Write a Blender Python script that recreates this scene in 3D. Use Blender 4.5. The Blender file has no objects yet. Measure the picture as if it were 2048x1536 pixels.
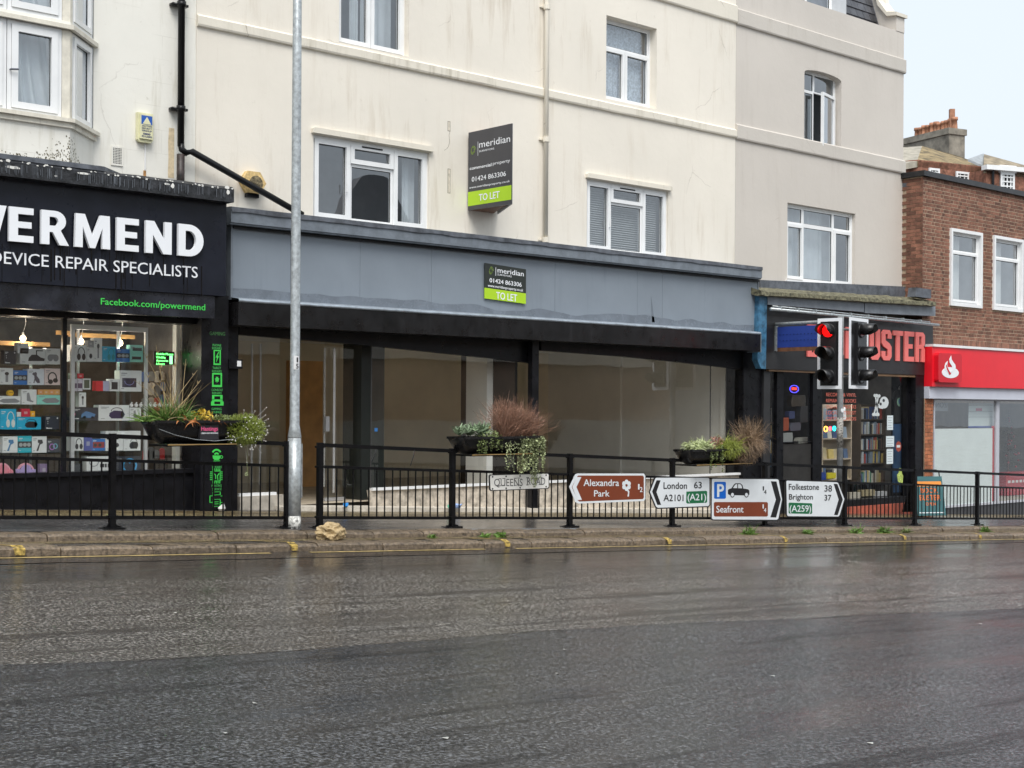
import bpy, math, random
from mathutils import Vector, Matrix, noise
C = bpy.context.scene.collection
R = random.Random(7)
# ------------------------------------------------------------------ camera, world, sun, exposure
FPX = 2800.0; PHI = math.radians(41.85); ROLL = 0.006; CX, CY = 1024.0, 815.0; EYE = 1.6
fwd = Vector((math.sin(PHI), math.cos(PHI), 0)); rgt0 = Vector((math.cos(PHI), -math.sin(PHI), 0)); up0 = Vector((0, 0, 1))
rgt = rgt0 * math.cos(ROLL) + up0 * math.sin(ROLL); up = up0 * math.cos(ROLL) - rgt0 * math.sin(ROLL)
CAM = Vector((0, 0, EYE))
cd = bpy.data.cameras.new('camera'); cam = bpy.data.objects.new('camera', cd); C.objects.link(cam)
cd.sensor_fit = 'HORIZONTAL'; cd.sensor_width = 36; cd.lens = FPX / 2048 * 36; cd.shift_y = (CY - 768) / 2048
cd.clip_start = 0.1; cd.clip_end = 3000
m = Matrix.Identity(4)
for i in range(3):
    m[i][0] = rgt[i]; m[i][1] = up[i]; m[i][2] = -fwd[i]; m[i][3] = CAM[i]
cam.matrix_world = m
bpy.context.scene.camera = cam
w = bpy.data.worlds.new('World'); bpy.context.scene.world = w; w.use_nodes = True
nt = w.node_tree; nt.nodes.clear()
sky = nt.nodes.new('ShaderNodeTexSky'); sky.sky_type = 'NISHITA'; sky.sun_disc = False
SUN_EL, SUN_ROT = math.radians(55), math.radians(215)
sky.sun_elevation = SUN_EL; sky.sun_rotation = SUN_ROT
sky.air_density = 1.6; sky.dust_density = 4.0; sky.ozone_density = 1.0
hs = nt.nodes.new('ShaderNodeHueSaturation'); hs.inputs['Saturation'].default_value = 0.30
mx = nt.nodes.new('ShaderNodeMixRGB'); mx.inputs[0].default_value = 0.62; mx.inputs[2].default_value = (9.25, 10.3, 11.4, 1)
bg = nt.nodes.new('ShaderNodeBackground'); bg.inputs[1].default_value = 0.058
wo = nt.nodes.new('ShaderNodeOutputWorld')
nt.links.new(sky.outputs[0], hs.inputs['Color']); nt.links.new(hs.outputs[0], mx.inputs[1]); nt.links.new(mx.outputs[0], bg.inputs[0]); nt.links.new(bg.outputs[0], wo.inputs[0])
sd = bpy.data.lights.new('sun', 'SUN'); sd.energy = 1.5; sd.angle = math.radians(35); sd.color = (1, .97, .93)
so = bpy.data.objects.new('sun', sd); C.objects.link(so)
sdir = Vector((math.sin(SUN_ROT) * math.cos(SUN_EL), math.cos(SUN_ROT) * math.cos(SUN_EL), math.sin(SUN_EL)))
so.rotation_euler = sdir.to_track_quat('Z', 'Y').to_euler(); so.location = (0, 0, 30)
vs = bpy.context.scene.view_settings; vs.view_transform = 'Standard'; vs.look = 'None'; vs.gamma = 1; vs.use_curve_mapping = False
vs.exposure = 1.05

# ------------------------------------------------------------------ helpers
def ray(px, py):
    return (fwd + rgt * ((px - CX) / FPX) - up * ((py - CY) / FPX)).normalized()
class MB:
    def __init__(s): s.v = []; s.f = []
    def add(s, vs_, fs):
        n = len(s.v); s.v += [tuple(v) for v in vs_]; s.f += [tuple(i + n for i in f) for f in fs]; return s
def meshof(name, mb, smooth=False):
    me = bpy.data.meshes.new(name); me.from_pydata(mb.v, [], mb.f); me.validate()
    if smooth: me.polygons.foreach_set('use_smooth', [True] * len(me.polygons))
    me.update(); return me
def link(name, me, mat, parent=None, kind=None, label=None, loc=None):
    o = bpy.data.objects.new(name, me); C.objects.link(o)
    if me is not None and mat is not None and len(me.materials) == 0: me.materials.append(mat)
    if parent is not None:
        o.parent = parent
        if parent.type == 'EMPTY': o.matrix_parent_inverse = Matrix.Translation(-parent.location)
        if parent.type != 'EMPTY' and loc is not None: pass
    if loc is not None: o.location = loc
    if kind: o['kind'] = kind
    if label: o['label'] = label
    return o
def ob(name, mb, mat, parent=None, smooth=False, kind=None, label=None):
    return link(name, meshof(name, mb, smooth), mat, parent, kind, label)
def thing(name, label, cat, loc, group=None):
    o = bpy.data.objects.new(name, None); C.objects.link(o); o.location = loc; o.empty_display_size = .2
    o['label'] = label; o['category'] = cat
    if group: o['group'] = group
    return o
def tag(o, label, cat, group=None):
    o['label'] = label; o['category'] = cat
    if group: o['group'] = group
    return o
class Fr:                      # a working plane: u along, v up, w out of the surface
    def __init__(s, O, ex, en, ez=(0, 0, 1)):
        s.O = Vector(O); s.ex = Vector(ex).normalized(); s.ez = Vector(ez).normalized(); s.en = Vector(en).normalized()
    def P(s, u, v, w=0): return s.O + s.ex * u + s.ez * v + s.en * w
    def px(s, x, y):
        d = ray(x, y); t = (s.O - CAM).dot(s.en) / d.dot(s.en); p = CAM + d * t - s.O
        g = s.ex.dot(s.ez)
        a, b = p.dot(s.ex), p.dot(s.ez)
        if abs(g) < 1e-9: return a, b
        k = 1 - g * g
        return (a - g * b) / k, (b - g * a) / k
def FY(Y): return Fr((0, Y, 0), (1, 0, 0), (0, -1, 0))
def box(mb, F, u0, u1, v0, v1, w0, w1):
    p = [F.P(u, v, w_) for w_ in (w0, w1) for v in (v0, v1) for u in (u0, u1)]
    return mb.add(p, [(0, 2, 3, 1), (4, 5, 7, 6), (0, 1, 5, 4), (2, 6, 7, 3), (0, 4, 6, 2), (1, 3, 7, 5)])
def poly(mb, F, pts, w0, w1):
    n = len(pts)
    a = 0.5 * sum(pts[i][0] * pts[(i + 1) % n][1] - pts[(i + 1) % n][0] * pts[i][1] for i in range(n))
    if a < 0: pts = pts[::-1]
    p = [F.P(u, v, w0) for u, v in pts] + [F.P(u, v, w1) for u, v in pts]
    return mb.add(p, [tuple(range(n))[::-1], tuple(range(n, 2 * n))] + [(i, (i + 1) % n, n + (i + 1) % n, n + i) for i in range(n)])
def pxpoly(mb, F, pts, w0, w1): return poly(mb, F, [F.px(*p) for p in pts], w0, w1)
def ell(cu, cv, ru, rv, n=20, a0=0, a1=2 * math.pi):
    full = abs(a1 - a0) > 6.28
    k = n if full else n + 1
    return [(cu + ru * math.cos(a0 + (a1 - a0) * i / n), cv + rv * math.sin(a0 + (a1 - a0) * i / n)) for i in range(k)]
def ring(mb, F, cu, cv, ru, rv, t, w0, w1, a0=0, a1=2 * math.pi, n=24):
    full = abs(a1 - a0) > 6.28; k = n if full else n + 1
    o_ = ell(cu, cv, ru, rv, n, a0, a1); i_ = ell(cu, cv, ru - t, rv - t, n, a0, a1)
    p = [F.P(u, v, w1) for u, v in o_] + [F.P(u, v, w1) for u, v in i_] + [F.P(u, v, w0) for u, v in o_] + [F.P(u, v, w0) for u, v in i_]
    fs = []
    for j in range(n):
        q = (j + 1) % k
        fs += [(j, q, k + q, k + j), (2 * k + j, 2 * k + q, q, j), (k + j, k + q, 3 * k + q, 3 * k + j), (2 * k + j, 3 * k + j, 3 * k + q, 2 * k + q)]
    if not full: fs += [(0, k, 3 * k, 2 * k), (k - 1, 3 * k - 1, 4 * k - 1, 2 * k - 1)]
    return mb.add(p, fs)
def tube(mb, pts, radii, n=10, cap=True):
    pts = [Vector(p) for p in pts]
    if not isinstance(radii, (list, tuple)): radii = [radii] * len(pts)
    rings = []; ref = None
    for i, p in enumerate(pts):
        d = (pts[min(i + 1, len(pts) - 1)] - pts[max(i - 1, 0)])
        d = d.normalized() if d.length > 1e-9 else Vector((0, 0, 1))
        if ref is None: ref = Vector((0, 0, 1)) if abs(d.z) < .9 else Vector((1, 0, 0))
        a = d.cross(ref).normalized(); b = d.cross(a).normalized(); ref = -b if False else ref
        rings.append([p + (a * math.cos(2 * math.pi * k / n) + b * math.sin(2 * math.pi * k / n)) * radii[i] for k in range(n)])
    v = [q for r_ in rings for q in r_]
    fs = [(i * n + k, i * n + (k + 1) % n, (i + 1) * n + (k + 1) % n, (i + 1) * n + k) for i in range(len(pts) - 1) for k in range(n)]
    if cap: fs += [tuple(range(n))[::-1], tuple(range((len(pts) - 1) * n, len(pts) * n))]
    return mb.add(v, fs)
_cap = {}
def text_mb(s, bold=0.0):
    cu = bpy.data.curves.new('t', 'FONT'); cu.body = s; cu.size = 1; cu.resolution_u = 3
    cu.fill_mode = 'FRONT'; o = bpy.data.objects.new('t', cu)
    me = bpy.data.meshes.new_from_object(o); v = [tuple(x.co) for x in me.vertices]; f = [tuple(p.vertices) for p in me.polygons]
    bpy.data.objects.remove(o); bpy.data.curves.remove(cu); bpy.data.meshes.remove(me)
    if bold > 0:      # heavier weight: the outline struck several times, each a hair further forward
        V, F_ = [], []
        for k, (dx, dy) in enumerate(((0, 0), (-1, 0), (1, 0), (0, .6), (0, -.6), (.7, .5), (-.7, .5), (.7, -.5), (-.7, -.5))):
            n = len(V); V += [(x + dx * bold, y + dy * bold, k * .00012) for x, y, z in v]; F_ += [tuple(i + n for i in q) for q in f]
        v, f = V, F_
    return v, f
def caph(bold):
    k = round(bold, 4)
    if k not in _cap:
        v, _ = text_mb('H', bold); _cap[k] = (min(a[1] for a in v), max(a[1] for a in v))
    return _cap[k]
def lettering(s, F, u0, u1, v0, h, w0, mat, parent, bold=0.0, thick=0.002, name='lettering', slant=0.0):
    """text whose ink spans u0..u1 with baseline v0 and capital height h"""
    v, f = text_mb(s, bold); c0, c1 = caph(bold)
    x0 = min(a[0] for a in v); x1 = max(a[0] for a in v); mb = MB()
    P = [(u0 + (a[0] - x0) / (x1 - x0) * (u1 - u0), v0 + (a[1] - c0) / (c1 - c0) * h + slant * (a[0] - x0) / (x1 - x0)) for a in v]
    front = [F.P(a, b, w0 + thick + c_[2]) for (a, b), c_ in zip(P, v)]
    if thick <= 0.004: mb.add(front, f)
    else:
        n = len(P); edges = {}
        for q in f:
            for i in range(len(q)):
                e = (q[i], q[(i + 1) % len(q)])
                if (e[1], e[0]) in edges: del edges[(e[1], e[0])]
                else: edges[e] = 1
        back = [F.P(a, b, w0) for a, b in P]
        mb.add(front + back, list(f) + [(e[0], n + e[0], n + e[1], e[1]) for e in edges])
    return ob(name, mb, mat, parent)
def letters(s, F, u0, u1, v0, h, w0, mat, parent, bold, thick, first=0):
    """each letter its own part, spaced as the font spaces the word"""
    n = len(s); ws = []; full, _ = text_mb(s, bold); X0 = min(a[0] for a in full); X1 = max(a[0] for a in full)
    for i, ch in enumerate(s):
        if ch == ' ': continue
        v, _ = text_mb(s[:i + 1], bold); e = max(a[0] for a in v)
        cv, _ = text_mb(ch, bold); wd = max(a[0] for a in cv) - min(a[0] for a in cv)
        a = u0 + (e - wd - X0) / (X1 - X0) * (u1 - u0); b = u0 + (e - X0) / (X1 - X0) * (u1 - u0)
        c0, c1 = caph(bold)
        lettering(ch, F, a, b, v0, h, w0, mat, parent, bold, thick, 'letter')
# ------------------------------------------------------------------ materials
_m = {}
def mat(name, col, rough=.6, metal=0, var=.12, vs_=3.0, bump=0.0, bs=60, streak=0, streakcol=(.25, .2, .13), emit=None, spec=.5, rnd=0, coat=0, islands=False, rvar=0):
    if name in _m: return _m[name]
    M = bpy.data.materials.new(name); M.use_nodes = True; N = M.node_tree; L = N.links; b = N.nodes['Principled BSDF']
    b.inputs['Roughness'].default_value = rough; b.inputs['Metallic'].default_value = metal; b.inputs['Specular IOR Level'].default_value = spec
    b.inputs['Coat Weight'].default_value = coat; b.inputs['Coat Roughness'].default_value = .12
    tc = N.nodes.new('ShaderNodeTexCoord'); col4 = (*col, 1); cur = None
    def noise_(scale, detail=4, vec=None, rough_=.6):
        n = N.nodes.new('ShaderNodeTexNoise'); n.inputs['Scale'].default_value = scale; n.inputs['Detail'].default_value = detail; n.inputs['Roughness'].default_value = rough_
        L.new(vec or tc.outputs['Object'], n.inputs['Vector']); return n.outputs['Fac']
    def ramp(src, a, c, lo=0.0, hi=1.0):
        r = N.nodes.new('ShaderNodeMapRange'); r.inputs[1].default_value = a; r.inputs[2].default_value = c; r.inputs[3].default_value = lo; r.inputs[4].default_value = hi
        L.new(src, r.inputs[0]); return r.outputs[0]
    def mix(fac, A, B, mode='MIX'):
        n = N.nodes.new('ShaderNodeMixRGB'); n.blend_type = mode
        if hasattr(fac, 'links'): L.new(fac, n.inputs[0])
        else: n.inputs[0].default_value = fac
        for i, x in ((1, A), (2, B)):
            if hasattr(x, 'links'): L.new(x, n.inputs[i])
            else: n.inputs[i].default_value = x
        return n.outputs[0]
    cur = col4
    if var:
        lo = tuple(max(0, c * (1 - var * 1.3)) for c in col) + (1,); hi = tuple(min(1, c * (1 + var)) for c in col) + (1,)
        cur = mix(ramp(noise_(vs_, 6), .3, .7), lo, hi)
    if rnd:
        oi = N.nodes.new('ShaderNodeObjectInfo'); r_ = oi.outputs['Random']
        if islands:
            ge = N.nodes.new('ShaderNodeNewGeometry'); ad = N.nodes.new('ShaderNodeMath'); ad.operation = 'ADD'
            L.new(r_, ad.inputs[0]); L.new(ge.outputs['Random Per Island'], ad.inputs[1]); fr = N.nodes.new('ShaderNodeMath'); fr.operation = 'FRACT'; L.new(ad.outputs[0], fr.inputs[0]); r_ = fr.outputs[0]
        h = N.nodes.new('ShaderNodeHueSaturation'); L.new(ramp(r_, 0, 1, 1 - rnd, 1 + rnd), h.inputs['Value'])
        h.inputs['Hue'].default_value = .5
        if hasattr(cur, 'links'): L.new(cur, h.inputs['Color'])
        else: h.inputs['Color'].default_value = cur
        cur = h.outputs[0]
    if streak:
        mp = N.nodes.new('ShaderNodeMapping'); mp.inputs['Scale'].default_value = (5, 5, .35); L.new(tc.outputs['Object'], mp.inputs['Vector'])
        s1 = ramp(noise_(1.4, 5, mp.outputs[0], .65), .56, .80, 0, streak)
        s2 = ramp(noise_(.55, 3), .42, .62)
        mm = N.nodes.new('ShaderNodeMath'); mm.operation = 'MULTIPLY'; L.new(s1, mm.inputs[0]); L.new(s2, mm.inputs[1])
        cur = mix(mm.outputs[0], cur, (*streakcol, 1))
    if hasattr(cur, 'links'): L.new(cur, b.inputs['Base Color'])
    else: b.inputs['Base Color'].default_value = cur
    if rvar: L.new(ramp(noise_(vs_ * 1.7, 4), .3, .7, max(.02, rough - rvar), min(1, rough + rvar)), b.inputs['Roughness'])
    if bump:
        bn = N.nodes.new('ShaderNodeBump'); bn.inputs['Strength'].default_value = bump; bn.inputs['Distance'].default_value = .01
        L.new(noise_(bs, 5), bn.inputs['Height']); L.new(bn.outputs[0], b.inputs['Normal'])
    if emit:
        b.inputs['Emission Color'].default_value = (*col, 1); b.inputs['Emission Strength'].default_value = emit
    _m[name] = M; return M
def glassmat(name, boost=1.6, tint=(.9, .93, .93), rough=.0, base=.02):
    M = bpy.data.materials.new(name); M.use_nodes = True; N = M.node_tree; N.nodes.clear(); L = N.links
    o = N.nodes.new('ShaderNodeOutputMaterial'); mx_ = N.nodes.new('ShaderNodeMixShader'); t = N.nodes.new('ShaderNodeBsdfTransparent'); g = N.nodes.new('ShaderNodeBsdfGlossy')
    t.inputs[0].default_value = (*tint, 1); g.inputs['Roughness'].default_value = rough; g.inputs[0].default_value = (.95, .97, 1, 1)
    fr = N.nodes.new('ShaderNodeFresnel'); fr.inputs[0].default_value = 1.5
    ge = N.nodes.new('ShaderNodeNewGeometry'); mi = N.nodes.new('ShaderNodeMapRange'); mi.inputs[3].default_value = 1.5; mi.inputs[4].default_value = 1 / 1.5; L.new(ge.outputs['Backfacing'], mi.inputs[0]); L.new(mi.outputs[0], fr.inputs[0])   # same reflectance from either side of the pane
    ma = N.nodes.new('ShaderNodeMath'); ma.operation = 'MULTIPLY_ADD'; ma.inputs[1].default_value = boost; ma.inputs[2].default_value = base; ma.use_clamp = True
    L.new(fr.outputs[0], ma.inputs[0]); L.new(ma.outputs[0], mx_.inputs[0]); L.new(t.outputs[0], mx_.inputs[1]); L.new(g.outputs[0], mx_.inputs[2]); L.new(mx_.outputs[0], o.inputs[0])
    # gentle waviness of old panes
    tc = N.nodes.new('ShaderNodeTexCoord'); n = N.nodes.new('ShaderNodeTexNoise'); n.inputs['Scale'].default_value = 1.3; bn = N.nodes.new('ShaderNodeBump'); bn.inputs['Strength'].default_value = .05; bn.inputs['Distance'].default_value = .02
    L.new(tc.outputs['Object'], n.inputs['Vector']); L.new(n.outputs['Fac'], bn.inputs['Height']); L.new(bn.outputs[0], g.inputs['Normal'])
    _m[name] = M; return M
GLASS = glassmat('window_glass', 3.0, base=.05); SHOPGLASS = glassmat('shop_glass', 2.0, (.93, .94, .92)); SHELFGLASS = glassmat('shelf_glass', 1.0, (.8, .9, .87), .1)
def rendermat(name, col, stain, amount, crack=.5, seed=0.0, lines=False):
    """painted cement render: patchy tone, run-off streaks, hairline cracks, trowel relief"""
    M = bpy.data.materials.new(name); M.use_nodes = True; N = M.node_tree; L = N.links; b = N.nodes['Principled BSDF']; b.inputs['Roughness'].default_value = .62
    tc = N.nodes.new('ShaderNodeTexCoord'); mp0 = N.nodes.new('ShaderNodeMapping'); mp0.inputs['Location'].default_value = (seed, 0, seed * .7); L.new(tc.outputs['Object'], mp0.inputs[0]); V = mp0.outputs[0]
    def nz(sc, de, sca=None, ro=.6):
        v = V
        if sca:
            mp = N.nodes.new('ShaderNodeMapping'); mp.inputs['Scale'].default_value = sca; L.new(V, mp.inputs[0]); v = mp.outputs[0]
        n = N.nodes.new('ShaderNodeTexNoise'); n.inputs['Scale'].default_value = sc; n.inputs['Detail'].default_value = de; n.inputs['Roughness'].default_value = ro; L.new(v, n.inputs['Vector']); return n.outputs['Fac']
    def mr(s, a, c, lo=0, hi=1):
        r = N.nodes.new('ShaderNodeMapRange'); 
        for i, x in enumerate((a, c, lo, hi)): r.inputs[i + 1].default_value = x
        L.new(s, r.inputs[0]); return r.outputs[0]
    def ml(a, c):
        n = N.nodes.new('ShaderNodeMath'); n.operation = 'MULTIPLY'; L.new(a, n.inputs[0]); L.new(c, n.inputs[1]); return n.outputs[0]
    def mix(f, A, B):
        n = N.nodes.new('ShaderNodeMixRGB'); L.new(f, n.inputs[0])
        for i, x in ((1, A), (2, B)):
            if hasattr(x, 'links'): L.new(x, n.inputs[i])
            else: n.inputs[i].default_value = (*x, 1)
        return n.outputs[0]
    c = mix(mr(nz(.45, 5), .3, .7), tuple(x * .93 for x in col), tuple(min(1, x * 1.04) for x in col))
    c = mix(ml(mr(nz(1.2, 6, (4.5, 4.5, .45), .7), .52, .78, 0, amount), mr(nz(.6, 2), .4, .62)), c, stain)
    c = mix(mr(nz(7, 8, None, .8), .62, .78, 0, amount * .8), c, tuple(x * .8 for x in stain))
    vo = N.nodes.new('ShaderNodeTexVoronoi'); vo.feature = 'DISTANCE_TO_EDGE'; vo.inputs['Scale'].default_value = .55
    mpv = N.nodes.new('ShaderNodeMixRGB'); mpv.inputs[0].default_value = .25; L.new(V, mpv.inputs[1]); nn = N.nodes.new('ShaderNodeTexNoise'); nn.inputs['Scale'].default_value = 2.5; nn.inputs['Detail'].default_value = 6; L.new(V, nn.inputs['Vector']); L.new(nn.outputs['Color'], mpv.inputs[2]); L.new(mpv.outputs[0], vo.inputs['Vector'])
    cr = ml(mr(vo.outputs['Distance'], .0015, .0035, 1, 0), mr(nz(.8, 3), .55, .6, 0, crack))
    c = mix(cr, c, (.22, .17, .12))
    if lines:
        br = N.nodes.new('ShaderNodeTexBrick'); br.inputs['Scale'].default_value = 1; br.inputs['Mortar Size'].default_value = .005; br.inputs['Brick Width'].default_value = .95; br.inputs['Row Height'].default_value = .3; br.inputs['Mortar Smooth'].default_value = .3
        sx = N.nodes.new('ShaderNodeMapping'); sx.inputs['Rotation'].default_value = (math.pi / 2, 0, 0); L.new(tc.outputs['Object'], sx.inputs[0]); L.new(sx.outputs[0], br.inputs['Vector'])
        c = mix(ml(br.outputs['Fac'], mr(nz(1.5, 3), .45, .6, 0, .28)), c, (.4, .37, .3))
    L.new(c, b.inputs['Base Color'])
    bn = N.nodes.new('ShaderNodeBump'); bn.inputs['Strength'].default_value = .35; bn.inputs['Distance'].default_value = .012; L.new(nz(9, 8, None, .65), bn.inputs['Height']); L.new(bn.outputs[0], b.inputs['Normal'])
    _m[name] = M; return M
CREAM = rendermat('cream_render', (.80, .748, .655), (.44, .35, .24), .62, .25)
CREAM2 = rendermat('white_render', (.82, .80, .73), (.40, .36, .25), .8, .2, 4.0, True)
GREYR = rendermat('grey_render', (.60, .555, .50), (.36, .31, .25), .4, .2, 9.0)
BAND = rendermat('course_render', (.75, .70, .60), (.27, .23, .14), .85, .5, 2.0)
BANDG = rendermat('grey_course_render', (.57, .53, .475), (.34, .3, .24), .55, .2, 5.0)
UPVC = mat('white_upvc', (.82, .83, .83), .3, var=.04, streak=.35, streakcol=(.45, .42, .36))
DIRTYW = mat('weathered_white_paint', (.74, .70, .60), .55, var=.12, vs_=8, bump=.3, bs=40, streak=.8, streakcol=(.16, .11, .06))
BLACK = mat('black_paint', (.007, .007, .009), .36, spec=.3, var=.5, vs_=5, bump=.12, bs=30, rvar=.12)
BLACKM = mat('wet_black_steel', (.006, .006, .007), .3, spec=.28, var=.4, vs_=9, bump=.12, bs=90)
NAVY = mat('dark_sign_board', (.011, .013, .021), .34, spec=.3, var=.3, vs_=2.2, streak=.8, streakcol=(.004, .004, .005), rvar=.1)
SIGNW = mat('white_letter', (.85, .87, .9), .4, var=.02)
ROOM = mat('dim_room_plaster', (.50, .52, .54), .9, var=.1)
DARK = mat('dark_interior', (.03, .028, .026), .8, var=.3)
GREYF = mat('grey_fascia_paint', (.22, .255, .295), .42, var=.06, vs_=1.2, bump=.06, bs=20, streak=.35, streakcol=(.06, .07, .085), rvar=.08)
GREYC = mat('grey_capping_paint', (.17, .195, .225), .5, var=.2, vs_=6, bump=.3, bs=25, streak=.9, streakcol=(.035, .04, .05))
LEAD = mat('lead_flashing', (.12, .13, .15), .5, .2, var=.4, vs_=6, bump=.5, bs=18)
SILVER = mat('silver_flashing', (.42, .47, .52), .35, .5, var=.2, vs_=8)
GREEN = mat('green_vinyl', (.06, .62, .09), .4, var=.03)
LIME = mat('lime_board', (.42, .66, .02), .4, var=.03)
CHAR = mat('charcoal_board', (.055, .055, .062), .35, var=.08)
WOOD = mat('brown_timber', (.16, .07, .035), .6, var=.3, vs_=12)
GALV = mat('galvanised_steel', (.42, .45, .46), .38, .45, var=.28, vs_=22, bump=.1, bs=50, streak=.25, streakcol=(.25, .26, .26), rvar=.12)
STONE = mat('kerb_granite', (.165, .125, .085), .42, var=.55, vs_=26, bump=.9, bs=55, rnd=.18, rvar=.2)
CONC = mat('rough_concrete', (.44, .40, .34), .75, var=.3, vs_=7, bump=.9, bs=25, streak=.6, streakcol=(.2, .17, .12))
YELLOW = mat('road_yellow', (.40, .28, .07), .5, var=.8, vs_=25, bump=.4, bs=60)
BRICK = mat('brown_brick', (.20, .088, .056), .75, var=.28, vs_=9, bump=.6, bs=70, rnd=.38, islands=True)
BRICKO = mat('orange_brick', (.42, .15, .07), .75, var=.25, vs_=9, bump=.6, bs=70, rnd=.3, islands=True)
MORTAR = mat('mortar', (.40, .30, .21), .9, var=.2, vs_=20, bump=.5, bs=60)
RED = mat('red_fascia', (.80, .012, .025), .3, var=.03)
WHITE = mat('plain_white', (.8, .8, .8), .5, var=.03)
ALU = mat('brushed_aluminium', (.55, .56, .58), .3, .6, var=.06)
CORAL = mat('coral_letter', (.88, .20, .18), .45, var=.04)
SLATE = mat('wet_slate', (.05, .05, .057), .3, var=.4, vs_=6, rnd=.4, bump=.25, bs=20, islands=True)
ZW = lambda X, Y: .625 - .049 * X + .045 * (Y - 13.78)          # pavement level
ZR = lambda X, Y: -.049 * X + .0335 * Y                          # road level
# ------------------------------------------------------------------ ground
def asphalt(name, col, rough, bs, bstr, wetbias, light, gain=5.0, y0=99, y1=100, film=.5):
    M = bpy.data.materials.new(name); M.use_nodes = True; N = M.node_tree; L = N.links; b = N.nodes['Principled BSDF']
    tc = N.nodes.new('ShaderNodeTexCoord'); V = tc.outputs['Object']
    def nz(sc, de, sca=None, ro=.6):
        v = V
        if sca:
            mp = N.nodes.new('ShaderNodeMapping'); mp.inputs['Scale'].default_value = sca; L.new(V, mp.inputs[0]); v = mp.outputs[0]
        n = N.nodes.new('ShaderNodeTexNoise'); n.inputs['Scale'].default_value = sc; n.inputs['Detail'].default_value = de; n.inputs['Roughness'].default_value = ro; L.new(v, n.inputs['Vector']); return n.outputs['Fac']
    def mr(s, a, c, lo=0, hi=1):
        r = N.nodes.new('ShaderNodeMapRange')
        for i, x in enumerate((a, c, lo, hi)): r.inputs[i + 1].default_value = x
        L.new(s, r.inputs[0]); return r.outputs[0]
    def mix(f, A, B):
        n = N.nodes.new('ShaderNodeMixRGB'); L.new(f, n.inputs[0])
        for i, x in ((1, A), (2, B)):
            if hasattr(x, 'links'): L.new(x, n.inputs[i])
            else: n.inputs[i].default_value = (*x, 1)
        return n.outputs[0]
    vo = N.nodes.new('ShaderNodeTexVoronoi'); vo.inputs['Scale'].default_value = bs; L.new(V, vo.inputs['Vector'])
    sepc = N.nodes.new('ShaderNodeSeparateColor'); L.new(vo.outputs['Color'], sepc.inputs[0])
    sy = N.nodes.new('ShaderNodeSeparateXYZ'); L.new(V, sy.inputs[0])
    def mth(op, a, c, d=None):
        n = N.nodes.new('ShaderNodeMath'); n.operation = op
        for i, x in enumerate((a, c, d)):
            if x is None: continue
            if hasattr(x, 'links'): L.new(x, n.inputs[i])
            else: n.inputs[i].default_value = x
        return n.outputs[0]
    wy = mr(mth('MULTIPLY_ADD', nz(.45, 5, (.5, 1, 1)), 3.4, mth('SUBTRACT', sy.outputs[1], 1.7)), y0, y1, 0, 1)
    wp = mr(nz(.5, 6, (.22, 1.3, 1), .62), .53, .66, 0, film)
    Wm = mth('MAXIMUM', wy, wp)
    gr = nz(46, 3, None, .65); gr2 = nz(9, 3, None, .6)
    c = mix(mr(sepc.outputs[0], 0, 1), tuple(x * .6 for x in col), tuple(x * 1.4 for x in col))
    c = mix(mr(gr, .42, .52, 0, 1), tuple(x * .2 for x in col), c)
    c = mix(mr(gr, .52, .64, 0, 1), c, tuple(min(.5, x * gain) for x in col))
    stk = nz(1.0, 8, (.20, 2.9, 1), .74)
    c = mix(mr(stk, .53, .60, 0, .85), c, tuple(x * .35 for x in col))
    c = mix(mr(sepc.outputs[1], .985, .995), c, tuple(x * .5 for x in light))
    c = mix(mr(nz(.5, 4, (.4, 1.4, 1)), .35, .65, 0, .5), c, tuple(x * .6 for x in col))
    c = mix(mr(Wm, 0, 1, 0, .88), c, tuple(x * .42 for x in col))
    L.new(c, b.inputs['Base Color'])
    wet = nz(.8, 5, (.35, 1.3, 1))
    L.new(mix(Wm, mr(wet, .38, .6, max(.06, rough - wetbias), rough), (.085, .085, .085)), b.inputs['Roughness'])
    sm_ = N.nodes.new('ShaderNodeMath'); sm_.operation = 'MULTIPLY'; L.new(mr(gr, .38, .62, .12, 1.5), sm_.inputs[0]); L.new(mr(gr2, .35, .65, .55, 1.0), sm_.inputs[1])
    s2_ = N.nodes.new('ShaderNodeMixRGB'); L.new(mr(wet, .38, .6, .75, 0), s2_.inputs[0]); L.new(sm_.outputs[0], s2_.inputs[1]); s2_.inputs[2].default_value = (.55, .55, .55, 1)
    s3_ = N.nodes.new('ShaderNodeMath'); s3_.operation = 'MULTIPLY'; L.new(s2_.outputs[0], s3_.inputs[0]); L.new(mr(stk, .53, .60, 1, .30), s3_.inputs[1]); L.new(mix(Wm, s3_.outputs[0], (.5, .5, .5)), b.inputs['Specular IOR Level']); dry = mr(Wm, 0, 1, 1, .12)
    mm = N.nodes.new('ShaderNodeMath'); mm.operation = 'ADD'; L.new(vo.outputs['Distance'], mm.inputs[0]); L.new(nz(bs * .8, 4), mm.inputs[1])
    bn = N.nodes.new('ShaderNodeBump'); bn.inputs['Distance'].default_value = .006; L.new(mm.outputs[0], bn.inputs['Height'])
    L.new(mth('MULTIPLY', mr(wet, .38, .6, bstr * .25, bstr), dry), bn.inputs['Strength'])
    b3 = N.nodes.new('ShaderNodeBump'); b3.inputs['Distance'].default_value = .03; L.new(gr, b3.inputs['Height']); L.new(bn.outputs[0], b3.inputs['Normal']); L.new(mth('MULTIPLY', mr(wet, .38, .6, bstr * .12, bstr * .6), dry), b3.inputs['Strength'])
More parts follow.
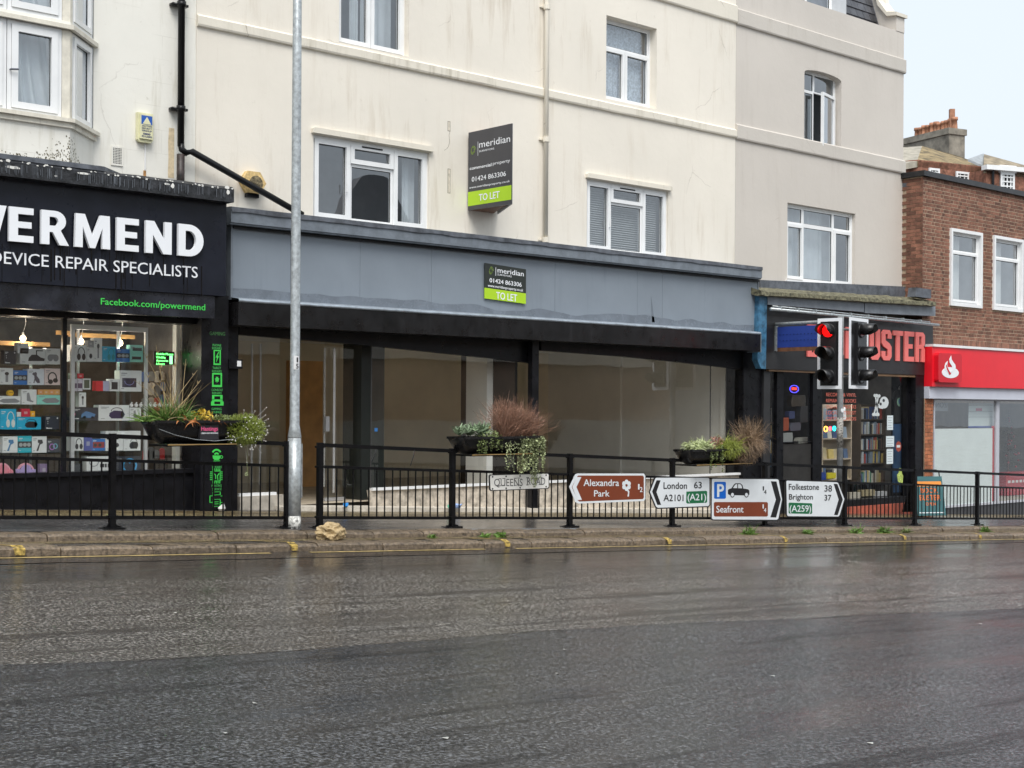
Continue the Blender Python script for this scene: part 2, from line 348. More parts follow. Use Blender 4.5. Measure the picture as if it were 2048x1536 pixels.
    b4 = N.nodes.new('ShaderNodeBump'); b4.inputs['Distance'].default_value = .02; L.new(mth('MULTIPLY', dry, .5 * bstr), b4.inputs['Strength']); L.new(stk, b4.inputs['Height']); L.new(b3.outputs[0], b4.inputs['Normal']); bn = b4
    b2 = N.nodes.new('ShaderNodeBump'); b2.inputs['Distance'].default_value = .03; b2.inputs['Strength'].default_value = .30; L.new(nz(3.4, 4, (.45, 2.0, 1)), b2.inputs['Height']); L.new(bn.outputs[0], b2.inputs['Normal']); L.new(b2.outputs[0], b.inputs['Normal'])
    return M
ROADA = asphalt('wet_old_asphalt', (.092, .084, .077), .20, 75, .75, .10, (.35, .32, .28), 5.6, 9.9, 11.8, .65)
ROADB = asphalt('wet_new_asphalt', (.040, .042, .046), .17, 85, .6, .08, (.4, .4, .38), 4.0, 99, 100, .85)
GUTTER = asphalt('wet_gutter_asphalt', (.036, .032, .030), .13, 60, .22, .09, (.3, .28, .24))
PAVE = asphalt('wet_pavement_asphalt', (.062, .057, .055), .3, 70, .35, .18, (.3, .28, .26))
BROWNP = asphalt('mossy_paving', (.13, .088, .045), .45, 40, .6, .2, (.45, .3, .12))
def grid(x0, x1, nx, ys, zf, wob=0):
    mb = MB(); v = []; f = []
    for j, y in enumerate(ys):
        for i in range(nx + 1):
            x = x0 + (x1 - x0) * i / nx; v.append((x, y, zf(x, y) + (wob * noise.noise(Vector((x * .35, y * .5, 3))) if wob else 0)))
    n = nx + 1
    for j in range(len(ys) - 1):
        for i in range(nx): f.append((j * n + i, j * n + i + 1, (j + 1) * n + i + 1, (j + 1) * n + i))
    return mb.add(v, f)
def fz(f, d): return lambda x, y: f(x, y) + d
XA, XB = -25, 60
o = ob('ground', grid(-400, 400, 40, [-400 + 20 * i for i in range(41)], lambda x, y: -3.6 - (.0 if abs(x) < 80 else 0)), PAVE, kind='structure')
road = ob('road', grid(XA, XB, 90, [-3, 0, 3, 6, 8, 9.5, 11, 12, 12.9], fz(ZR, 0)), ROADA, kind='structure')
# newer carriageway nearer the camera; seam runs a little askew
def G(px, py, zf=ZR):
    d = ray(px, py)
    # plane z = a + bX + cY
    a = zf(0, 0); bx = zf(1, 0) - a; cy = zf(0, 1) - a
    t = (a - CAM.z) / (d.z - bx * d.x - cy * d.y); return CAM + d * t
sm = [G(-400, 1352), G(0, 1333), G(300, 1322), G(550, 1306), G(800, 1286), G(1024, 1268), G(1300, 1250), G(1560, 1240), G(1850, 1226), G(2200, 1212)]
mb = MB(); v = []; f = []
fine = []
for a, c in zip(sm[:-1], sm[1:]):
    for k in range(12):
        t = k / 12; p = a.lerp(c, t); fine.append((p.x, p.y + .02 * noise.noise(Vector((p.x * 3, 0, 0)))))
fine = [(XA, fine[0][1] - .35)] + fine + [(XB, fine[-1][1] + .8)]
for x, y in fine: v += [(x, y, ZR(x, y) + .006), (x, y * .5 - 1.0, ZR(x, y * .5 - 1.0) + .006), (x, -3, ZR(x, -3) + .006), (x, y + .004, ZR(x, y) + .0)]
for i in range(len(fine) - 1):
    a = 4 * i; b_ = 4 * i + 4; f += [(a + 1, b_ + 1, b_, a), (a + 2, b_ + 2, b_ + 1, a + 1), (a, b_, b_ + 3, a + 3)]
mb.add(v, f); ob('road_lane', mb, ROADB, kind='structure')
v = []; f = []
for i, (x, y) in enumerate(fine):
    w_ = .006 + .016 * noise.noise(Vector((x * 1.5, 1, 6))); v += [(x, y - w_, ZR(x, y) + .009), (x, y + w_ * .6, ZR(x, y) + .009)]
    if i: f.append((2 * i - 2, 2 * i, 2 * i + 1, 2 * i - 1))
ob('tar_seam', MB().add(v, f), mat('wet_tar', (.016, .016, .016), .12, var=.3), road)
v = []; f = []
gx = [XA + (XB - XA) * i / 170 for i in range(171)]
for x in gx:
    e = 11.0 + .55 * noise.noise(Vector((x * .35, 2, 0))) + .12 * noise.noise(Vector((x * 1.7, 5, 0)))
    e = 12.35 + .06 * noise.noise(Vector((x * 1.7, 5, 0)))
    v += [(x, e, ZR(x, e) + .004), (x, 12.6, ZR(x, 12.6) + .004), (x, 12.895, ZR(x, 12.9) + .004)]
for i in range(170): f += [(3 * i, 3 * i + 3, 3 * i + 4, 3 * i + 1), (3 * i + 1, 3 * i + 4, 3 * i + 5, 3 * i + 2)]
ob('gutter', MB().add(v, f), GUTTER, kind='structure')
mb = MB()
for i in range(170):
    x0, x1 = gx[i], gx[i + 1]
    if noise.noise(Vector((x0 * 1.3, 9, 0))) > .42: continue
    mb.add([(x0, 12.72, ZR(x0, 12.72) + .008), (x1, 12.72, ZR(x1, 12.72) + .008), (x1, 12.79, ZR(x1, 12.79) + .008), (x0, 12.79, ZR(x0, 12.79) + .008)], [(0, 1, 2, 3)])
FADY = mat('faded_yellow_line', (.42, .31, .12), .4, var=.5, vs_=14)
ob('yellow_line', mb, FADY, road)
# kerbs: two low steps
LS = lambda X, Y: .52 - .049 * X + .02 * (Y - 12.9)
kerb = ob('lower_kerb', grid(XA, XB, 60, [13.02, 13.4], fz(LS, -.004)), PAVE, kind='structure')
kerb2 = ob('upper_kerb', grid(XA, XB, 60, [13.62, 13.64], fz(ZW, -.004)), PAVE, kind='structure')
def kerbstones(parent, y0, y1, ztop, depth, x0, L_, n, seed):
    rr = random.Random(seed)
    x = x0
    for i in range(n):
        l = L_ * rr.uniform(.75, 1.15); a, b_ = x + .006, x + l - .006; x += l
        mb = MB(); nx = 7; dz = rr.uniform(-.006, .006); dy = rr.uniform(-.012, .006); v = []
        prof = [(y1, 0), (y0 + .07, 0), (y0 + .025, -.008), (y0 + .004, -.03), (y0 - .004, -depth)]
        for k in range(nx + 1):
            X = a + (b_ - a) * k / nx
            for q, (yy, zz) in enumerate(prof):
                j = Vector((X * 4, yy * 4, seed)); e = .9 if k in (0, nx) else 0
                v.append((X, yy + dy * (q > 0) + .014 * noise.noise(j) * (q > 0) + e * .008 * (q > 0), ztop(X, yy) + zz + dz + .012 * noise.noise(j * 2.3) * (0 < q < 4) - e * .008 * (q < 4)))
        n5 = len(prof)
        mb.add(v, [(k * n5 + q, k * n5 + q + 1, (k + 1) * n5 + q + 1, (k + 1) * n5 + q) for k in range(nx) for q in range(n5 - 1)] + [tuple(range(n5)), tuple(nx * n5 + q for q in range(n5))[::-1]])
        ob('kerb_stone', mb, STONE, parent, smooth=False)
kerbstones(kerb, 12.9, 13.2, LS, .16, 2.6, .92, 34, 1)
kerbstones(kerb2, 13.4, 13.6, ZW, .11, 2.9, 1.0, 32, 2)
mb = grid(XA, XB, 60, [13.2, 13.4], fz(LS, 0)); ob('kerb_channel', mb, BROWNP, kerb)
ob('pavement', grid(XA, XB, 60, [13.6, 14.5, 15.3, 16.2], fz(ZW, 0), 0), PAVE, kind='structure')
mb = MB(); v = []; f = []
for x in gx:
    e = 14.95 + .12 * noise.noise(Vector((x * 1.1, 7, 0)))
    v += [(x, e, ZW(x, e) + .004), (x, 15.66, ZW(x, 15.66) + .004)]
for i in range(170): f.append((2 * i, 2 * i + 2, 2 * i + 3, 2 * i + 1))
ob('paving_strip', MB().add(v, f), BROWNP, kind='structure')
for px, py, w_ in ((40, 1094, .16), (572, 1084, .13), (992, 1078, .13), (1331, 1076, .13), (1599, 1077, .12), (1822, 1072, .12), (2014, 1074, .14)):
    p = G(px, py, LS); mb = MB(); x = p.x
    w_ *= .55; q = [(x - .42, 13.17, 0), (x - .34, 13.17, 0), (x + w_ * .5, 12.97, 0), (x - w_ * .8, 12.97, 0)]
    top = [(a, b_, LS(a, b_) + .011) for a, b_, _ in q]
    mb.add(top, [(3, 2, 1, 0)])
    x0, x1 = x - w_ * .8, x + w_ * .5
    mb.add([(x0, 12.97, LS(x0, 12.97) + .011), (x1, 12.97, LS(x1, 12.97) + .011), (x1, 12.885, LS(x1, 12.9) - .02), (x0, 12.885, LS(x0, 12.9) - .02), (x1 - .01, 12.878, LS(x1, 12.9) - .075), (x0 + .01, 12.878, LS(x0, 12.9) - .075)], [(3, 2, 1, 0), (5, 4, 2, 3)])
    ob('yellow_mark', mb, YELLOW, kerb)

# ------------------------------------------------------------------ walls and windows
def wallsheet(mb, F, u0, u1, v0, v1, holes, dep=.14, w=0):
    us = sorted({u0, u1, *[h[0] for h in holes], *[h[1] for h in holes]}); us = [u for u in us if u0 <= u <= u1]
    vs2 = sorted({v0, v1, *[h[2] for h in holes], *[h[3] for h in holes]}); vs2 = [x for x in vs2 if v0 <= x <= v1]
    for a, c in zip(us[:-1], us[1:]):
        for e, g in zip(vs2[:-1], vs2[1:]):
            mu, mv = (a + c) / 2, (e + g) / 2
            if any(h[0] < mu < h[1] and h[2] < mv < h[3] for h in holes): continue
            mb.add([F.P(a, e, w), F.P(c, e, w), F.P(c, g, w), F.P(a, g, w)], [(0, 1, 2, 3)])
    for h in holes:
        a, c, e, g = h[:4]
        mb.add([F.P(a, e, w), F.P(c, e, w), F.P(c, g, w), F.P(a, g, w), F.P(a, e, w - dep), F.P(c, e, w - dep), F.P(c, g, w - dep), F.P(a, g, w - dep)],
               [(1, 0, 4, 5), (2, 1, 5, 6), (3, 2, 6, 7), (0, 3, 7, 4)])
    p = [F.P(u0, v0, w), F.P(u1, v0, w), F.P(u1, v1, w), F.P(u0, v1, w)]; q = [F.P(u0, v0, w - .3), F.P(u1, v0, w - .3), F.P(u1, v1, w - .3), F.P(u0, v1, w - .3)]
    mb.add(p + q, [(0, 4, 5, 1), (1, 5, 6, 2), (2, 6, 7, 3), (3, 7, 4, 0)])
def roombox(F, u0, u1, v0, v1, w0, w1, m_, parent, name='room'):
    mb = MB(); p = [F.P(u, v, w_) for w_ in (w0, w1) for v in (v0, v1) for u in (u0, u1)]
    mb.add(p, [(4, 5, 7, 6), (0, 1, 5, 4), (2, 6, 7, 3), (0, 4, 6, 2), (1, 3, 7, 5)])
    return ob(name, mb, m_, parent)
def curtain(F, u0, u1, v0, v1, w_, m_, parent, folds=8, amp=.03, name='curtain', sway=0):
    n = folds * 8; v = []; f = []
    for j in range(9):
        t = j / 8
        for i in range(n + 1):
            s = i / n; uu = u0 + (u1 - u0) * s + sway * (1 - t) ** 2 * s
            v.append(F.P(uu, v0 + (v1 - v0) * t, w_ + amp * math.sin(s * folds * 2 * math.pi + 1.5 * math.sin(3 * s)) * (.6 + .4 * math.sin(2 * t + s * 5))))
    for j in range(8):
        for i in range(n): f.append((j * (n + 1) + i, j * (n + 1) + i + 1, (j + 1) * (n + 1) + i + 1, (j + 1) * (n + 1) + i))
    return ob(name, MB().add(v, f), m_, parent, smooth=True)
def window(parent, F, u0, u1, v0, v1, panes, w0=-.13, t=.045, fm=None, gm=None, room=ROOM, rd=1.6, label=None, handle=True, trickle=None):
    fm = fm or UPVC; gm = gm or GLASS
    mb = MB(); W, H = u1 - u0, v1 - v0; out = t
    for a, c, e, g in ((u0, u0 + out * .6, v0, v1), (u1 - out * .6, u1, v0, v1), (u0 + out * .6, u1 - out * .6, v0, v0 + out * .6), (u0 + out * .6, u1 - out * .6, v1 - out * .6, v1)):
        box(mb, F, a, c, e, g, w0 - .03, w0 + .045)
    gl = []
    iu0, iu1, iv0, iv1 = u0 + out * .6, u1 - out * .6, v0 + out * .6, v1 - out * .6
    for (a, c, e, g, sash) in panes:
        a, c = iu0 + (iu1 - iu0) * a, iu0 + (iu1 - iu0) * c; e, g = iv0 + (iv1 - iv0) * e, iv0 + (iv1 - iv0) * g
        tt = t * (1.0 if sash else .62); ww = w0 + (.062 if sash else .03)
        if sash: a += .004; c -= .004; e += .004; g -= .004
        box(mb, F, a, a + tt, e, g, w0 - .02, ww); box(mb, F, c - tt, c, e, g, w0 - .02, ww)
        box(mb, F, a + tt, c - tt, e, e + tt, w0 - .02, ww); box(mb, F, a + tt, c - tt, g - tt, g, w0 - .02, ww)
        gl.append((a + tt, c - tt, e + tt, g - tt))
    wn = ob('window', mb, fm, parent, label=label)
    for (a, c, e, g) in gl:
        m2 = MB(); m2.add([F.P(a - .004, e - .004, w0 + .012), F.P(c + .004, e - .004, w0 + .012), F.P(c + .004, g + .004, w0 + .012), F.P(a - .004, g + .004, w0 + .012)], [(0, 1, 2, 3)])
        ob('pane', m2, gm, wn)
        gk = MB()
        for q in ((a, a + .008, e, g), (c - .008, c, e, g), (a + .008, c - .008, e, e + .008), (a + .008, c - .008, g - .008, g)): box(gk, F, *q, w0 + .013, w0 + .02)
        ob('gasket', gk, BLACK, wn)
    if room: roombox(F, u0 - .6, u1 + .6, v0 - .7, v1 + .3, w0 - .031, w0 - rd, room, parent)
    if room:
        m3 = MB(); wl = w0 - .033
        for q in ((u0 - .6, u0 + .01, v0 - .7, v1 + .3), (u1 - .01, u1 + .6, v0 - .7, v1 + .3), (u0 + .01, u1 - .01, v0 - .7, v0 + .01), (u0 + .01, u1 - .01, v1 - .01, v1 + .3)):
            m3.add([F.P(q[0], q[2], wl), F.P(q[1], q[2], wl), F.P(q[1], q[3], wl), F.P(q[0], q[3], wl)], [(3, 2, 1, 0)])
        ob('room_wall', m3, room, parent)
    return wn
CURT = mat('pale_curtain_cloth', (.62, .66, .70), .8, var=.08)
NET = mat('net_curtain_cloth', (.50, .55, .62), .85, var=.35, vs_=28)
FC = FY(16.25)
TOPZ = EYE + 10.5
def rectpx(F, x0, x1, ytl, ybl, dx=0):
    u0, va = F.px(x0, ytl); u1, _ = F.px(x1, ytl); _, vb = F.px(x0, ybl); return u0, u1, vb, va
# --- cream building
cx0 = FC.px(391, 400)[0]; cx1 = FC.px(1470, 400)[0]
cream = thing('cream_building', 'cream rendered building with stained string courses above the empty grey shop', 'building', ((cx0 + cx1) / 2, 16.5, ZW(12, 16)))
r1 = rectpx(FC, 627, 859, 268, 438); r2 = rectpx(FC, 1174, 1337, 357, 500); r3 = rectpx(FC, 679, 819, -70, 84); r4 = rectpx(FC, 1213, 1314, 30, 197)
r3 = (r3[0], r3[1], r3[2], r3[2] + 1.75); r4 = (r4[0], r4[1], r4[2], r4[3])
mb = MB(); wallsheet(mb, FC, cx0, cx1, EYE + 1.05, TOPZ, [r1, r2, r3, r4], .2); ob('wall', mb, CREAM, cream)
win = window(cream, FC, *r1, [(0, .31, 0, 1, 1), (.31, .70, .74, 1, 1), (.31, .70, 0, .74, 0), (.70, 1, 0, 1, 1)], w0=-.09, t=.065)
win2 = window(cream, FC, *r2, [(0, .29, 0, 1, 1), (.29, .70, .74, 1, 1), (.29, .70, 0, .74, 0), (.70, 1, 0, 1, 1)], w0=-.09, t=.06)
win3 = window(cream, FC, *r3, [(0, .5, 0, 1, 1), (.5, 1, 0, 1, 1)], w0=-.16, t=.06)
win4 = window(cream, FC, *r4, [(0, 1, .66, 1, 0), (0, .48, 0, .66, 1), (.48, 1, 0, .66, 1)], w0=-.2, t=.055)
for r_, wn_ in ((r1, win), (r2, win2)):   # trickle vents and hood moulds
    mb = MB(); c_ = (r_[0] + r_[1]) / 2; box(mb, FC, c_ - .18, c_ + .18, r_[3] - .075, r_[3] - .055, -.03, -.02); ob('trickle_vent', mb, BLACK, wn_)
    mb = MB(); poly(mb, FC, [(r_[0] - .04, r_[3] + .01), (r_[1] + .04, r_[3] + .01), (r_[1] + .04, r_[3] + .07), (r_[1] + .01, r_[3] + .085), (r_[0] - .01, r_[3] + .085), (r_[0] - .04, r_[3] + .07)], -.05, .06); ob('hood_mould', mb, BAND, cream)
    mb = MB(); hu = r_[0] + (r_[1] - r_[0]) * .275; hv = r_[2] + .28 * (r_[3] - r_[2]) + .1; tube(mb, [FC.P(hu, hv, -.02), FC.P(hu, hv, .01), FC.P(hu, hv + .12, .012)], .009, 6); ob('handle', mb, WHITE, wn_)
# venetian blind
SL = mat('blind_slat', (.55, .57, .58), .5, var=.05)
mb = MB(); n = 27
for k in range(n):
    z = r2[2] + .1 + (r2[3] - r2[2] - .2) * k / (n - 1); a = r2[0] + .08; c = r2[1] - .08
    mb.add([FC.P(a, z, -.2), FC.P(c, z, -.2), FC.P(c, z + .018, -.225), FC.P(a, z + .018, -.225)], [(0, 1, 2, 3)])
ob('venetian_blind', mb, SL, win2)
curtain(FC, r4[0] + .05, r4[1] - .05, r4[2] + .05, r4[3], -.30, NET, win4, 9, .02)
curtain(FC, r3[0] + .75 * (r3[1] - r3[0]) * .5, r3[0] + .50 * (r3[1] - r3[0]), r3[2] + .05, r3[3], -.42, CURT, win3, 3, .03)
curtain(FC, r3[0] + .55 * (r3[1] - r3[0]), r3[1], r3[2] + .05, r3[3], -.45, CURT, win3, 4, .03)
curtain(FC, r1[1] - .28, r1[1] - .05, r1[2] + .05, r1[3], -.3, CURT, win, 2, .02)
def band(F, xa, yt, yb, u0, u1, m_, parent, out=.045, splits=(), name='string_course'):
    _, vt = F.px(xa, yt); _, vb = F.px(xa, yb)
    mb = MB(); n = max(4, int((u1 - u0) / .25)); v = []; f = []
    for i in range(n + 1):
        u = u0 + (u1 - u0) * i / n; j = .006 * noise.noise(Vector((u * 3, vt, 0)))
        for (vv, ww) in ((vb, 0.0), (vb + .012, out * .8), (vb + .035, out + j), (vt - .02, out + j), (vt, out * .35), (vt + .012, 0)): v.append(F.P(u, vv + .6 * j, ww))
    for i in range(n):
        for q in range(5): f.append((i * 6 + q, (i + 1) * 6 + q, (i + 1) * 6 + q + 1, i * 6 + q + 1))
    f += [tuple(range(6))[::-1], tuple(n * 6 + q for q in range(6))]
    return ob(name, MB().add(v, f), m_, parent)
band(FC, 394.5, 29, 53.4, cx0, cx1 + 0, BAND, cream)
band(FC, 1474, 12, 48, cx0, cx1, BAND, cream)
# rain pipe down the cream front
pipe = thing('cream_downpipe', 'cream painted downpipe with stains, right of the hanging to let board', 'downpipe', FC.P(*FC.px(1086, 488), .07))
u, v0_ = FC.px(1085, 488); mb = MB(); tube(mb, [FC.P(u, v0_, .07), FC.P(u + .0, TOPZ, .07)], .038, 12); ob('pipe', mb, BAND, pipe, True)
mb = MB(); _, va = FC.px(1085, 280); 
for zz in (v0_ + .06, va, va + 2.1):
    mb = MB(); tube(mb, [FC.P(u, zz - .04, .07), FC.P(u, zz + .04, .07)], .055, 12); box(mb, FC, u - .1, u + .1, zz - .012, zz + .012, .0, .03); ob('pipe_collar', mb, BAND, pipe)
# --- left white building with the bay
lb = thing('white_building', 'white rendered building with stained bay window over the phone repair shop', 'building', (4, 16.5, ZW(5, 16)))
ux0 = -14.0; bayR = FC.px(187, 250)[0]; bb = .551; bayL = FC.px(-260, 250)[0]
mb = MB(); wallsheet(mb, FC, ux0, cx0 - .002, EYE + 1.05, TOPZ, [(bayL, bayR, EYE + 2.3, TOPZ - .5)], .02, -.006); ob('wall', mb, CREAM2, lb)
FB = FY(16.25 - bb); FS = Fr((bayR - bb, 16.25 - bb, 0), (1, 1, 0), (1, -1, 0)); SW = bb * math.sqrt(2)
cb = bayR - bb
zS = FB.px(60, 228)[1]; zT = FB.px(60, 45)[1]; zT2 = FB.px(60, 28)[1]; zA = FB.px(60, 330)[1]
def bayrow(z0, z1, n0):
    for k in range(n0):
        wd = (FB.px(123, 150)[0] - FB.px(14, 150)[0]); a = cb - .1 - wd * (k + 1) - .01 * k
        wn = window(lb, FB, a, a + wd, z0, z1, [(0, 1, 0, 1, 1)], w0=-.06, t=.075, room=None)
        curtain(FB, a + .1, a + wd - .1, z0 + .1, z1, -.25, CURT, wn, 4, .05, sway=.18)
        if k == 0:
            mb = MB(); hz = z0 + (z1 - z0) * .45; tube(mb, [FB.P(a + .03, hz, 0), FB.P(a + .03, hz, .035), FB.P(a + .11, hz + .01, .04)], .012, 6); ob('handle', mb, LEAD, wn)
    wn = window(lb, FS, .1, SW - .02, z0, z1, [(0, 1, 0, 1, 1)], w0=-.06, t=.06, room=None)
    curtain(FS, .16, SW - .1, z0 + .05, z1, -.16, CURT, wn, 4, .02)
bayrow(zS, zT, 2); bayrow(zT2, zT2 + 1.4, 2)
mb = MB()
hx = bayL
for z0, z1, w_ in ((zA - .35, zS - .04, 0), (zT + .0, zT2 - .0, .0), (zT2 + 1.4, TOPZ - .4, 0)):
    for F_, a_, c_ in ((FB, hx + bb, cb), (FS, 0, SW)): mb = MB(); box(mb, F_, a_, c_, z0, z1, -.12, w_); ob('bay_wall', mb, CREAM2, lb)
mb = MB()
box(mb, FB, cb - .095, cb + .002, zS - .04, TOPZ - .5, -.1, -.01); box(mb, FS, .0, .095, zS - .04, TOPZ - .5, -.1, -.011)
ob('bay_post', mb, DIRTYW, lb)
mb = MB()
for z, h, o_ in ((zS - .04, .045, .075), (zS - .10, .06, .035), (zT + .0, .05, .05)):
    poly(mb, Fr((0, 0, z), (1, 0, 0), (0, 0, 1), (0, 1, 0)), [(hx + bb, 16.25 - bb - o_), (cb + o_ * .4, 16.25 - bb - o_), (bayR + o_, 16.25 - o_ * .4), (bayR + o_ * .3, 16.26), (bayR - .1, 16.26), (cb - .02, 16.25 - bb + .1), (hx + bb, 16.25 - bb + .1)], 0, h)
ob('bay_sill', mb, DIRTYW, lb)
mb = MB(); mb.add([(hx, 17.8, zA - .2), (bayR + .3, 17.8, zA - .2), (bayR + .3, 17.8, TOPZ), (hx, 17.8, TOPZ), (hx, 16.3, zS - .3), (bayR + .3, 16.3, zS - .3), (bayR + .3, 16.4, TOPZ), (bayR + .3, 16.4, zA)], [(0, 1, 2, 3), (4, 5, 1, 0), (1, 2, 6, 7)]); ob('room', mb, ROOM, lb)
# air brick, alarm boxes
a0, b0 = FC.px(225, 327); a1, b1 = FC.px(243, 297)
mb = MB(); box(mb, FC, a0 - .02, a1 + .02, b0 - .02, b1 + .02, -.003, .008); vent = ob('air_brick', mb, CREAM2, lb)
mb = MB()
for i in range(6):
    for j in range(10):
        uu = a0 + (a1 - a0) * (i + .5) / 6; vv = b0 + (b1 - b0) * (j + .5) / 10; box(mb, FC, uu - .006, uu + .006, vv - .006, vv + .006, .008, .0095)
ob('vent_holes', mb, BLACK, vent)
ALB = mat('yellowed_plastic', (.72, .70, .45), .45, var=.1, vs_=8, streak=.5, streakcol=(.3, .25, .1)); BLUE = mat('blue_print', (.02, .10, .42), .5, var=.1); RUST = mat('rusty_yellow_metal', (.70, .50, .22), .6, var=.4, vs_=16, streak=.45, streakcol=(.12, .04, .01))
a0, b0 = FC.px(271, 284); a1, b1 = FC.px(302, 230); al = thing('alarm_box', 'pale yellow burglar alarm box with blue triangle and phone number on the white wall', 'alarm box', FC.P(a0, b0, .05))
mb = MB(); poly(mb, FC, [(a0, b0 + .03), (a0 + .03, b0), (a1 - .03, b0), (a1, b0 + .03), (a1, b1), (a0, b1)], 0, .06); poly(mb, FC, [(a0 + .02, b0 + .04), (a1 - .02, b0 + .04), (a1 - .02, b1 - .02), (a0 + .02, b1 - .02)], .06, .085); ob('casing', mb, ALB, al)
W_, H_ = a1 - a0, b1 - b0
mb = MB(); box(mb, FC, a0 + .17 * W_, a1 - .12 * W_, b0 + .60 * H_, b1 - .10 * H_, .085, .087); ob('badge', mb, BLUE, al)
mb = MB(); poly(mb, FC, [(a0 + .25 * W_, b0 + .61 * H_), (a1 - .2 * W_, b0 + .61 * H_), (a0 + .53 * W_, b0 + .86 * H_)], .087, .089); ob('triangle', mb, ALB, al)
DKB = mat('dark_blue_print', (.01, .03, .15), .5, var=0)
for k, s in enumerate(('ACTIVE', 'SECURITY', 'GROUP')): lettering(s, FC, a0 + .2 * W_, a1 - .15 * W_, b0 + (.52 - .08 * k) * H_, .05 * H_, .086, DKB, al, .02)
for k, s in enumerate(('0800', '7313301')): lettering(s, FC, a0 + (.28 - .1 * k) * W_, a1 - (.25 - .1 * k) * W_, b0 + (.25 - .09 * k) * H_, .06 * H_, .086, DKB, al, .03)
cu, cv = FC.px(501, 366); bell = thing('alarm_bell', 'rusty yellow hexagonal alarm bell box behind the slanting drainpipe', 'alarm box', FC.P(cu, cv, .05))
hexa = [(cu + .19 * math.cos(math.pi / 3 * k), cv + .165 * math.sin(math.pi / 3 * k)) for k in range(6)]
mb = MB(); poly(mb, FC, hexa, 0, .09); ob('casing', mb, RUST, bell)
mb = MB(); poly(mb, FC, ell(cu + .03, cv - .01, .10, .10, 18), .09, .10); ob('worn_disc', mb, mat('worn_print', (.2, .16, .09), .7, var=.7, vs_=30), bell)
mb = MB(); box(mb, FC, cu - .09, cu + .09, cv - .20, cv - .15, .0, .07); ob('bracket', mb, BLACK, bell)
# black downpipe and slanting branch
dp = thing('black_downpipe', 'black cast iron downpipe with slanting branch between the white and cream buildings', 'downpipe', FC.P(*FC.px(352, 358), .1))
u, vb = FC.px(352, 360); _, vj = FC.px(351, 292); mb = MB()
tube(mb, [FC.P(u, vb - .25, .12), FC.P(u, vj - .12, .12)], .05, 12); ob('stub_pipe', mb, mat('rusted_black_pipe', (.03, .02, .018), .5, var=.7, vs_=14), dp, True)
mb = MB(); tube(mb, [FC.P(u, vj - .02, .12), FC.P(u, TOPZ, .12)], .044, 12)
for y in (12, 220): zz = FC.px(351, y)[1]; tube(mb, [FC.P(u, zz - .035, .12), FC.P(u, zz + .035, .12)], .058, 12); box(mb, FC, u - .11, u + .11, zz - .015, zz + .015, 0, .1)
ob('pipe', mb, BLACKM, dp, True)
e1 = FC.px(372, 306); e2 = FC.px(590, 432)
mb = MB(); tube(mb, [FC.P(u, vj + .02, .12), FC.P(u + .01, vj - .06, .13), FC.P(u + .07, vj - .10, .14), FC.P(e1[0], e1[1], .15), FC.P(e2[0], e2[1], .18)], .043, 12); ob('branch_pipe', mb, BLACKM, dp, True)
# --- grey building
GX1 = FC.px(1806, 400)[0]
grey = thing('grey_building', 'pale grey rendered building with slate mansard, third from the left', 'building', ((cx1 + GX1) / 2, 16.5, ZW(20, 16)))
g1 = rectpx(FC, 1575, 1711, 405, 560); g2 = rectpx(FC, 1609, 1683, 134, 288)
vPar = FC.px(1700, 31)[1]
mb = MB(); wallsheet(mb, FC, cx1 + .006, GX1, EYE + 1.05, vPar, [g1, g2], .2); mb.add([(GX1, 16.25, EYE), (GX1, 26, EYE), (GX1, 26, vPar), (GX1, 16.25, vPar)], [(0, 1, 2, 3)]); ob('wall', mb, GREYR, grey)
gw1 = window(grey, FC, *g1, [(0, .26, .76, 1, 0), (.26, .72, .76, 1, 0), (.72, 1, .76, 1, 0), (0, .26, 0, .76, 1), (.26, .72, 0, .76, 0), (.72, 1, 0, .76, 1)], w0=-.12, t=.06)
gw2 = window(grey, FC, *g2, [(0, .42, .74, 1, 0), (.42, 1, .74, 1, 0), (0, .42, 0, .74, 0)], w0=-.19, t=.045)
curtain(FC, g1[0] + .08, g1[0] + .70 * (g1[1] - g1[0]), g1[2] + .06, g1[3], -.34, CURT, gw1, 9, .025)
curtain(FC, g1[0] + .75 * (g1[1] - g1[0]), g1[1] - .08, g1[2] + .06, g1[3], -.5, CURT, gw1, 2, .02)
curtain(FC, g2[0] + .05, g2[0] + .3 * (g2[1] - g2[0]), g2[2] + .05, g2[3], -.32, CURT, gw2, 3, .02)
# open casement
hu = g2[1] - .06; W_ = (g2[1] - g2[0]) * .53; ang = math.radians(14)
FO = Fr(FC.P(hu, 0, -.15), (-math.cos(ang), -math.sin(ang), 0), (math.sin(ang), -math.cos(ang), 0))
mb = MB(); z0, z1 = g2[2] + .03, g2[2] + .73 * (g2[3] - g2[2])
for q in ((0, .055, z0, z1), (W_ - .055, W_, z0, z1), (.055, W_ - .055, z0, z0 + .055), (.055, W_ - .055, z1 - .055, z1)): box(mb, FO, *q, 0, .05)
cs = ob('window', mb, UPVC, grey, label='open casement swung outwards')
mb = MB(); mb.add([FO.P(.05, z0 + .05, .02), FO.P(W_ - .05, z0 + .05, .02), FO.P(W_ - .05, z1 - .05, .02), FO.P(.05, z1 - .05, .02)], [(0, 1, 2, 3)]); ob('pane', mb, GLASS, cs)
mb = MB(); box(mb, FC, g1[0] - .05, g1[1] + .08, g1[2] - .05, g1[2] - .002, -.1, .05); ob('sill', mb, UPVC, grey)
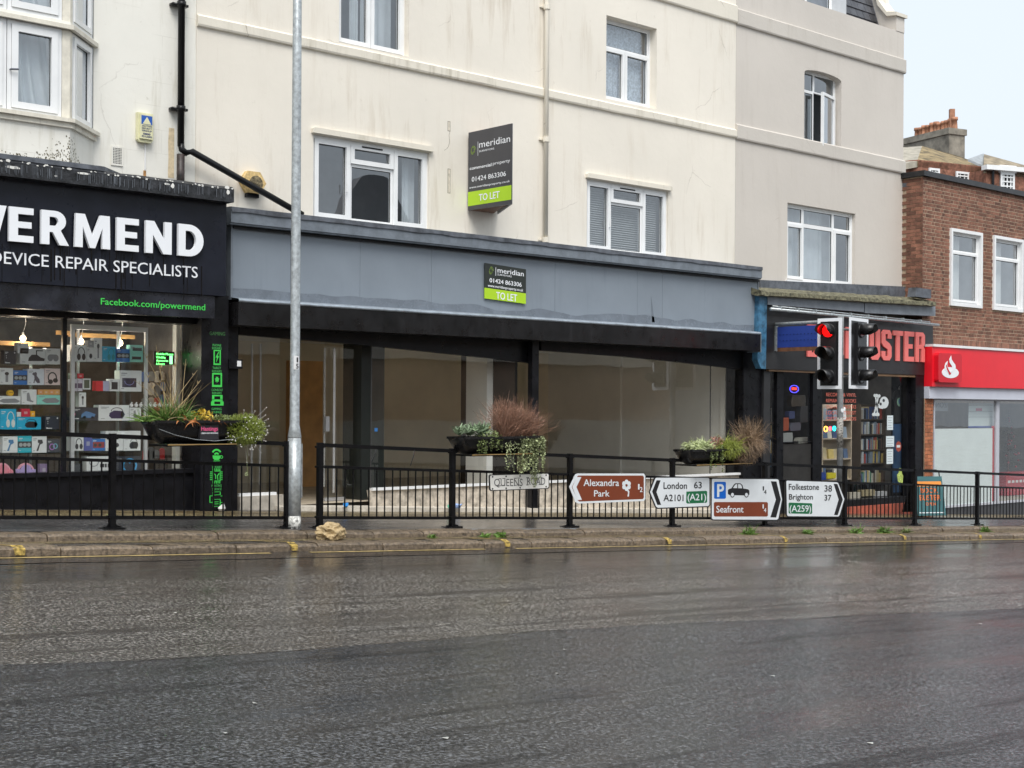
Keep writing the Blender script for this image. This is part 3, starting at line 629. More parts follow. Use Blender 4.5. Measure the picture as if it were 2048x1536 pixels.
# arched head of upper window
mb = MB(); n = 10; c_ = (g2[0] + g2[1]) / 2; hw = (g2[1] - g2[0]) / 2
pts = [(g2[0], g2[3] + .001)] + [(c_ + hw * math.cos(math.pi - math.pi * k / n), g2[3] - .09 + .085 * math.sin(math.pi * k / n)) for k in range(n + 1)] + [(g2[1], g2[3] + .001)]
poly(mb, FC, pts, -.17, -.001); ob('arched_head', mb, GREYR, grey)
band(FC, 1640, 285, 314, cx1 + .006, GX1 + .03, BANDG, grey); band(FC, 1640, 68, 99, cx1 + .006, GX1 + .03, BANDG, grey)
# mansard slates, dormer, coping
FM = Fr((0, 16.55, vPar), (1, 0, 0), (0, -math.cos(.3), math.sin(.3)), (0, math.sin(.3), math.cos(.3)))
u0_, _ = FM.px(1662, 0); u1_ = GX1 - .42
mb = MB(); box(mb, FM, cx1, GX1 - .35, -.1, 2.6, -.1, -.02); ob('mansard_roof', mb, LEAD, grey)
slat = {}
for row in range(7):
    for k in range(int((u1_ - u0_) / .24) + 2):
        a = u0_ + .24 * k - (.12 if row % 2 else 0); c = min(a + .232, u1_); a = max(a, u0_)
        if c - a < .05: continue
        mb = MB(); z = .02 + .19 * row; p = [FM.P(a, z, .0), FM.P(c, z, .0), FM.P(c, z + .22, -.018), FM.P(a, z + .22, -.018), FM.P(a, z, .012), FM.P(c, z, .012), FM.P(c, z + .22, -.008), FM.P(a, z + .22, -.008)]
        mb.add(p, [(4, 5, 6, 7), (0, 1, 5, 4), (1, 2, 6, 5), (3, 0, 4, 7), (2, 3, 7, 6)]); ob('slate', mb, SLATE, grey)
dw = FY(16.45); d0 = dw.px(1560, 20)[0]; d1 = dw.px(1664, 20)[0]
window(grey, dw, d0, d1, vPar - .02, vPar + 1.2, [(0, .5, 0, 1, 0), (.5, 1, 0, 1, 0)], w0=-.05, t=.05, rd=1.0)
mb = MB(); Fc = FY(16.24)
# raked coping at the right gable, sweeping down to a small block
Fg = Fr((GX1, 0, 0), (0, -1, 0), (1, 0, 0))
prof = [(0, vPar + .42), (.0, vPar - .02)]
mb = MB(); sidep = [(-16.24, vPar), (-16.24, vPar + .30), (-16.42, vPar + .34), (-16.62, vPar + .62), (-17.3, vPar + 2.9), (-17.5, vPar + 2.9), (-17.5, vPar)]
poly(mb, Fg, sidep, -.30, .0); ob('gable_parapet', mb, GREYR, grey)
mb = MB(); cop = [(-16.20, vPar + .30), (-16.20, vPar + .37), (-16.44, vPar + .42), (-16.64, vPar + .70), (-17.3, vPar + 3.0), (-17.5, vPar + 3.0), (-17.36, vPar + 2.88), (-16.66, vPar + .60), (-16.44, vPar + .33)]
poly(mb, Fg, cop, -.36, .05); ob('coping', mb, BAND, grey)
# --- brick building with individual bricks
FBk = FY(15.77); BX0 = FBk.px(1845, 500)[0]; BX1 = BX0 + 9.5
brk = thing('brick_building', 'brown brick two storey building above the red bank front', 'building', (BX0 + 4, 16.5, ZW(27, 16)))
zt = FBk.px(1845, 352)[1]; zb = FBk.px(1866, 689)[1] + .0
h1 = rectpx(FBk, 1900, 1962, 457, 610); h2 = rectpx(FBk, 1986, 2044, 471, 620); sp = h2[0] - h1[0]
holes = [h1, (h2[0], h2[1], h1[2], h1[3])] + [(h2[0] + sp * k, h2[1] + sp * k, h1[2], h1[3]) for k in (1, 2)]
mb = MB(); wallsheet(mb, FBk, BX0 + .006, BX1, zb - 1.2, zt, holes, .2, -.004); mb.add([(BX0 + .012, 15.785, zb - 1.3), (BX0 + .012, 24, zb - 1.3), (BX0 + .012, 24, zt), (BX0 + .012, 15.785, zt)], [(0, 3, 2, 1)]); ob('wall', mb, MORTAR, brk)
def brickmesh(L_, m_=BRICK):
    mb = MB(); F = Fr((0, 0, 0), (1, 0, 0), (0, -1, 0)); L_ -= .010; h = .065; e = .003
    mb.add([F.P(0, 0, -.012), F.P(L_, 0, -.012), F.P(L_, h, -.012), F.P(0, h, -.012), F.P(e, e, 0), F.P(L_ - e, e, 0), F.P(L_ - e, h - e, 0), F.P(e, h - e, 0)], [(4, 5, 6, 7), (0, 1, 5, 4), (1, 2, 6, 5), (2, 3, 7, 6), (3, 0, 4, 7)])
    me = meshof('brick', mb); me.materials.append(m_); return me
allb = []
row = 0; z = zb + .14
while z < zt - .06:
    x = BX0 - (.0 if row % 2 else .17); k = 0
    while x < BX1 - .1:
        l = .225 if (k % 2 == 0) else .1125
        if row % 2 == 1: l = .1125 if (k % 2 == 0) else .225
        a, c = max(x, BX0), min(x + l, BX1)
        segs = [(a, c)]
        for h in holes:
            ns = []
            for (p, q) in segs:
                if z + .06 < h[2] or z > h[3] or q < h[0] or p > h[1]: ns.append((p, q))
                else:
                    if p < h[0] - .05: ns.append((p, h[0] + .004))
                    if q > h[1] + .05: ns.append((h[1] - .004, q))
            segs = ns
        for p, q in segs:
            if q - p > .03: allb.append((p, z, q - p))
        x += l; k += 1
    z += .075; row += 1
allb.sort(key=lambda t: t[0] + (0 if t[1] > zb else 100))
cache = {}
joined = MB(); jit = random.Random(5)
for i, (x, z, l) in enumerate(allb):
    key = round(l, 2); dw_ = jit.uniform(-.003, .003)
    if i < 300:
        if key not in cache: cache[key] = brickmesh(l)
        b_ = link('brick', cache[key], None, brk); b_.matrix_parent_inverse = Matrix.Translation(-brk.location); b_.location = (x + .005, 15.77 + dw_, z)
    else:
        F = FBk; L_ = l - .010; e = .003
        joined.add([F.P(x + .005 + a, z + c, w_ - dw_) for a, c, w_ in ((0, 0, -.012), (L_, 0, -.012), (L_, .065, -.012), (0, .065, -.012), (e, e, 0), (L_ - e, e, 0), (L_ - e, .062, 0), (e, .062, 0))], [(4, 5, 6, 7), (0, 1, 5, 4), (1, 2, 6, 5), (2, 3, 7, 6), (3, 0, 4, 7)])
# soldier course over the fascia and the short return wall, joined
x = BX0
while x < BX1 - .08:
    box(joined, FBk, x + .005, x + .070, zb - .06, zb + .13, -.012, -.001); x += .075
FR_ = Fr((BX0, 0, 0), (0, -1, 0), (-1, 0, 0)); z = EYE + .8; row = 0
while z < zt - .06:
    y = -16.26 + (.11 if row % 2 else 0)
    while y < -15.79:
        box(joined, FR_, max(y, -16.26), min(y + .215, -15.772), z, z + .065, -.012, .004); y += .225
    z += .075; row += 1
ob('brickwork', joined, BRICK, brk, kind='stuff')
for h in holes:
    wn = window(brk, FBk, h[0] + .055, h[1] - .055, h[2] + .055, h[3] - .055, [(0, 1, .74, 1, 0), (0, 1, 0, .74, 1)], w0=-.08, t=.05, rd=.8)
    mb = MB()
    for q in ((h[0] - .01, h[0] + .055, h[2] - .01, h[3] + .01), (h[1] - .055, h[1] + .01, h[2] - .01, h[3] + .01), (h[0] + .055, h[1] - .055, h[2] - .01, h[2] + .055), (h[0] + .055, h[1] - .055, h[3] - .055, h[3] + .01)): box(mb, FBk, *q, -.1, .045)
    ob('surround', mb, UPVC, wn)
    curtain(FBk, h[0] + .1, h[0] + .1 + (h[1] - h[0]) * .55, h[2] + .08, h[3] - .05, -.25, mat('white_blind_cloth', (.72, .74, .73), .8, var=.05), wn, 5, .01)
mb = MB(); box(mb, FBk, BX0 - .06, BX1, zt, zt + .11, -.5, .07); poly(mb, Fr((BX0 - .03, 0, 0), (0, -1, 0), (-1, 0, 0)), [(-16.9, zt), (-15.7, zt), (-15.7, zt + .11), (-16.9, zt + .11)], -.2, .03); ob('parapet_cap', mb, mat('wet_felt', (.02, .02, .022), .35, var=.4, vs_=6), brk)
mb = MB(); box(mb, FBk, BX0, BX1, zt - .2, zt - .05, -6, -.35); ob('flat_roof', mb, LEAD, brk)
ORD = ('first', 'second', 'third', 'fourth', 'fifth', 'sixth', 'seventh', 'eighth', 'ninth', 'tenth', 'eleventh', 'twelfth', 'thirteenth', 'fourteenth', 'fifteenth', 'sixteenth', 'seventeenth', 'eighteenth', 'nineteenth', 'twentieth') + tuple('twenty-' + x for x in ('first', 'second', 'third', 'fourth', 'fifth', 'sixth', 'seventh', 'eighth', 'ninth')) + ('thirtieth',) + tuple('thirty-' + x for x in ('first', 'second', 'third', 'fourth', 'fifth', 'sixth', 'seventh', 'eighth', 'ninth'))
# ================================================================== SHOPFRONTS
def rr_(F, mb, pts4, w0, w1): return pxpoly(mb, F, pts4, w0, w1)
# ---------------- repair shop (left)
RX0 = -6.0
FP = FY(15.45); FPb = FY(15.6); FCo = FY(15.3); FW = FY(15.8)
rs = thing('repair_shopfront', 'black phone repair shopfront with big white raised letters', 'shopfront', (5, 15.7, ZW(5, 15.7)))
uR, vT = FP.px(453, 414); vB = FP.px(0, 563)[1]
mb = MB(); box(mb, FP, RX0, uR, vB, vT + .05, -.3, 0); ob('fascia_board', mb, NAVY, rs)
uE, vC0 = FCo.px(468, 405); vC1 = FCo.px(468, 379)[1]
mb = MB(); n = 60; v = []; f = []
for i in range(n + 1):
    u = RX0 + (uE - RX0) * i / n; j = .008 * noise.noise(Vector((u * 4, 0, 1)))
    v += [FCo.P(u, vC0 + j, -.6), FCo.P(u, vC0 + j, 0), FCo.P(u, vC1 + j, .0), FCo.P(u, vC1 + .035 + j * 2, -.04), FCo.P(u, vC1 + .07 + j, -.98)]
for i in range(n):
    for q in range(4): f.append((i * 5 + q, (i + 1) * 5 + q, (i + 1) * 5 + q + 1, i * 5 + q + 1))
f += [tuple(range(5))[::-1], tuple(n * 5 + q for q in range(5))]
ob('cornice', MB().add(v, f), mat('weathered_black_board', (.022, .023, .026), .35, var=.8, vs_=10, bump=.7, bs=22, streak=1.0, streakcol=(.12, .13, .15)), rs)
FLAKE = mat('peeled_paint_patch', (.75, .74, .70), .6, var=.1)
for (x, y, l, h) in ((25, 335, 30, 5), (168, 347, 30, 4), (334, 368, 14, 4), (345, 372, 8, 10), (456, 384, 8, 9), (112, 352, 6, 3)):
    u, v_ = FCo.px(x, y); mb = MB(); pts = []
    for k in range(12):
        a = 2 * math.pi * k / 12; pts.append((u + l / 340 * math.cos(a) * (1 + .3 * noise.noise(Vector((x, k * 1.7, 0)))), v_ + h / 340 * math.sin(a) * (1 + .9 * noise.noise(Vector((x, k * 2.7, 4))))))
    poly(mb, FCo, pts, -.01, .003); ob('peeled_patch', mb, FLAKE, rs)
mb = MB(); rf = random.Random(8)
for k in range(85):
    u = uE - rf.random() ** 1.2 * 5.2; sz = rf.uniform(.003, .012) * (1 if rf.random() < .85 else 2.2); vv = vC1 + .012 - abs(rf.gauss(0, .010)); poly(mb, FCo, [(u + sz * 1.6 * math.cos(a) * rf.uniform(.5, 1.2), vv + sz * math.sin(a) * rf.uniform(.5, 1.3)) for a in (0, .9, 1.8, 2.8, 3.7, 4.6, 5.4)], .001, .0045 + .0003 * (k % 9))
ob('peeled_edge', mb, FLAKE, rs, kind='stuff')
mb = MB(); DRP = mat('pale_drip_mark', (.10, .11, .125), .4, var=.3)
for k in range(240):
    u = uE - .05 - rf.random() * 6.5; l = rf.uniform(.05, .2); v0d = vC0 + rf.uniform(.02, .06); box(mb, FCo, u, u + rf.uniform(.003, .008), v0d, min(v0d + l, vC1 - .02), .009, .0105 + .0002 * (k % 7))
ob('drip_marks', mb, DRP, rs, kind='stuff')
mb = MB(); DRK = mat('dark_run_mark', (.003, .003, .004), .2, var=0)
for k in range(70):
    u = uR - .3 - rf.random() * 4.2; l = rf.uniform(.1, .45); v1d = vB + rf.uniform(.25, .5); w_ = rf.uniform(.003, .02); box(mb, FP, u, u + w_, v1d - l, v1d, 0, .0012 + .0002 * (k % 9))
ob('run_marks', mb, DRK, rs, kind='stuff')
# moss and grime speckle at the foot of the white bay
mb = MB(); MG = mat('moss_speckle', (.13, .11, .055), .9, var=.6, vs_=20)
for k in range(1500):
    t_ = rf.random(); 
    if t_ < .72: F_, u = FB, cb - (rf.random() ** 1.3) * 2.6
    else: F_, u = FS, rf.random() * SW
    hgt = (.10 + .22 * math.exp(-((u - cb) / .25) ** 2) if F_ is FB else .30 * math.exp(-(u / .22) ** 2) + .07); vv = vC1 + .08 + abs(rf.gauss(0, .5)) * hgt; sz = rf.uniform(.003, .010)
    p = [F_.P(u + sz * math.cos(a), vv + sz * math.sin(a) * 1.3, .0015 + .0002 * (k % 8)) for a in (0, 1.6, 3.1, 4.7)]; mb.add(p, [(0, 1, 2, 3)])
ob('moss_speckle', mb, MG, rs, kind='stuff')
# lead flashing below the bay
mb = MB(); poly(mb, Fr((0, 0, vC1 + .03), (1, 0, 0), (0, 0, 1), (0, 1, 0)), [(hx, 15.32), (cb + .25, 15.32), (bayR + .35, 15.9), (bayR + .35, 16.2), (hx, 16.2)], 0, .055); ob('bay_flashing', mb, LEAD, rs)
# second board
_l = 0
uL, vb2 = FPb.px(431, 637); vt2 = FPb.px(0, 563)[1]
mb = MB(); box(mb, FP, RX0, FP.px(432, 600)[0], FP.px(432, 637)[1], vB - .004, -.2, -.03); ob('lower_board', mb, mat('dark_blind_box', (.02, .022, .03), .28, var=.5, vs_=3, streak=.6, streakcol=(.005, .005, .006), rvar=.1), rs)
u0, v0 = FP.px(13, 483); u1, _ = FP.px(401, 500); h = FP.px(30, 414)[1] - FP.px(30, 483)[1]
# "ERMEND" spans u0..u1; POW runs on to the left, outside the frame
# BOOKBUSTER in blocky chamfered capitals
GL = {'B': [[(0, 0), (.8, 0), (1, .1), (1, .42), (.85, .5), (1, .58), (1, .9), (.8, 1), (0, 1)], [(.38, .14), (.62, .14), (.62, .42), (.38, .42)], [(.38, .58), (.62, .58), (.62, .86), (.38, .86)]],
      'O': [[(.2, 0), (.8, 0), (1, .12), (1, .88), (.8, 1), (.2, 1), (0, .88), (0, .12)], [(.38, .14), (.62, .14), (.62, .86), (.38, .86)]],
      'K': [[(0, 0), (.38, 0), (.38, .4), (.62, 0), (1.02, 0), (.66, .52), (1, 1), (.62, 1), (.38, .62), (.38, 1), (0, 1)]],
      'U': [[(.2, 0), (.8, 0), (1, .12), (1, 1), (.62, 1), (.62, .16), (.38, .16), (.38, 1), (0, 1), (0, .12)]],
      'S': [[(.2, 0), (.8, 0), (1, .12), (1, .45), (.8, .56), (.38, .66), (.38, .86), (.62, .86), (.62, .72), (1, .72), (1, .88), (.8, 1), (.2, 1), (0, .88), (0, .56), (.2, .45), (.62, .36), (.62, .14), (.38, .14), (.38, .3), (0, .3), (0, .12)]],
      'T': [[(.31, 0), (.69, 0), (.69, .84), (1, .84), (1, 1), (0, 1), (0, .84), (.31, .84)]],
      'E': [[(0, 0), (1, 0), (1, .16), (.4, .16), (.4, .43), (.85, .43), (.85, .58), (.4, .58), (.4, .84), (1, .84), (1, 1), (0, 1)]],
      'R': [[(0, 0), (.38, 0), (.38, .44), (.62, .44), (.62, 0), (1, 0), (1, .44), (.86, .52), (1, .6), (1, .9), (.8, 1), (0, 1)], [(.38, .58), (.62, .58), (.62, .86), (.38, .86)]]}
from mathutils.geometry import tessellate_polygon
def glyph(ch, F, u0_, u1_, v0_, v1_, w0_, w1_, m_, par):
    loops = [[F.P(u0_ + (u1_ - u0_) * x, v0_ + (v1_ - v0_) * y, w1_) for x, y in l] for l in GL[ch]]
    l2 = [[Vector((x, y, 0)) for x, y in l] for l in GL[ch]]
    tris = tessellate_polygon(l2); vv = [p for l in loops for p in l]; n = len(vv); bk = [p - F.en * (w1_ - w0_) for p in vv]; fs = []
    flat = [p for l in l2 for p in l]
    for t_ in tris:
        A_, B_, C_ = (flat[i] for i in t_); s_ = (B_ - A_).cross(C_ - A_).z; fs.append(tuple(t_) if s_ > 0 else tuple(t_)[::-1])
    k = 0
    for li, l in enumerate(loops):
        m__ = len(l)
        for i in range(m__):
            i2 = k + (i + 1) % m__; i1 = k + i; q = (i1, n + i1, n + i2, i2); fs.append(q if li else q)
        k += m__
    return ob('letter', MB().add(vv + bk, fs), m_, par)

def arc(cx_, cy_, rx, ry, a0, a1, n=10): return [(cx_ + rx * math.cos(math.radians(a0 + (a1 - a0) * k / n)), cy_ + ry * math.sin(math.radians(a0 + (a1 - a0) * k / n))) for k in range(n + 1)]
GB = {'E': (.72, [[(0, 0), (1, 0), (1, .19), (.36, .19), (.36, .41), (.92, .41), (.92, .59), (.36, .59), (.36, .81), (1, .81), (1, 1), (0, 1)]]),
      'R': (.80, [[(0, 0), (.31, 0), (.31, .37), (.44, .37), (.70, 0), (1.06, 0), (.74, .43)] + arc(.52, .70, .42, .30, -50, 90, 10) + [(0, 1)], [(.31, .56)] + arc(.50, .69, .15, .13, -90, 90, 8) + [(.31, .82)]]),
      'M': (1.10, [[(0, 0), (.22, 0), (.22, .62), (.43, 0), (.58, 0), (.79, .62), (.79, 0), (1.02, 0), (1.0, 1), (.73, 1), (.505, .36), (.28, 1), (0.02, 1)]]),
      'N': (.88, [[(0, 0), (.27, 0), (.27, .58), (.68, 0), (1, 0), (1, 1), (.73, 1), (.73, .42), (.32, 1), (0, 1)]]),
      'D': (.88, [[(0, 0)] + arc(.42, .5, .58, .5, -90, 90, 16) + [(0, 1)], [(.28, .20)] + arc(.42, .5, .28, .30, -90, 90, 12) + [(.28, .80)]]),
      'P': (.72, [[(0, 0), (.34, 0), (.34, .35)] + arc(.55, .675, .45, .325, -90, 90, 12) + [(0, 1)], [(.34, .54)] + arc(.52, .68, .15, .14, -90, 90, 8) + [(.34, .82)]]),
      'O': (1.0, [arc(.5, .5, .52, .52, 0, 352, 30), arc(.5, .5, .25, .30, 0, 350, 24)]),
      'W': (1.3, [[(.20, 0), (.38, 0), (.5, .55), (.62, 0), (.80, 0), (1, 1), (.79, 1), (.70, .42), (.59, 1), (.41, 1), (.30, .42), (.21, 1), (0, 1)]])}
def rawglyph(loops_, F, u0_, u1_, v0_, v1_, w0_, w1_, m_, par):
    GL['_'] = loops_; o_g = glyph('_', F, u0_, u1_, v0_, v1_, w0_, w1_, m_, par); return o_g

hgt = h; tot = sum(GB[c_][0] for c_ in 'ERMEND') ; gap_ = .235
sc_ = (u1 - u0) / (tot + gap_ * 5); x_ = u0
for c_ in 'ERMEND': rawglyph(GB[c_][1], FP, x_, x_ + GB[c_][0] * sc_, v0, v0 + hgt, .03, .075, SIGNW, rs); x_ += (GB[c_][0] + gap_) * sc_
x_ = u0 - .08 * sc_
for c_ in 'WOP': x_ -= GB[c_][0] * sc_; rawglyph(GB[c_][1], FP, x_, x_ + GB[c_][0] * sc_, v0, v0 + hgt, .03, .075, SIGNW, rs); x_ -= gap_ * sc_

u1 = FP.px(395, 550)[0]; uD = FP.px(5, 525)[0]; hh = (FP.px(30, 505)[1] - FP.px(30, 529)[1])
v_s = FP.px(30, 529)[1]
full, _x = text_mb('DEVICE REPAIR SPECIALISTS', -.008); p1, _x = text_mb('D', -.008); fr_ = .055
lettering('DEVICE REPAIR SPECIALISTS', FP, (uD - fr_ * u1) / (1 - fr_), u1, v_s, hh, 0, SIGNW, rs, -.004, .006)
FL = FY(15.48); a, b_ = FL.px(201, 609); c, _ = FL.px(410, 615); hh = FL.px(205, 596)[1] - FL.px(205, 609)[1]
lettering('Facebook.com/powermend', FL, a, c, b_, hh, .002, GREEN, rs, .012, .004)
# pilaster with stickers, second pilaster, sensor box
vG = lambda X, Y: ZW(X, Y)
a = FW.px(402, 800)[0]; c = FW.px(458, 800)[0]; top = FP.px(430, 637)[1] + .3
FPi = FY(15.62)
a2, c2 = FPi.px(402, 800)[0], FPi.px(456, 800)[0]
mb = MB(); box(mb, FPi, a2, c2, ZW(a2, 15.6) - .05, vB + .02, -.5, 0); ob('pilaster', mb, BLACK, rs)
s = FPi
vinyl = MB()
def pr(x0, y0, x1, y1): a, b_ = s.px(x0, y1); c, d = s.px(x1, y0); box(vinyl, s, a, c, min(b_, d), max(b_, d), 0, .002)
def pp(*pts): pxpoly(vinyl, s, pts, 0, .002)
# phone
for q in ((427, 700, 429.5, 730), (439, 700, 441.5, 730), (429.5, 700, 439, 702), (429.5, 727, 439, 730)): pr(*q)
pp((437, 703), (431, 715), (434, 715), (432, 725), (438, 712), (435, 712), (438.5, 703))
ob('phone_icon', vinyl, GREEN, rs); vinyl = MB()
# tablet
for q in ((424, 746, 427, 774), (441, 746, 444, 774), (427, 746, 441, 749), (427, 770, 441, 774)): pr(*q)
pts = []
for k in range(14):
    r_ = 7 if k % 2 == 0 else 4; pts.append((434 + r_ * .7 * math.sin(k * math.pi / 7), 759 + r_ * math.cos(k * math.pi / 7)))
pp(*pts)
ob('tablet_icon', vinyl, GREEN, rs); vinyl = MB()
# handheld console
for q in ((424, 790, 428.5, 800), (440.5, 790, 445, 800), (428.5, 790, 440.5, 792.5), (424, 799, 445, 803), (422, 803, 428.5, 811), (440.5, 803, 447, 811), (428.5, 808.5, 440.5, 811)): pr(*q)
ob('console_icon', vinyl, GREEN, rs)
def lab(t, x0, x1, yb, hpx, m_=GREEN): 
    a, b_ = FPi.px(x0, yb); c, _ = FPi.px(x1, yb); d = FPi.px(x0, yb - hpx)[1]; lettering(t, FPi, a, c, b_, d - b_, .0, m_, rs, .012)
lab('GAMING', 419, 450, 670, 7, mat('faded_green_vinyl', (.05, .16, .05), .4, var=.1))
DG = mat('green_vinyl_text', (.07, .42, .10), .4, var=.05)
for t, x0, x1, y in (('PHONE', 425, 442, 692.5), ('REPAIRS', 424, 443, 698.5), ('TABLET', 425, 442, 738), ('REPAIRS', 424, 443, 744.5), ('CONSOLE', 423, 445, 782), ('REPAIRS', 424, 443, 788.5), ('GAMING', 423, 443, 820), ('LOUNGE', 423, 443, 826.5), ('DEVICE', 425, 442, 930), ('REPAIRS', 424, 443, 937), ('PRINTING', 423, 443, 974), ('SERVICE', 424, 443, 981)): lab(t, x0, x1, y, 4.6, DG)
vinyl = MB()
uc, vc = s.px(433, 912)
for r_ in (.055, .10): ring(vinyl, s, uc, vc - .01, r_ * .85, r_, .022, 0, .002, math.radians(40), math.radians(140), 12)
pp((425, 911), (441, 911), (440, 917), (437, 920), (429, 920), (426, 917)); pr(427, 921, 440, 922.5); ring(vinyl, s, s.px(443, 914)[0], s.px(443, 914)[1], .02, .02, .007, 0, .002)
ob('cup_icon', vinyl, GREEN, rs); vinyl = MB()
pr(425, 941, 441, 943); pr(425, 961, 441, 963); pr(425, 943, 426.5, 961); pr(439.5, 943, 441, 961)
for k in range(5):
    pr(425 + k * 3.4, 937, 426.6 + k * 3.4, 941); pr(425 + k * 3.4, 963, 426.6 + k * 3.4, 967); pr(420, 943 + k * 3.8, 424, 944.8 + k * 3.8); pr(442, 943 + k * 3.8, 446, 944.8 + k * 3.8)
pp((428, 946), (432, 950), (432, 958), (430.5, 958), (430.5, 951), (427, 947)); pp((438, 946), (434, 951), (435, 960), (436.5, 960), (435.6, 952), (439, 947.5))
ob('chip_icon', vinyl, GREEN, rs); vinyl = MB()
for q in ((425, 983, 441, 984.5), (425, 984.5, 426.5, 989), (439.5, 984.5, 441, 989), (425, 989, 441, 990.5), (419, 991, 425, 992.5), (419, 992.5, 420.5, 1004), (419, 1004, 425, 1005.5), (441, 991, 447, 992.5), (445.5, 992.5, 447, 1004), (441, 1004, 447, 1005.5), (425, 998, 441, 999.5), (425, 999.5, 426.5, 1012), (439.5, 999.5, 441, 1012), (425, 1012, 441, 1013.5), (429, 1003, 437, 1004.5), (429, 1007, 437, 1008.5)): pr(*q)
ob('printer_icon', vinyl, GREEN, rs)
# shop window surround and stallriser
FG = FY(15.86); gl0 = RX0; gl1 = FG.px(396, 800)[0]; gtop = FG.px(200, 640)[1]; gbot = FG.px(20, 952)[1]
mb = MB(); box(mb, FG, RX0, gl1 + .1, ZW(RX0, 15.8) - .3 - .6, gbot, -.2, .05); box(mb, FG, RX0, gl1 + .1, gbot - .02, gbot + .03, -.1, .09); ob('stallriser', mb, BLACK, rs)
mb = MB(); box(mb, FG, RX0, gl1 + .1, gtop, vB, -.25, .1); ob('window_head', mb, BLACK, rs)
for q in ((RX0, FG.px(127, 800)[0]), (FG.px(127, 800)[0] + .004, gl1)):
    mb = MB(); mb.add([FG.P(q[0], gbot, 0), FG.P(q[1], gbot, 0), FG.P(q[1], gtop, 0), FG.P(q[0], gtop, 0)], [(0, 1, 2, 3)]); ob('shop_pane', mb, SHOPGLASS, rs)
mb = MB(); u = FG.px(127, 800)[0]; box(mb, FG, u - .02, u + .03, gbot, gtop, -.03, .02); ob('mullion', mb, BLACK, rs)
SHOPIN = mat('repair_shop_interior', (.11, .095, .08), .85, var=.5, vs_=2.5)
roombox(FG, RX0, FG.px(402, 800)[0], gbot - .2, gtop + .1, -.05, -2.6, SHOPIN, rs, 'interior')
pw0, pw1 = FY(16.4).px(352, 800)[0], FY(16.4).px(403, 800)[0]
mb = MB(); box(mb, FY(16.4), pw0, pw1 + .3, gbot - .1, gtop + .1, -.1, 0); box(mb, FY(16.4), pw0 + .28, pw0 + .30, gtop - .5, gtop + .1, 0, .01); ob('white_partition', mb, mat('white_boarding', (.72, .72, .68), .6, var=.05), rs)
# brick pier seen behind the window
FQ = FY(16.9); a, c = FQ.px(335, 800)[0], FQ.px(362, 800)[0]
mb = MB(); z = gbot
while z < gtop:
    for k in range(2): box(mb, FQ, a + k * .2 + (.05 if int(z / .075) % 2 else 0), a + k * .2 + .19, z, z + .065, -.1, R.uniform(0, .01))
    z += .075
ob('inner_brickwork', mb, mat('buff_inner_brick', (.38, .27, .19), .8, var=.3, rnd=.4, islands=True), rs, kind='stuff')
# ---- things in the repair shop window
LP = (.5, .36, .2)
bulbE = mat('lit_bulb', (1, .76, .45), .5, var=0, emit=9)
for x, y, yy, lb_ in ((46, 677, 700, 'lit bare bulb on a white flex, leftmost in the repair shop window'), (162, 683, 700, 'lit bare bulb above the white headphone box'), (240, 686, 700, 'lit bare bulb above the blue boxed toys')):
    F = FY(16.5); u, v_ = F.px(x, y); t = thing('hanging_bulb', lb_, 'light bulb', F.P(u, v_, 0), 'bare bulbs in the repair shop window')
    mb = MB(); v = []; f = []; n = 12
    for j in range(7):
        for i in range(n): a = math.pi * j / 6; v.append(F.P(u, v_, 0) + Vector((math.sin(a) * math.cos(2 * math.pi * i / n), math.sin(a) * math.sin(2 * math.pi * i / n), math.cos(a) * 1.15)) * .035)
    for j in range(6):
        for i in range(n): f.append((j * n + i, j * n + (i + 1) % n, (j + 1) * n + (i + 1) % n, (j + 1) * n + i))
    ob('bulb', MB().add(v, f), bulbE, t, True)
    mb = MB(); tube(mb, [F.P(u, v_ + .035, 0), F.P(u, v_ + .075, 0)], .016, 8); ob('lamp_holder', mb, WHITE, t)
    mb = MB(); tube(mb, [F.P(u, v_ + .075, 0), F.P(u + .03, v_ + .16, 0), F.P(u + .035, gtop + .1, 0)], .004, 5); ob('flex', mb, WHITE, t)
    ld = bpy.data.lights.new('bulb_light', 'POINT'); ld.energy = 5; ld.color = (1, .88, .74); ld.shadow_soft_size = .05; lo = bpy.data.objects.new('bulb_light', ld); C.objects.link(lo); lo.location = F.P(u, v_ - .13, .05); lo.parent = t; lo.matrix_parent_inverse = Matrix.Translation(-t.location)
for x, y in ((0, 0),):
    pass
F = FY(16.12)
# display cabinets: left one with glass shelves, right one with a silver frame
def cabinet(label, x0, x1, y0, y1, shelves, frame):
    a, _ = F.px(x0, 800); c, _ = F.px(x1, 800); t = thing('display_cabinet', label, 'display cabinet', F.P((a + c) / 2, gbot, -.2))
    xm = (x0 + x1) / 2; zt_ = F.px(xm, y0)[1]; zb_ = F.px(xm, y1)[1]
    if frame:
        for k, q in enumerate(((a, a + .045, zb_, zt_), (c - .035, c, zb_, zt_), (a + .045, c - .035, zt_ - .06, zt_), )): mb = MB(); box(mb, F, *q, .02, .06); ob('cabinet_frame', mb, mat('silver_frame', (.68, .69, .70), .35, .3, var=.05), t)
    for y in shelves:
        z = F.px(xm, y)[1]; mb = MB(); box(mb, F, a + .01, c - .01, z - .012, z, -.32, .01); ob('glass_shelf', mb, SHELFGLASS, t)
    for u_ in (a + .25 * (c - a), a + .78 * (c - a)):
        mb = MB(); box(mb, F, u_, u_ + .03, zb_, zt_, -.36, -.33); ob('upright', mb, ALU, t)
    return t
cabinet('frameless glass shelving full of boxed gadgets, left half of the repair shop window', -60, 121, 690, 950, (728.5, 770, 809, 859, 906, 952), False)
cabinet('silver framed display cabinet full of boxed gadgets in the repair shop window', 138, 291, 652, 950, (724, 783, 842, 902, 950), True)
mb = MB(); Fm = FY(16.5)
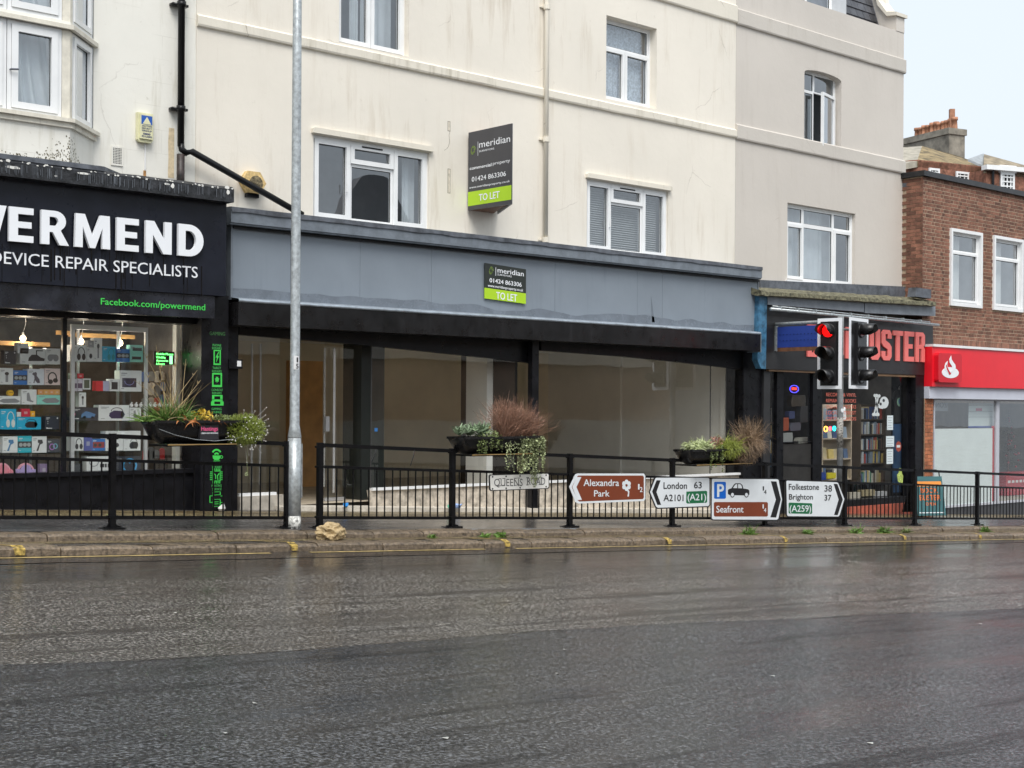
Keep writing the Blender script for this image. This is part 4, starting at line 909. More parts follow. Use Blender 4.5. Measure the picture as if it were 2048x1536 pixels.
for x0, x1, y in ((-20, 100, 684), (115, 145, 664), (140, 270, 668)):
    a, z = Fm.px(x0, y); c, _ = Fm.px(x1, y); box(mb, Fm, a, c, z - .03, z + .02, -.05, 0)
ob('wooden_rail', mb, mat('pine_strip', (.55, .30, .10), .6, var=.15), rs)
pm = {}
def pmat(c):
    k = tuple(round(x, 2) for x in c)
    if k not in pm: pm[k] = mat('printed_card_%d' % len(pm), c, .45, var=.05, vs_=15)
    return pm[k]
W = (.74, .76, .76); PW = (.70, .74, .80); K = (.03, .03, .035); CY_ = (.03, .42, .66); BL = (.02, .17, .52); MI = (.28, .70, .60); DK = (.04, .045, .06); PK = (.75, .62, .60); GY = (.25, .26, .28)
items = [
 (35, 686, 57, 707, W, 'rect', 'small white box standing on the dark car box'), (8, 701, 32, 728, DK, 'dots', 'dark grey box with white dots, upper shelf at the left edge'), (40, 697, 91, 728.5, W, 'car', 'wide white box printed with a dark car, upper left shelf'),
 (92, 697, 120, 728.5, W, 'pad', 'white box printed with a silver gamepad, end of the upper left shelf'), (0, 736, 26, 769, W, 'stick', 'white box with a hair clipper print, second left shelf'), (27, 741, 54, 769.5, BL, 'band', 'blue box of camouflage controllers, second left shelf'),
 (55, 738, 88, 770, PW, 'dog', 'pale blue box with a dark sitting dog print'), (89, 737, 120, 770, PK, 'ringL', 'pale pink box with black tilted headphones print'), (-14, 792, 41, 808.5, W, 'blob', 'long white box with a grey shape print, third left shelf'),
 (43, 779, 73, 809, W, 'stickS', 'white box of a phone dock between the long white and mint boxes'), (74, 790, 120, 809, MI, 'vac', 'mint box printed with a dark hand vacuum'), (0, 818, 32, 859, CY_, 'ringW', 'sky blue box with pale headphones print, fourth left shelf'),
 (33, 834, 82, 859, CY_, 'boom', 'wide sky blue box printed with a black tube speaker'), (43, 817.5, 60, 833.5, (.62, .03, .07), 'chip', 'small red box lying on top of the sky blue boxes'), (61, 822, 70, 833.5, (.85, .42, .03), 'chip', 'tiny orange box beside the small red box'), (34, 824, 42, 833.5, W, 'none', 'tiny white box left of the small red box'),
 (90, 832, 118, 859, DK, 'dots', 'black box with white lettering at the end of the fourth left shelf'), (5, 873, 35, 905.5, W, 'gimb', 'white box with a blue gimbal print, fifth left shelf'), (36, 872, 63, 905.5, (.04, .45, .55), 'band', 'teal box with a black band, fifth left shelf'),
 (64, 873, 93, 905.5, W, 'stand', 'white box with a dark charging stand print'), (94, 879, 119, 905.5, DK, 'rings', 'black box with glowing ring prints, end of the fifth left shelf'), (80, 928, 96, 951.5, (.25, .18, .32), 'chip', 'small violet box on the lowest left shelf'),
 (142, 690, 173, 723.5, W, 'ringB', 'white box with black headphones print, top shelf of the silver cabinet'), (174, 695, 187.5, 723.5, W, 'dot', 'narrow white box with a watch print beside the headphones box'), (176, 681, 187.5, 694, GY, 'chip', 'small grey box stacked on the narrow watch box'),
 (188, 676, 204, 723.5, W, 'stick', 'tall white box with a microphone print'), (205, 693, 231, 723.5, CY_, 'ringT', 'turquoise box with teal headphones print'), (233, 698, 259, 724, BL, 'band', 'blue box with a silver controller band, top shelf of the silver cabinet'), (260, 690, 286, 724, MI, 'two', 'white and teal box with two dark bars'),
 (143, 746, 154, 757, (.2, .25, .22), 'chip', 'small grey green box on the second cabinet shelf'), (155, 747, 167, 757, (.6, .03, .05), 'chip', 'small red box on the stacked purple boxes'), (143, 758, 154, 782.5, (.60, .58, .66), 'halfb', 'small purple and white box, left of the tablet'), (155, 758, 165, 782.5, (.60, .58, .66), 'halfb', 'small purple and white box touching the tablet'),
 (166, 757, 181, 779, W, 'scr', 'white framed tablet leaning back on the second cabinet shelf'), (192, 762, 206, 782, (.70, .03, .04), 'none', 'red phone leaning on the second cabinet shelf'), (206, 762, 218, 782, (.45, .45, .62), 'none', 'lavender phone leaning beside the red one'),
 (219, 758, 238, 782.5, W, 'scr', 'white box with a black phone print'), (239, 741, 283, 783, W, 'tab', 'large white tablet box with a dark screen print'), (158, 785, 172, 814, W, 'stick', 'narrow pale box standing on the dark toy car box'), (141, 815, 196, 841.5, DK, 'jeep', 'long black box printed with a blue toy car'),
 (197, 810, 258, 841.5, W, 'boom2', 'wide white box printed with a dark oval speaker'), (259, 815, 282, 841.5, W, 'stickS', 'white box of earphones under the row of small white figures'), (140, 873, 167, 901.5, W, 'ringB', 'white box with black headphones print, fourth cabinet shelf'), (168, 873, 184, 901.5, (.08, .10, .35), 'chip', 'blue violet box, fourth cabinet shelf'),
 (184, 878, 210, 901.5, BL, 'bandr', 'blue box with a red and black band, fourth cabinet shelf'), (211, 873, 246, 901.5, W, 'dot', 'white box with a round speaker print, fourth cabinet shelf'), (247, 873, 281, 901.5, W, 'boom3', 'white box with a dark cube speaker print'), (211, 862, 281, 872, W, 'line', 'long flat white box lying across two white boxes'),
 (173, 913, 222, 949.5, W, 'steer', 'large white box printed with a steering wheel'), (223, 913, 281, 949.5, DK, 'ringC', 'large black box printed with a glowing blue ring'), (144, 928, 165, 949.5, (.05, .06, .07), 'none', 'dull dark box on the lowest cabinet shelf')]
for k in range(4): items.append((76 + 11 * k, 779, 86.5 + 11 * k, 789.5, (.72, .33 + .05 * (k % 2), .12), 'chip', ('orange card box on the mint box, ' + ('leftmost', 'second from left', 'third from left', 'rightmost')[k] + ' of the four')))
def ell_px(mb, F, x, y, rx, ry, w0, w1, n=14): u, v_ = F.px(x, y); u2, _ = F.px(x + rx, y); v2 = F.px(x, y - ry)[1]; return poly(mb, F, ell(u, v_, u2 - u, v2 - v_, n), w0, w1)
def ring_px(mb, F, x, y, rx, ry, t, w0, w1, a0=0, a1=2 * math.pi): u, v_ = F.px(x, y); u2, _ = F.px(x + rx, y); v2 = F.px(x, y - ry)[1]; return ring(mb, F, u, v_, u2 - u, v2 - v_, t, w0, w1, math.radians(a0), math.radians(a1) if a1 != 2 * math.pi else a1, 18)
for (x0, y0, x1, y1, col, kind, lb_) in items:
    F = FY(16.12); a, zb_ = F.px(x0, y1); c, _ = F.px(x1, y1); xm = (x0 + x1) / 2; zb_ = F.px(xm, y1)[1]; zt_ = F.px(xm, y0)[1]
    t = thing('gadget_box', lb_, 'box', F.P((a + c) / 2, zb_, -.05), 'boxed gadgets in the repair shop window')
    mb = MB(); box(mb, F, a, c, zb_ + .001, zt_, -.10 - .04 * (x1 - x0 > 30), 0); ob('carton', mb, pmat(col), t)
    W_, H_ = a - c, zt_ - zb_; W_ = c - a
    def q(x, y): return a + x * W_, zb_ + y * H_
    def pb(m_, *r, w=.0015):
        mb = MB(); 
        for (p0, p1, p2, p3) in r: box(mb, F, a + p0 * W_, a + p1 * W_, zb_ + p2 * H_, zb_ + p3 * H_, 0, w)
        ob('printed_picture', mb, m_, t)
    def pe(m_, *r):
        mb = MB()
        for (x, y, rx, ry) in r: poly(mb, F, ell(*q(x, y), rx * W_, ry * H_, 14), 0, .002)
        ob('printed_picture', mb, m_, t)
    def pg(m_, pts):
        mb = MB(); poly(mb, F, [q(*p) for p in pts], 0, .002); ob('printed_picture', mb, m_, t)
    def ps(m_, x, y, rx, ry, th, a0=0, a1=360):
        mb = MB(); u, v_ = q(x, y); ring(mb, F, u, v_, rx * W_, ry * H_, th * W_, 0, .002, math.radians(a0), math.radians(a1) if a1 != 360 else 2 * math.pi, 18); ob('printed_picture', mb, m_, t)
    KM, GM = pmat(K), pmat(GY)
    if kind not in ('none', 'chip'): pb(GM if sum(col) > 1.2 else pmat(W), (.08, .34, .84, .88), (.08, .26, .76, .785), (.08, .2, .12, .15))
    if kind == 'car': pg(KM, [(.32, .2), (.95, .22), (.97, .38), (.8, .45), (.66, .62), (.45, .6), (.34, .4)]); pb(KM, (.62, .66, .6, .9), (.66, .9, .84, .9))
    elif kind == 'jeep': pg(pmat((.1, .22, .42)), [(.38, .25), (.85, .2), (.9, .5), (.7, .65), (.55, .72), (.4, .5)]); pe(KM, (.5, .25, .06, .12), (.8, .22, .06, .12)); pe(pmat((.75, .1, .3)), (.1, .5, .07, .15)); pb(pmat(W), (.03, .3, .12, .2))
    elif kind == 'pad': pe(GM, (.3, .4, .2, .22), (.7, .4, .2, .22)); pb(GM, (.3, .7, .35, .62))
    elif kind == 'stick': pb(GM, (.42, .62, .15, .6)); pe(KM, (.52, .66, .16, .1))
    elif kind == 'stickS': pg(GM, [(.35, .75), (.5, .8), (.62, .3), (.8, .22), (.75, .15), (.35, .25)])
    elif kind == 'band': pb(KM, (0, 1, .3, .68)); pe(pmat((.35, .38, .38)), (.2, .48, .14, .12), (.5, .48, .14, .12), (.8, .48, .14, .12))
    elif kind == 'bandr': pb(pmat((.30, .04, .04)), (.05, .95, .25, .75)); pe(KM, (.25, .48, .12, .14), (.6, .48, .12, .14))
    elif kind == 'dog': pg(pmat((.10, .09, .12)), [(.35, .12), (.42, .12), (.44, .3), (.6, .12), (.75, .14), (.72, .35), (.55, .58), (.56, .74), (.5, .82), (.42, .78), (.33, .78), (.28, .66), (.4, .58), (.42, .4)])
    elif kind == 'ringL': ps(KM, .5, .45, .3, .34, .08, -40, 220); pe(KM, (.38, .2, .16, .14), (.7, .28, .16, .14))
    elif kind in ('ringB', 'ringT', 'ringW'):
        mm_ = {'ringB': KM, 'ringT': pmat((.02, .30, .34)), 'ringW': pmat((.68, .72, .70))}[kind]; ps(mm_, .66, .5, .24, .38, .05, 0, 180); pe(mm_, (.5, .3, .12, .2), (.82, .3, .12, .2))
    elif kind in ('blob', 'vac'): pg(GM, [(.2, .4), (.35, .65), (.8, .7), (.98, .4), (.9, .2), (.4, .15)])
    elif kind in ('boom', 'boom2', 'boom3'): pg(pmat((.04, .03, .09)) if kind == 'boom2' else KM, [(.34, .3), (.42, .15), (.78, .15), (.86, .4), (.8, .62), (.5, .65), (.36, .5)]); ps(KM, .6, .6, .2, .25, .02, 0, 180); pe(GM, (.78, .4, .06, .2))
    elif kind in ('gimb', 'stand'): pg(pmat((.05, .2, .4)) if kind == 'gimb' else KM, [(.3, .12), (.42, .12), (.55, .5), (.75, .6), (.7, .8), (.4, .8), (.4, .62), (.5, .6)])
    elif kind == 'rings': ps(pmat((.5, .2, .6)), .4, .45, .22, .24, .06); ps(pmat((.2, .55, .65)), .66, .5, .18, .2, .06)
    elif kind == 'ringC': ps(pmat((.08, .40, .75)), .62, .5, .26, .4, .06); pg(pmat((.08, .40, .75)), [(.5, .8), (.62, .6), (.74, .8), (.68, .8), (.62, .7), (.56, .8)])
    elif kind == 'steer': ps(GM, .3, .75, .2, .3, .03, 180, 360); pb(KM, (.55, .62, .4, .6), (.65, .72, .4, .6), (.75, .82, .4, .6), (.86, .93, .4, .6))
    elif kind == 'dots': pe(pmat(W), (.88, .84, .05, .06), (.2, .6, .03, .03), (.2, .45, .03, .03)); pb(pmat(W), (.1, .5, .06, .12))
    elif kind == 'two': pb(KM, (.15, .85, .15, .32), (.2, .9, .66, .84))
    elif kind == 'scr': pb(KM, (.2, .85, .15, .75)) if (x1 - x0) > 16 else pb(pmat((.10, .12, .08)), (.14, .86, .12, .88))
    elif kind == 'tab': pb(pmat((.05, .035, .06)), (.12, .76, .2, .64)); ps(pmat((.35, .35, .7)), .44, .5, .22, .2, .02, 180, 360)
    elif kind == 'halfb': pb(pmat((.12, .08, .14)), (.05, .95, .25, .65))
    elif kind == 'dot': pe(KM, (.55, .4, .22, .18))
    elif kind == 'chip': pb(pmat(tuple(min(.8, .3 + x * .6) for x in col)), (.3, .7, .35, .65))
# small figures along the cabinet shelf, toy, headsets, red packets
F = FY(16.12)
for k in range(9):
    x = 263 + 9.4 * k; u, z = F.px(x, 815 - .05 * k * 2); z = F.px(x, 814)[1]; mb = MB()
    poly(mb, F, ell(u, z + .022, .020, .022, 10), -.02, .01); poly(mb, F, [(u - .004, z + .04), (u + .012, z + .055), (u + .004, z + .062), (u - .006, z + .05)], -.01, .01)
    o = ob('earbud_case', mb, WHITE); tag(o, 'tiny white earbud case, %s from left in the row along the cabinet shelf' % ORD[k], 'earbud case', 'row of tiny white earbud cases')
for x, cc, lb_ in ((7, (.75, .25, .32), 'pink childrens headset at the left edge of the lowest shelf'), (54, (.42, .33, .62), 'purple childrens headset with pink band on the lowest shelf')):
    t = thing('headset', lb_, 'headset', F.P(*F.px(x, 951), -.05)); mb = MB(); ring_px(mb, F, x, 945, 17, 19, .02, -.06, -.03, 0, 180); ob('head_band', mb, pmat((.75, .35, .42)), t)
    mb = MB(); ell_px(mb, F, x - 15, 946, 5, 8, -.09, 0); ell_px(mb, F, x + 15, 946, 5, 8, -.09, 0); ell_px(mb, F, x, 941, 11, 12, -.05, -.02); ob('ear_cup', mb, pmat(cc), t)
u, z = F.px(22, 792); t = thing('yellow_toy', 'small round yellow toy on the long white box', 'toy', F.P(u, z, -.05)); mb = MB(); ell_px(mb, F, 22, 786, 5.5, 6, -.06, 0); ob('body', mb, pmat((.8, .45, .02)), t); mb = MB(); ell_px(mb, F, 20, 785, 1, 1, 0, .002); ell_px(mb, F, 24, 785, 1, 1, 0, .002); ob('eyes', mb, pmat(K), t)
# neon style sign and accessory hooks by the brick pier
FN = FY(16.2); t = thing('lit_sign', 'green lit sign hanging in the repair shop window', 'sign', FN.P(*FN.px(326, 728), 0))
mb = MB(); a, z0 = FN.px(308, 729); c, _ = FN.px(349, 729); z1 = FN.px(328, 703)[1]; box(mb, FN, a, c, z0, z1, -.02, 0); ob('backing', mb, BLACK, t)
NE = mat('green_neon', (.15, 1, .2), .5, var=0, emit=2.6)
for k, s_ in enumerate(('Mobile Phone', 'Unlocking', 'Accessories', '& Repairs')): lettering(s_, FN, a + .03, (c - .02) if k == 0 else c - (.1, .13, .09, .14)[k], z1 - .045 - .042 * k, .026, .0, NE, t, .015)
mb = MB(); box(mb, FN, c - .07, c - .03, z0 + .01, z1 - .05, 0, .004); ob('phone_symbol', mb, mat('green_neon_soft', (.3, .9, .4), .5, var=0, emit=1.2), t)
rd = random.Random(3)
for k in range(16):
    x = (292, 303, 314, 325)[k % 4] + rd.uniform(-2, 2); y = (745, 770, 795, 900)[k // 4] + rd.uniform(-4, 4); FH = FY(16.75); u, z = FH.px(x, y); cc = rd.choice(((.45, .03, .03), (.5, .05, .05), (.06, .12, .3), (.2, .2, .2), (.5, .45, .4)))
    w_, h_ = rd.uniform(.035, .05), rd.uniform(.09, .15); mb = MB(); poly(mb, FH, [(u - w_, z - h_), (u + w_, z - h_), (u + w_, z), (u + .012, z + .02), (u - .012, z + .02), (u - w_, z)], -.02, .0)
    o = ob('hanging_packet', mb, pmat(cc)); tag(o, ('red' if cc[0] > .4 and cc[1] < .1 else 'blue' if cc[2] > .25 and cc[0] < .1 else 'grey') + ' accessory packet on the %s row of hooks, %s from left' % (('top', 'second', 'third', 'lowest')[k // 4], ORD[k % 4]), 'packet', 'accessory packets by the brick pier')

# ---------------- empty grey shop
vs1 = thing('vacant_shopfront', 'empty shopfront with long blank grey fascia and bare windows', 'shopfront', (15, 15.8, ZW(15, 15.8)))
FV = FY(15.72); FVc = FY(15.58); FA = FY(15.5)
a, zb_ = FV.px(463, 598); c, _ = FV.px(1515, 600); zt_ = FV.px(600, 463)[1]; zb_ = FV.px(477, 597)[1]
mid = [a] + [FV.px(x, 560)[0] for x in (581, 720, 863, 1110, 1275, 1325, 1410)] + [c]
for p, q in zip(mid[:-1], mid[1:]):
    mb = MB(); box(mb, FV, p + .002, q - .002, zb_ - .02, zt_ + .03, -.12, -.002 * R.random()); ob('fascia_panel', mb, GREYF, vs1)
mb = MB(); box(mb, FV, a - .03, a + .0, zb_ - .02, zt_ + .03, -.5, .03); ob('fascia_end', mb, GREYC, vs1); mb = MB(); box(mb, FV, c, c + .02, zb_ - .02, zt_ + .03, -.5, .01); ob('fascia_end', mb, GREYC, vs1)
# wet stain along the fascia foot: film of darker damp paint with its own outline
mb = MB(); v = []; f = []; n = 160
for i in range(n + 1):
    u = a + (c - a) * i / n; hgt = .12 + .10 * noise.noise(Vector((u * .75, 3, 0))) + .05 * noise.noise(Vector((u * 1.6, 8, 0))) + .035 * noise.noise(Vector((u * 2.5, 1, 0))); 
    v += [FV.P(u, zb_, .0025), FV.P(u, zb_ + hgt, .0025)]
for i in range(n): f.append((2 * i, 2 * i + 2, 2 * i + 3, 2 * i + 1))
mb.add(v, f)
st = FV.px(1302, 590); s2 = FV.px(1307, 655); mb.add([FV.P(st[0] - .005, st[1], .0025), FV.P(s2[0] - .04, zb_ + .05, .0025), FV.P(s2[0] + .03, zb_ + .05, .0025)], [(0, 1, 2)])
ob('damp_stain', mb, mat('damp_grey_paint', (.165, .190, .222), .25, var=.12, vs_=5, rvar=.1), vs1)
u0, z0 = FVc.px(462, 447); u1, _ = FVc.px(1524, 560); z1 = FVc.px(462, 421)[1]; z0 = FVc.px(600, 462)[1]
mb = MB(); n = 90; v = []; f = []
for i in range(n + 1):
    u = u0 + (u1 - u0) * i / n; j = .010 * noise.noise(Vector((u * 2, 0, 7)))
    v += [FVc.P(u, z0, -.5), FVc.P(u, z0, -.02), FVc.P(u, z0 + .018, -.02), FVc.P(u, z0 + .022, .0), FVc.P(u, z1 + j, .0), FVc.P(u, z1 + .02 + j, .01), FVc.P(u, z1 + .045 + j, -.02), FVc.P(u, z1 + .09, -.68)]
for i in range(n):
    for q in range(7): f.append((i * 8 + q, (i + 1) * 8 + q, (i + 1) * 8 + q + 1, i * 8 + q + 1))
f += [tuple(range(8))[::-1], tuple(n * 8 + q for q in range(8))]
ob('cornice', MB().add(v, f), GREYC, vs1)
mb = MB(); box(mb, FV, a, c, z0 - .035, z0 - .0, .0, .05); ob('painted_shade_strip', mb, BLACK, vs1); mb = MB(); n = 50; v = []; f = []  # black strip stands in for the shade line under the capping
for i in range(n + 1):
    u = u0 + (u1 - u0) * i / n; j = .018 * noise.noise(Vector((u * 2.6, 0, 17))); v += [FVc.P(u, z1 + .075, -.66), FVc.P(u, z1 + .055, -.04), FVc.P(u, z1 + .05, .015), FVc.P(u, z1 - .012 + j, .017)]
for i in range(n):
    for q in range(3): f.append((i * 4 + q, (i + 1) * 4 + q, (i + 1) * 4 + q + 1, i * 4 + q + 1))
ob('lead_flashing', MB().add(v, f), LEAD, vs1)
# silver drip and black awning box
a, zs0 = FA.px(477, 604); c, _ = FA.px(1521, 668); zs1 = FA.px(477, 597)[1]; zs0 = FA.px(477, 603)[1]; za = FA.px(477, 650)[1]
mb = MB(); n = 70; v = []; f = []
for i in range(n + 1):
    u = a + (c - a) * i / n; j = .010 * noise.noise(Vector((u * 3, 0, 27))); v += [FA.P(u, zs1 + .03, -.22), FA.P(u, zs1 + j, .0), FA.P(u, zs1 - .018 + j, .016), FA.P(u, zs0 + j, .01), FA.P(u, zs0 - .006, .0)]
for i in range(n):
    for q in range(4): f.append((i * 5 + q, (i + 1) * 5 + q, (i + 1) * 5 + q + 1, i * 5 + q + 1))
ob('silver_drip', MB().add(v, f), SILVER, vs1, True)
mb = MB(); box(mb, FA, a, c, za, zs0 + .0, -.28, 0); ob('awning_box', mb, mat('wet_black_board', (.009, .0085, .009), .34, spec=.35, var=.5, vs_=3, streak=.4, streakcol=(.05, .05, .055), rvar=.12), vs1)
mb = MB(); box(mb, FA, c, c + .012, za - .02, zs0, -.3, .012); ob('awning_end', mb, GREYC, vs1)
FGm = FY(15.95)     # glazing plane
gx0 = FGm.px(475, 900)[0]; gx1 = FGm.px(1490, 900)[0]; gz0 = FGm.px(743, 974)[1]; gzt = za + .05
px_ = [FGm.px(x, 800)[0] for x in (575, 650, 742, 1063, 1077, 1479)]
# tapering head boards
mb = MB(); pxpoly(mb, FGm, [(474, 640), (474, 669.7), (722, 690), (983, 717), (1063, 727), (1063, 640)], -.05, .06); ob('head_board', mb, BLACK, vs1)
mb = MB(); pxpoly(mb, FGm, [(1077, 640), (1077, 701), (1240, 713), (1340, 723), (1473, 738), (1500, 741), (1500, 640)], -.05, .06); ob('head_board', mb, BLACK, vs1)
mb = MB(); box(mb, FA, a, c + .0, za + .001, za + .04, -.75, -.27); ob('soffit', mb, BLACK, vs1)
# front post and right hand pilaster, left pilaster
FPo = FY(15.75); a, z0 = FPo.px(1063, 1019); c, _ = FPo.px(1076, 1019)
mb = MB(); box(mb, FPo, a, c, z0, za + .02, -.10, 0); ob('post', mb, BLACK, vs1)
a, c = FPo.px(456, 800)[0], FPo.px(476, 800)[0]; mb = MB(); box(mb, FPo, a, c, ZW(a, 15.7) - .05, zs1 + .0, -.4, .0); ob('pilaster', mb, BLACK, vs1)
FPr = FY(15.85); a, c = FPr.px(1487, 800)[0], FPr.px(1531, 800)[0]; mb = MB(); box(mb, FPr, a, c, ZW(a, 15.8) - .1, za + .02, -.4, 0); ob('pilaster', mb, BLACK, vs1)
mb = MB(); a, z0 = FPo.px(450, 737); c, _ = FPo.px(477, 737); z1 = FPo.px(465, 719)[1]; box(mb, FPo, a, c, z0, z1, 0, .10); sb = ob('switch_box', mb, BLACK, vs1)
mb = MB(); a, z0 = FPo.px(466, 733); c, _ = FPo.px(474, 733); z1 = FPo.px(470, 722)[1]; box(mb, FPo, a, c, z0, z1, .10, .103); ob('label', mb, WHITE, sb)
# stallriser / plinths and white frames
SR = FY(15.93)
def strip(name, x0, x1, zlo, zhi, m_, par, w0=-.12, w1=0, F=SR): 
    a, c = F.px(x0, 900)[0], F.px(x1, 900)[0]; mb = MB(); n = max(3, int((c - a) / .2)); v = []; f = []
    for i in range(n + 1):
        u = a + (c - a) * i / n; j = .008 * noise.noise(Vector((u * 3, zhi * 7, 5)))
        v += [F.P(u, (zlo if not callable(zlo) else zlo(u)), w1 + j), F.P(u, zhi, w1 + j * .5), F.P(u, zhi, w0)]
    for i in range(n):
        for q in range(2): f.append((i * 3 + q, (i + 1) * 3 + q, (i + 1) * 3 + q + 1, i * 3 + q + 1))
    f += [tuple((0, 1, 2))[::-1], (3 * n, 3 * n + 1, 3 * n + 2)]
    return ob(name, MB().add(v, f), m_, par)
lo_ = lambda u: ZW(u, 15.9) - .04
strip('plinth', 476, 566, lo_, gz0 - .05, CONC, vs1, w0=-.4, w1=.06)
strip('plinth', 742, 1490, lo_, gz0 - .045, mat('pale_flaking_plinth', (.52, .46, .38), .7, var=.4, vs_=9, bump=1, bs=14, streak=1.0, streakcol=(.28, .23, .17)), vs1, w0=-.1, w1=-.01)
PALE = mat('pale_step_stone', (.56, .51, .43), .6, var=.25, vs_=10, bump=.6, bs=30, streak=.6, streakcol=(.3, .25, .18))
n = 14; ua, uc = FPo.px(560, 900)[0], FPo.px(1490, 900)[0]
for i in range(n):
    p = ua + (uc - ua) * i / n; q = ua + (uc - ua) * (i + 1) / n - .006; zt_ = ZW(p, 15.8) + .055; mb = MB(); v = [(p, 15.66, zt_ - .12), (q, 15.66, zt_ - .12 - .049 * (q - p)), (q, 15.67, zt_ - .049 * (q - p)), (p, 15.67, zt_), (p, 16.0, zt_ + .01), (q, 16.0, zt_ + .01 - .049 * (q - p))]
    mb.add(v, [(0, 1, 2, 3), (3, 2, 5, 4), (1, 5, 2), (0, 3, 4)]); ob('step_stone', mb, PALE, vs1)
mb = MB()
for x0, x1 in ((476, 550), (742, 1063), (1077, 1487)):
    mb = MB(); a, c = FGm.px(x0, 900)[0], FGm.px(x1, 900)[0]; box(mb, FGm, a, c, gz0 - .05, gz0 - .012, -.03, .045); ob('bottom_frame', mb, UPVC, vs1)
mb = MB()
for x0, x1 in ((1479, 1487),): a, c = FGm.px(x0, 900)[0], FGm.px(x1, 900)[0]; box(mb, FGm, a, c, gz0 - .012, gzt, -.03, .03)
ob('side_frame', mb, UPVC, vs1)
def pane(x0, x1, z0=None, F=FGm, name='shop_pane', par=None):
    a, c = F.px(x0, 900)[0], F.px(x1, 900)[0]; z0 = z0 or gz0 - .012
    mb = MB(); mb.add([F.P(a, z0, 0), F.P(c, z0, 0), F.P(c, gzt, 0), F.P(a, gzt, 0)], [(0, 1, 2, 3)]); return ob(name, mb, SHOPGLASS, par or vs1)
pane(476, 558); pane(742, 1063); pane(1077, 1420); pane(1421, 1479)
mb = MB()
for x in (742, 1420.5): a = FGm.px(x, 900)[0]; box(mb, FGm, a - .006, a + .006, gz0 - .012, gzt, -.012, .004)
ob('glass_joint', mb, mat('dark_seal', (.05, .05, .05), .5, var=.1), vs1)
# glass doors: right leaf closed, left leaf swung inwards, long pull bars
FD = FY(16.35); fl = ZW(FD.px(620, 990)[0], 16.2) + .07
def leaf(label, F, u0_, u1_, bars):
    d = link('door', None, None, vs1); d['label'] = label
    d = None
Dr = FD
mb = MB(); a, c = FD.px(648, 900)[0], FD.px(722, 900)[0]; mb.add([FD.P(a, fl + .05, 0), FD.P(c, fl + .05, 0), FD.P(c, gzt, 0), FD.P(a, gzt, 0)], [(0, 1, 2, 3)]); door = ob('glass_door', mb, SHOPGLASS, vs1)
mb = MB(); u = FD.px(654, 900)[0]; u_b = FD.px(662, 900)[0]
tube(mb, [FD.P(u_b, fl + .12, .07), FD.P(u_b, 2.42, .07)], .018, 10); tube(mb, [FD.P(u, fl + .2, -.07), FD.P(u, 2.42, -.07)], .015, 10); ob('pull_bar', mb, mat('polished_steel', (.75, .75, .74), .22, .7, var=.03), door)
mb = MB(); box(mb, FD, u - .04, u + .02, 1.25, 1.46, -.03, .03); ob('lock_plate', mb, ALU, door); mb = MB(); box(mb, FD, u - .05, u + .3, fl + .005, fl + .05, -.03, .03); ob('floor_fitting', mb, ALU, door)
FL_ = Fr(FD.P(FD.px(560, 900)[0], 0, 0), (-.55, .84, 0), (.84, .55, 0))
mb = MB(); mb.add([FL_.P(0, fl + .05, 0), FL_.P(1.0, fl + .05, 0), FL_.P(1.0, gzt, 0), FL_.P(0, gzt, 0)], [(0, 1, 2, 3)]); door = ob('glass_door', mb, SHOPGLASS, vs1)
mb = MB(); F2 = FY(16.6)
for x in (503, 520): u = F2.px(x, 900)[0]; tube(mb, [F2.P(u, fl + .25, 0), F2.P(u, 2.45, 0)], .015, 8)
ob('pull_bar', mb, ALU, door)
# interior of the empty shop
WALLI = mat('empty_shop_wall', (.86, .76, .58), .85, var=.08, vs_=1.2); WHI = mat('empty_shop_white', (.90, .89, .86), .8, var=.03); FLO = mat('empty_shop_floor', (.52, .44, .33), .45, var=.2, vs_=3)
gR = FGm.px(1479, 900)[0]; Zc = 2.72; dep = 21.0
mb = MB(); A, B = gx0 - .2, gR + .05
mb.add([(A, dep, fl - 1.0), (B, dep, fl - 1.0), (B, dep, Zc), (A, dep, Zc)], [(0, 1, 2, 3)]); mb.add([(A, 15.99, fl - 1.0), (A, dep, fl - 1), (A, dep, Zc), (A, 15.99, Zc)], [(0, 1, 2, 3)]); ob('back_wall', mb, WALLI, vs1)
mb = MB(); mb.add([(B, 15.99, fl - 1), (B, dep, fl - 1), (B, dep, Zc), (B, 15.99, Zc)], [(3, 2, 1, 0)]); ob('side_wall', mb, WHI, vs1)
mb = MB(); mb.add([(A, 15.9, Zc), (B, 15.9, Zc), (B, dep, Zc), (A, dep, Zc)], [(0, 1, 2, 3)]); ob('ceiling', mb, WHI, vs1)
mb = MB(); mb.add([(A, 15.99, fl), (B, 15.99, fl), (B, dep, fl), (A, dep, fl)], [(0, 1, 2, 3)]); ob('floor', mb, FLO, vs1)
def blk(name, x0, x1, Yf, d, m_, z0=None, z1=None):
    F = FY(Yf); a, c = F.px(x0, 900)[0], F.px(x1, 900)[0]; mb = MB(); box(mb, F, a, c, fl + .001 if z0 is None else z0, Zc - .001 if z1 is None else z1, -d, 0); return ob(name, mb, m_, vs1)
blk('wood_partition', 578, 645, 19.5, .1, mat('orange_wood', (.62, .33, .12), .5, var=.15, vs_=4), z1=2.35)
cf = blk('dark_column', 722, 768, 16.25, .45, mat('dark_column_paint', (.02, .024, .022), .35, var=.2))
FF = FY(16.25); mb = MB(); a, z0 = FF.px(749, 863); c, z1 = FF.px(755, 856); box(mb, FF, a, c, z0, z1, .0, .003); ob('blue_sticker', mb, mat('bright_blue_sticker', (.02, .25, .75), .4, var=0), cf)
blk('inner_pier', 987, 1034, 16.4, .8, mat('dark_brown_panel', (.022, .017, .013), .5, var=.2))
blk('white_pier', 973, 985.5, 16.42, .5, WHI)
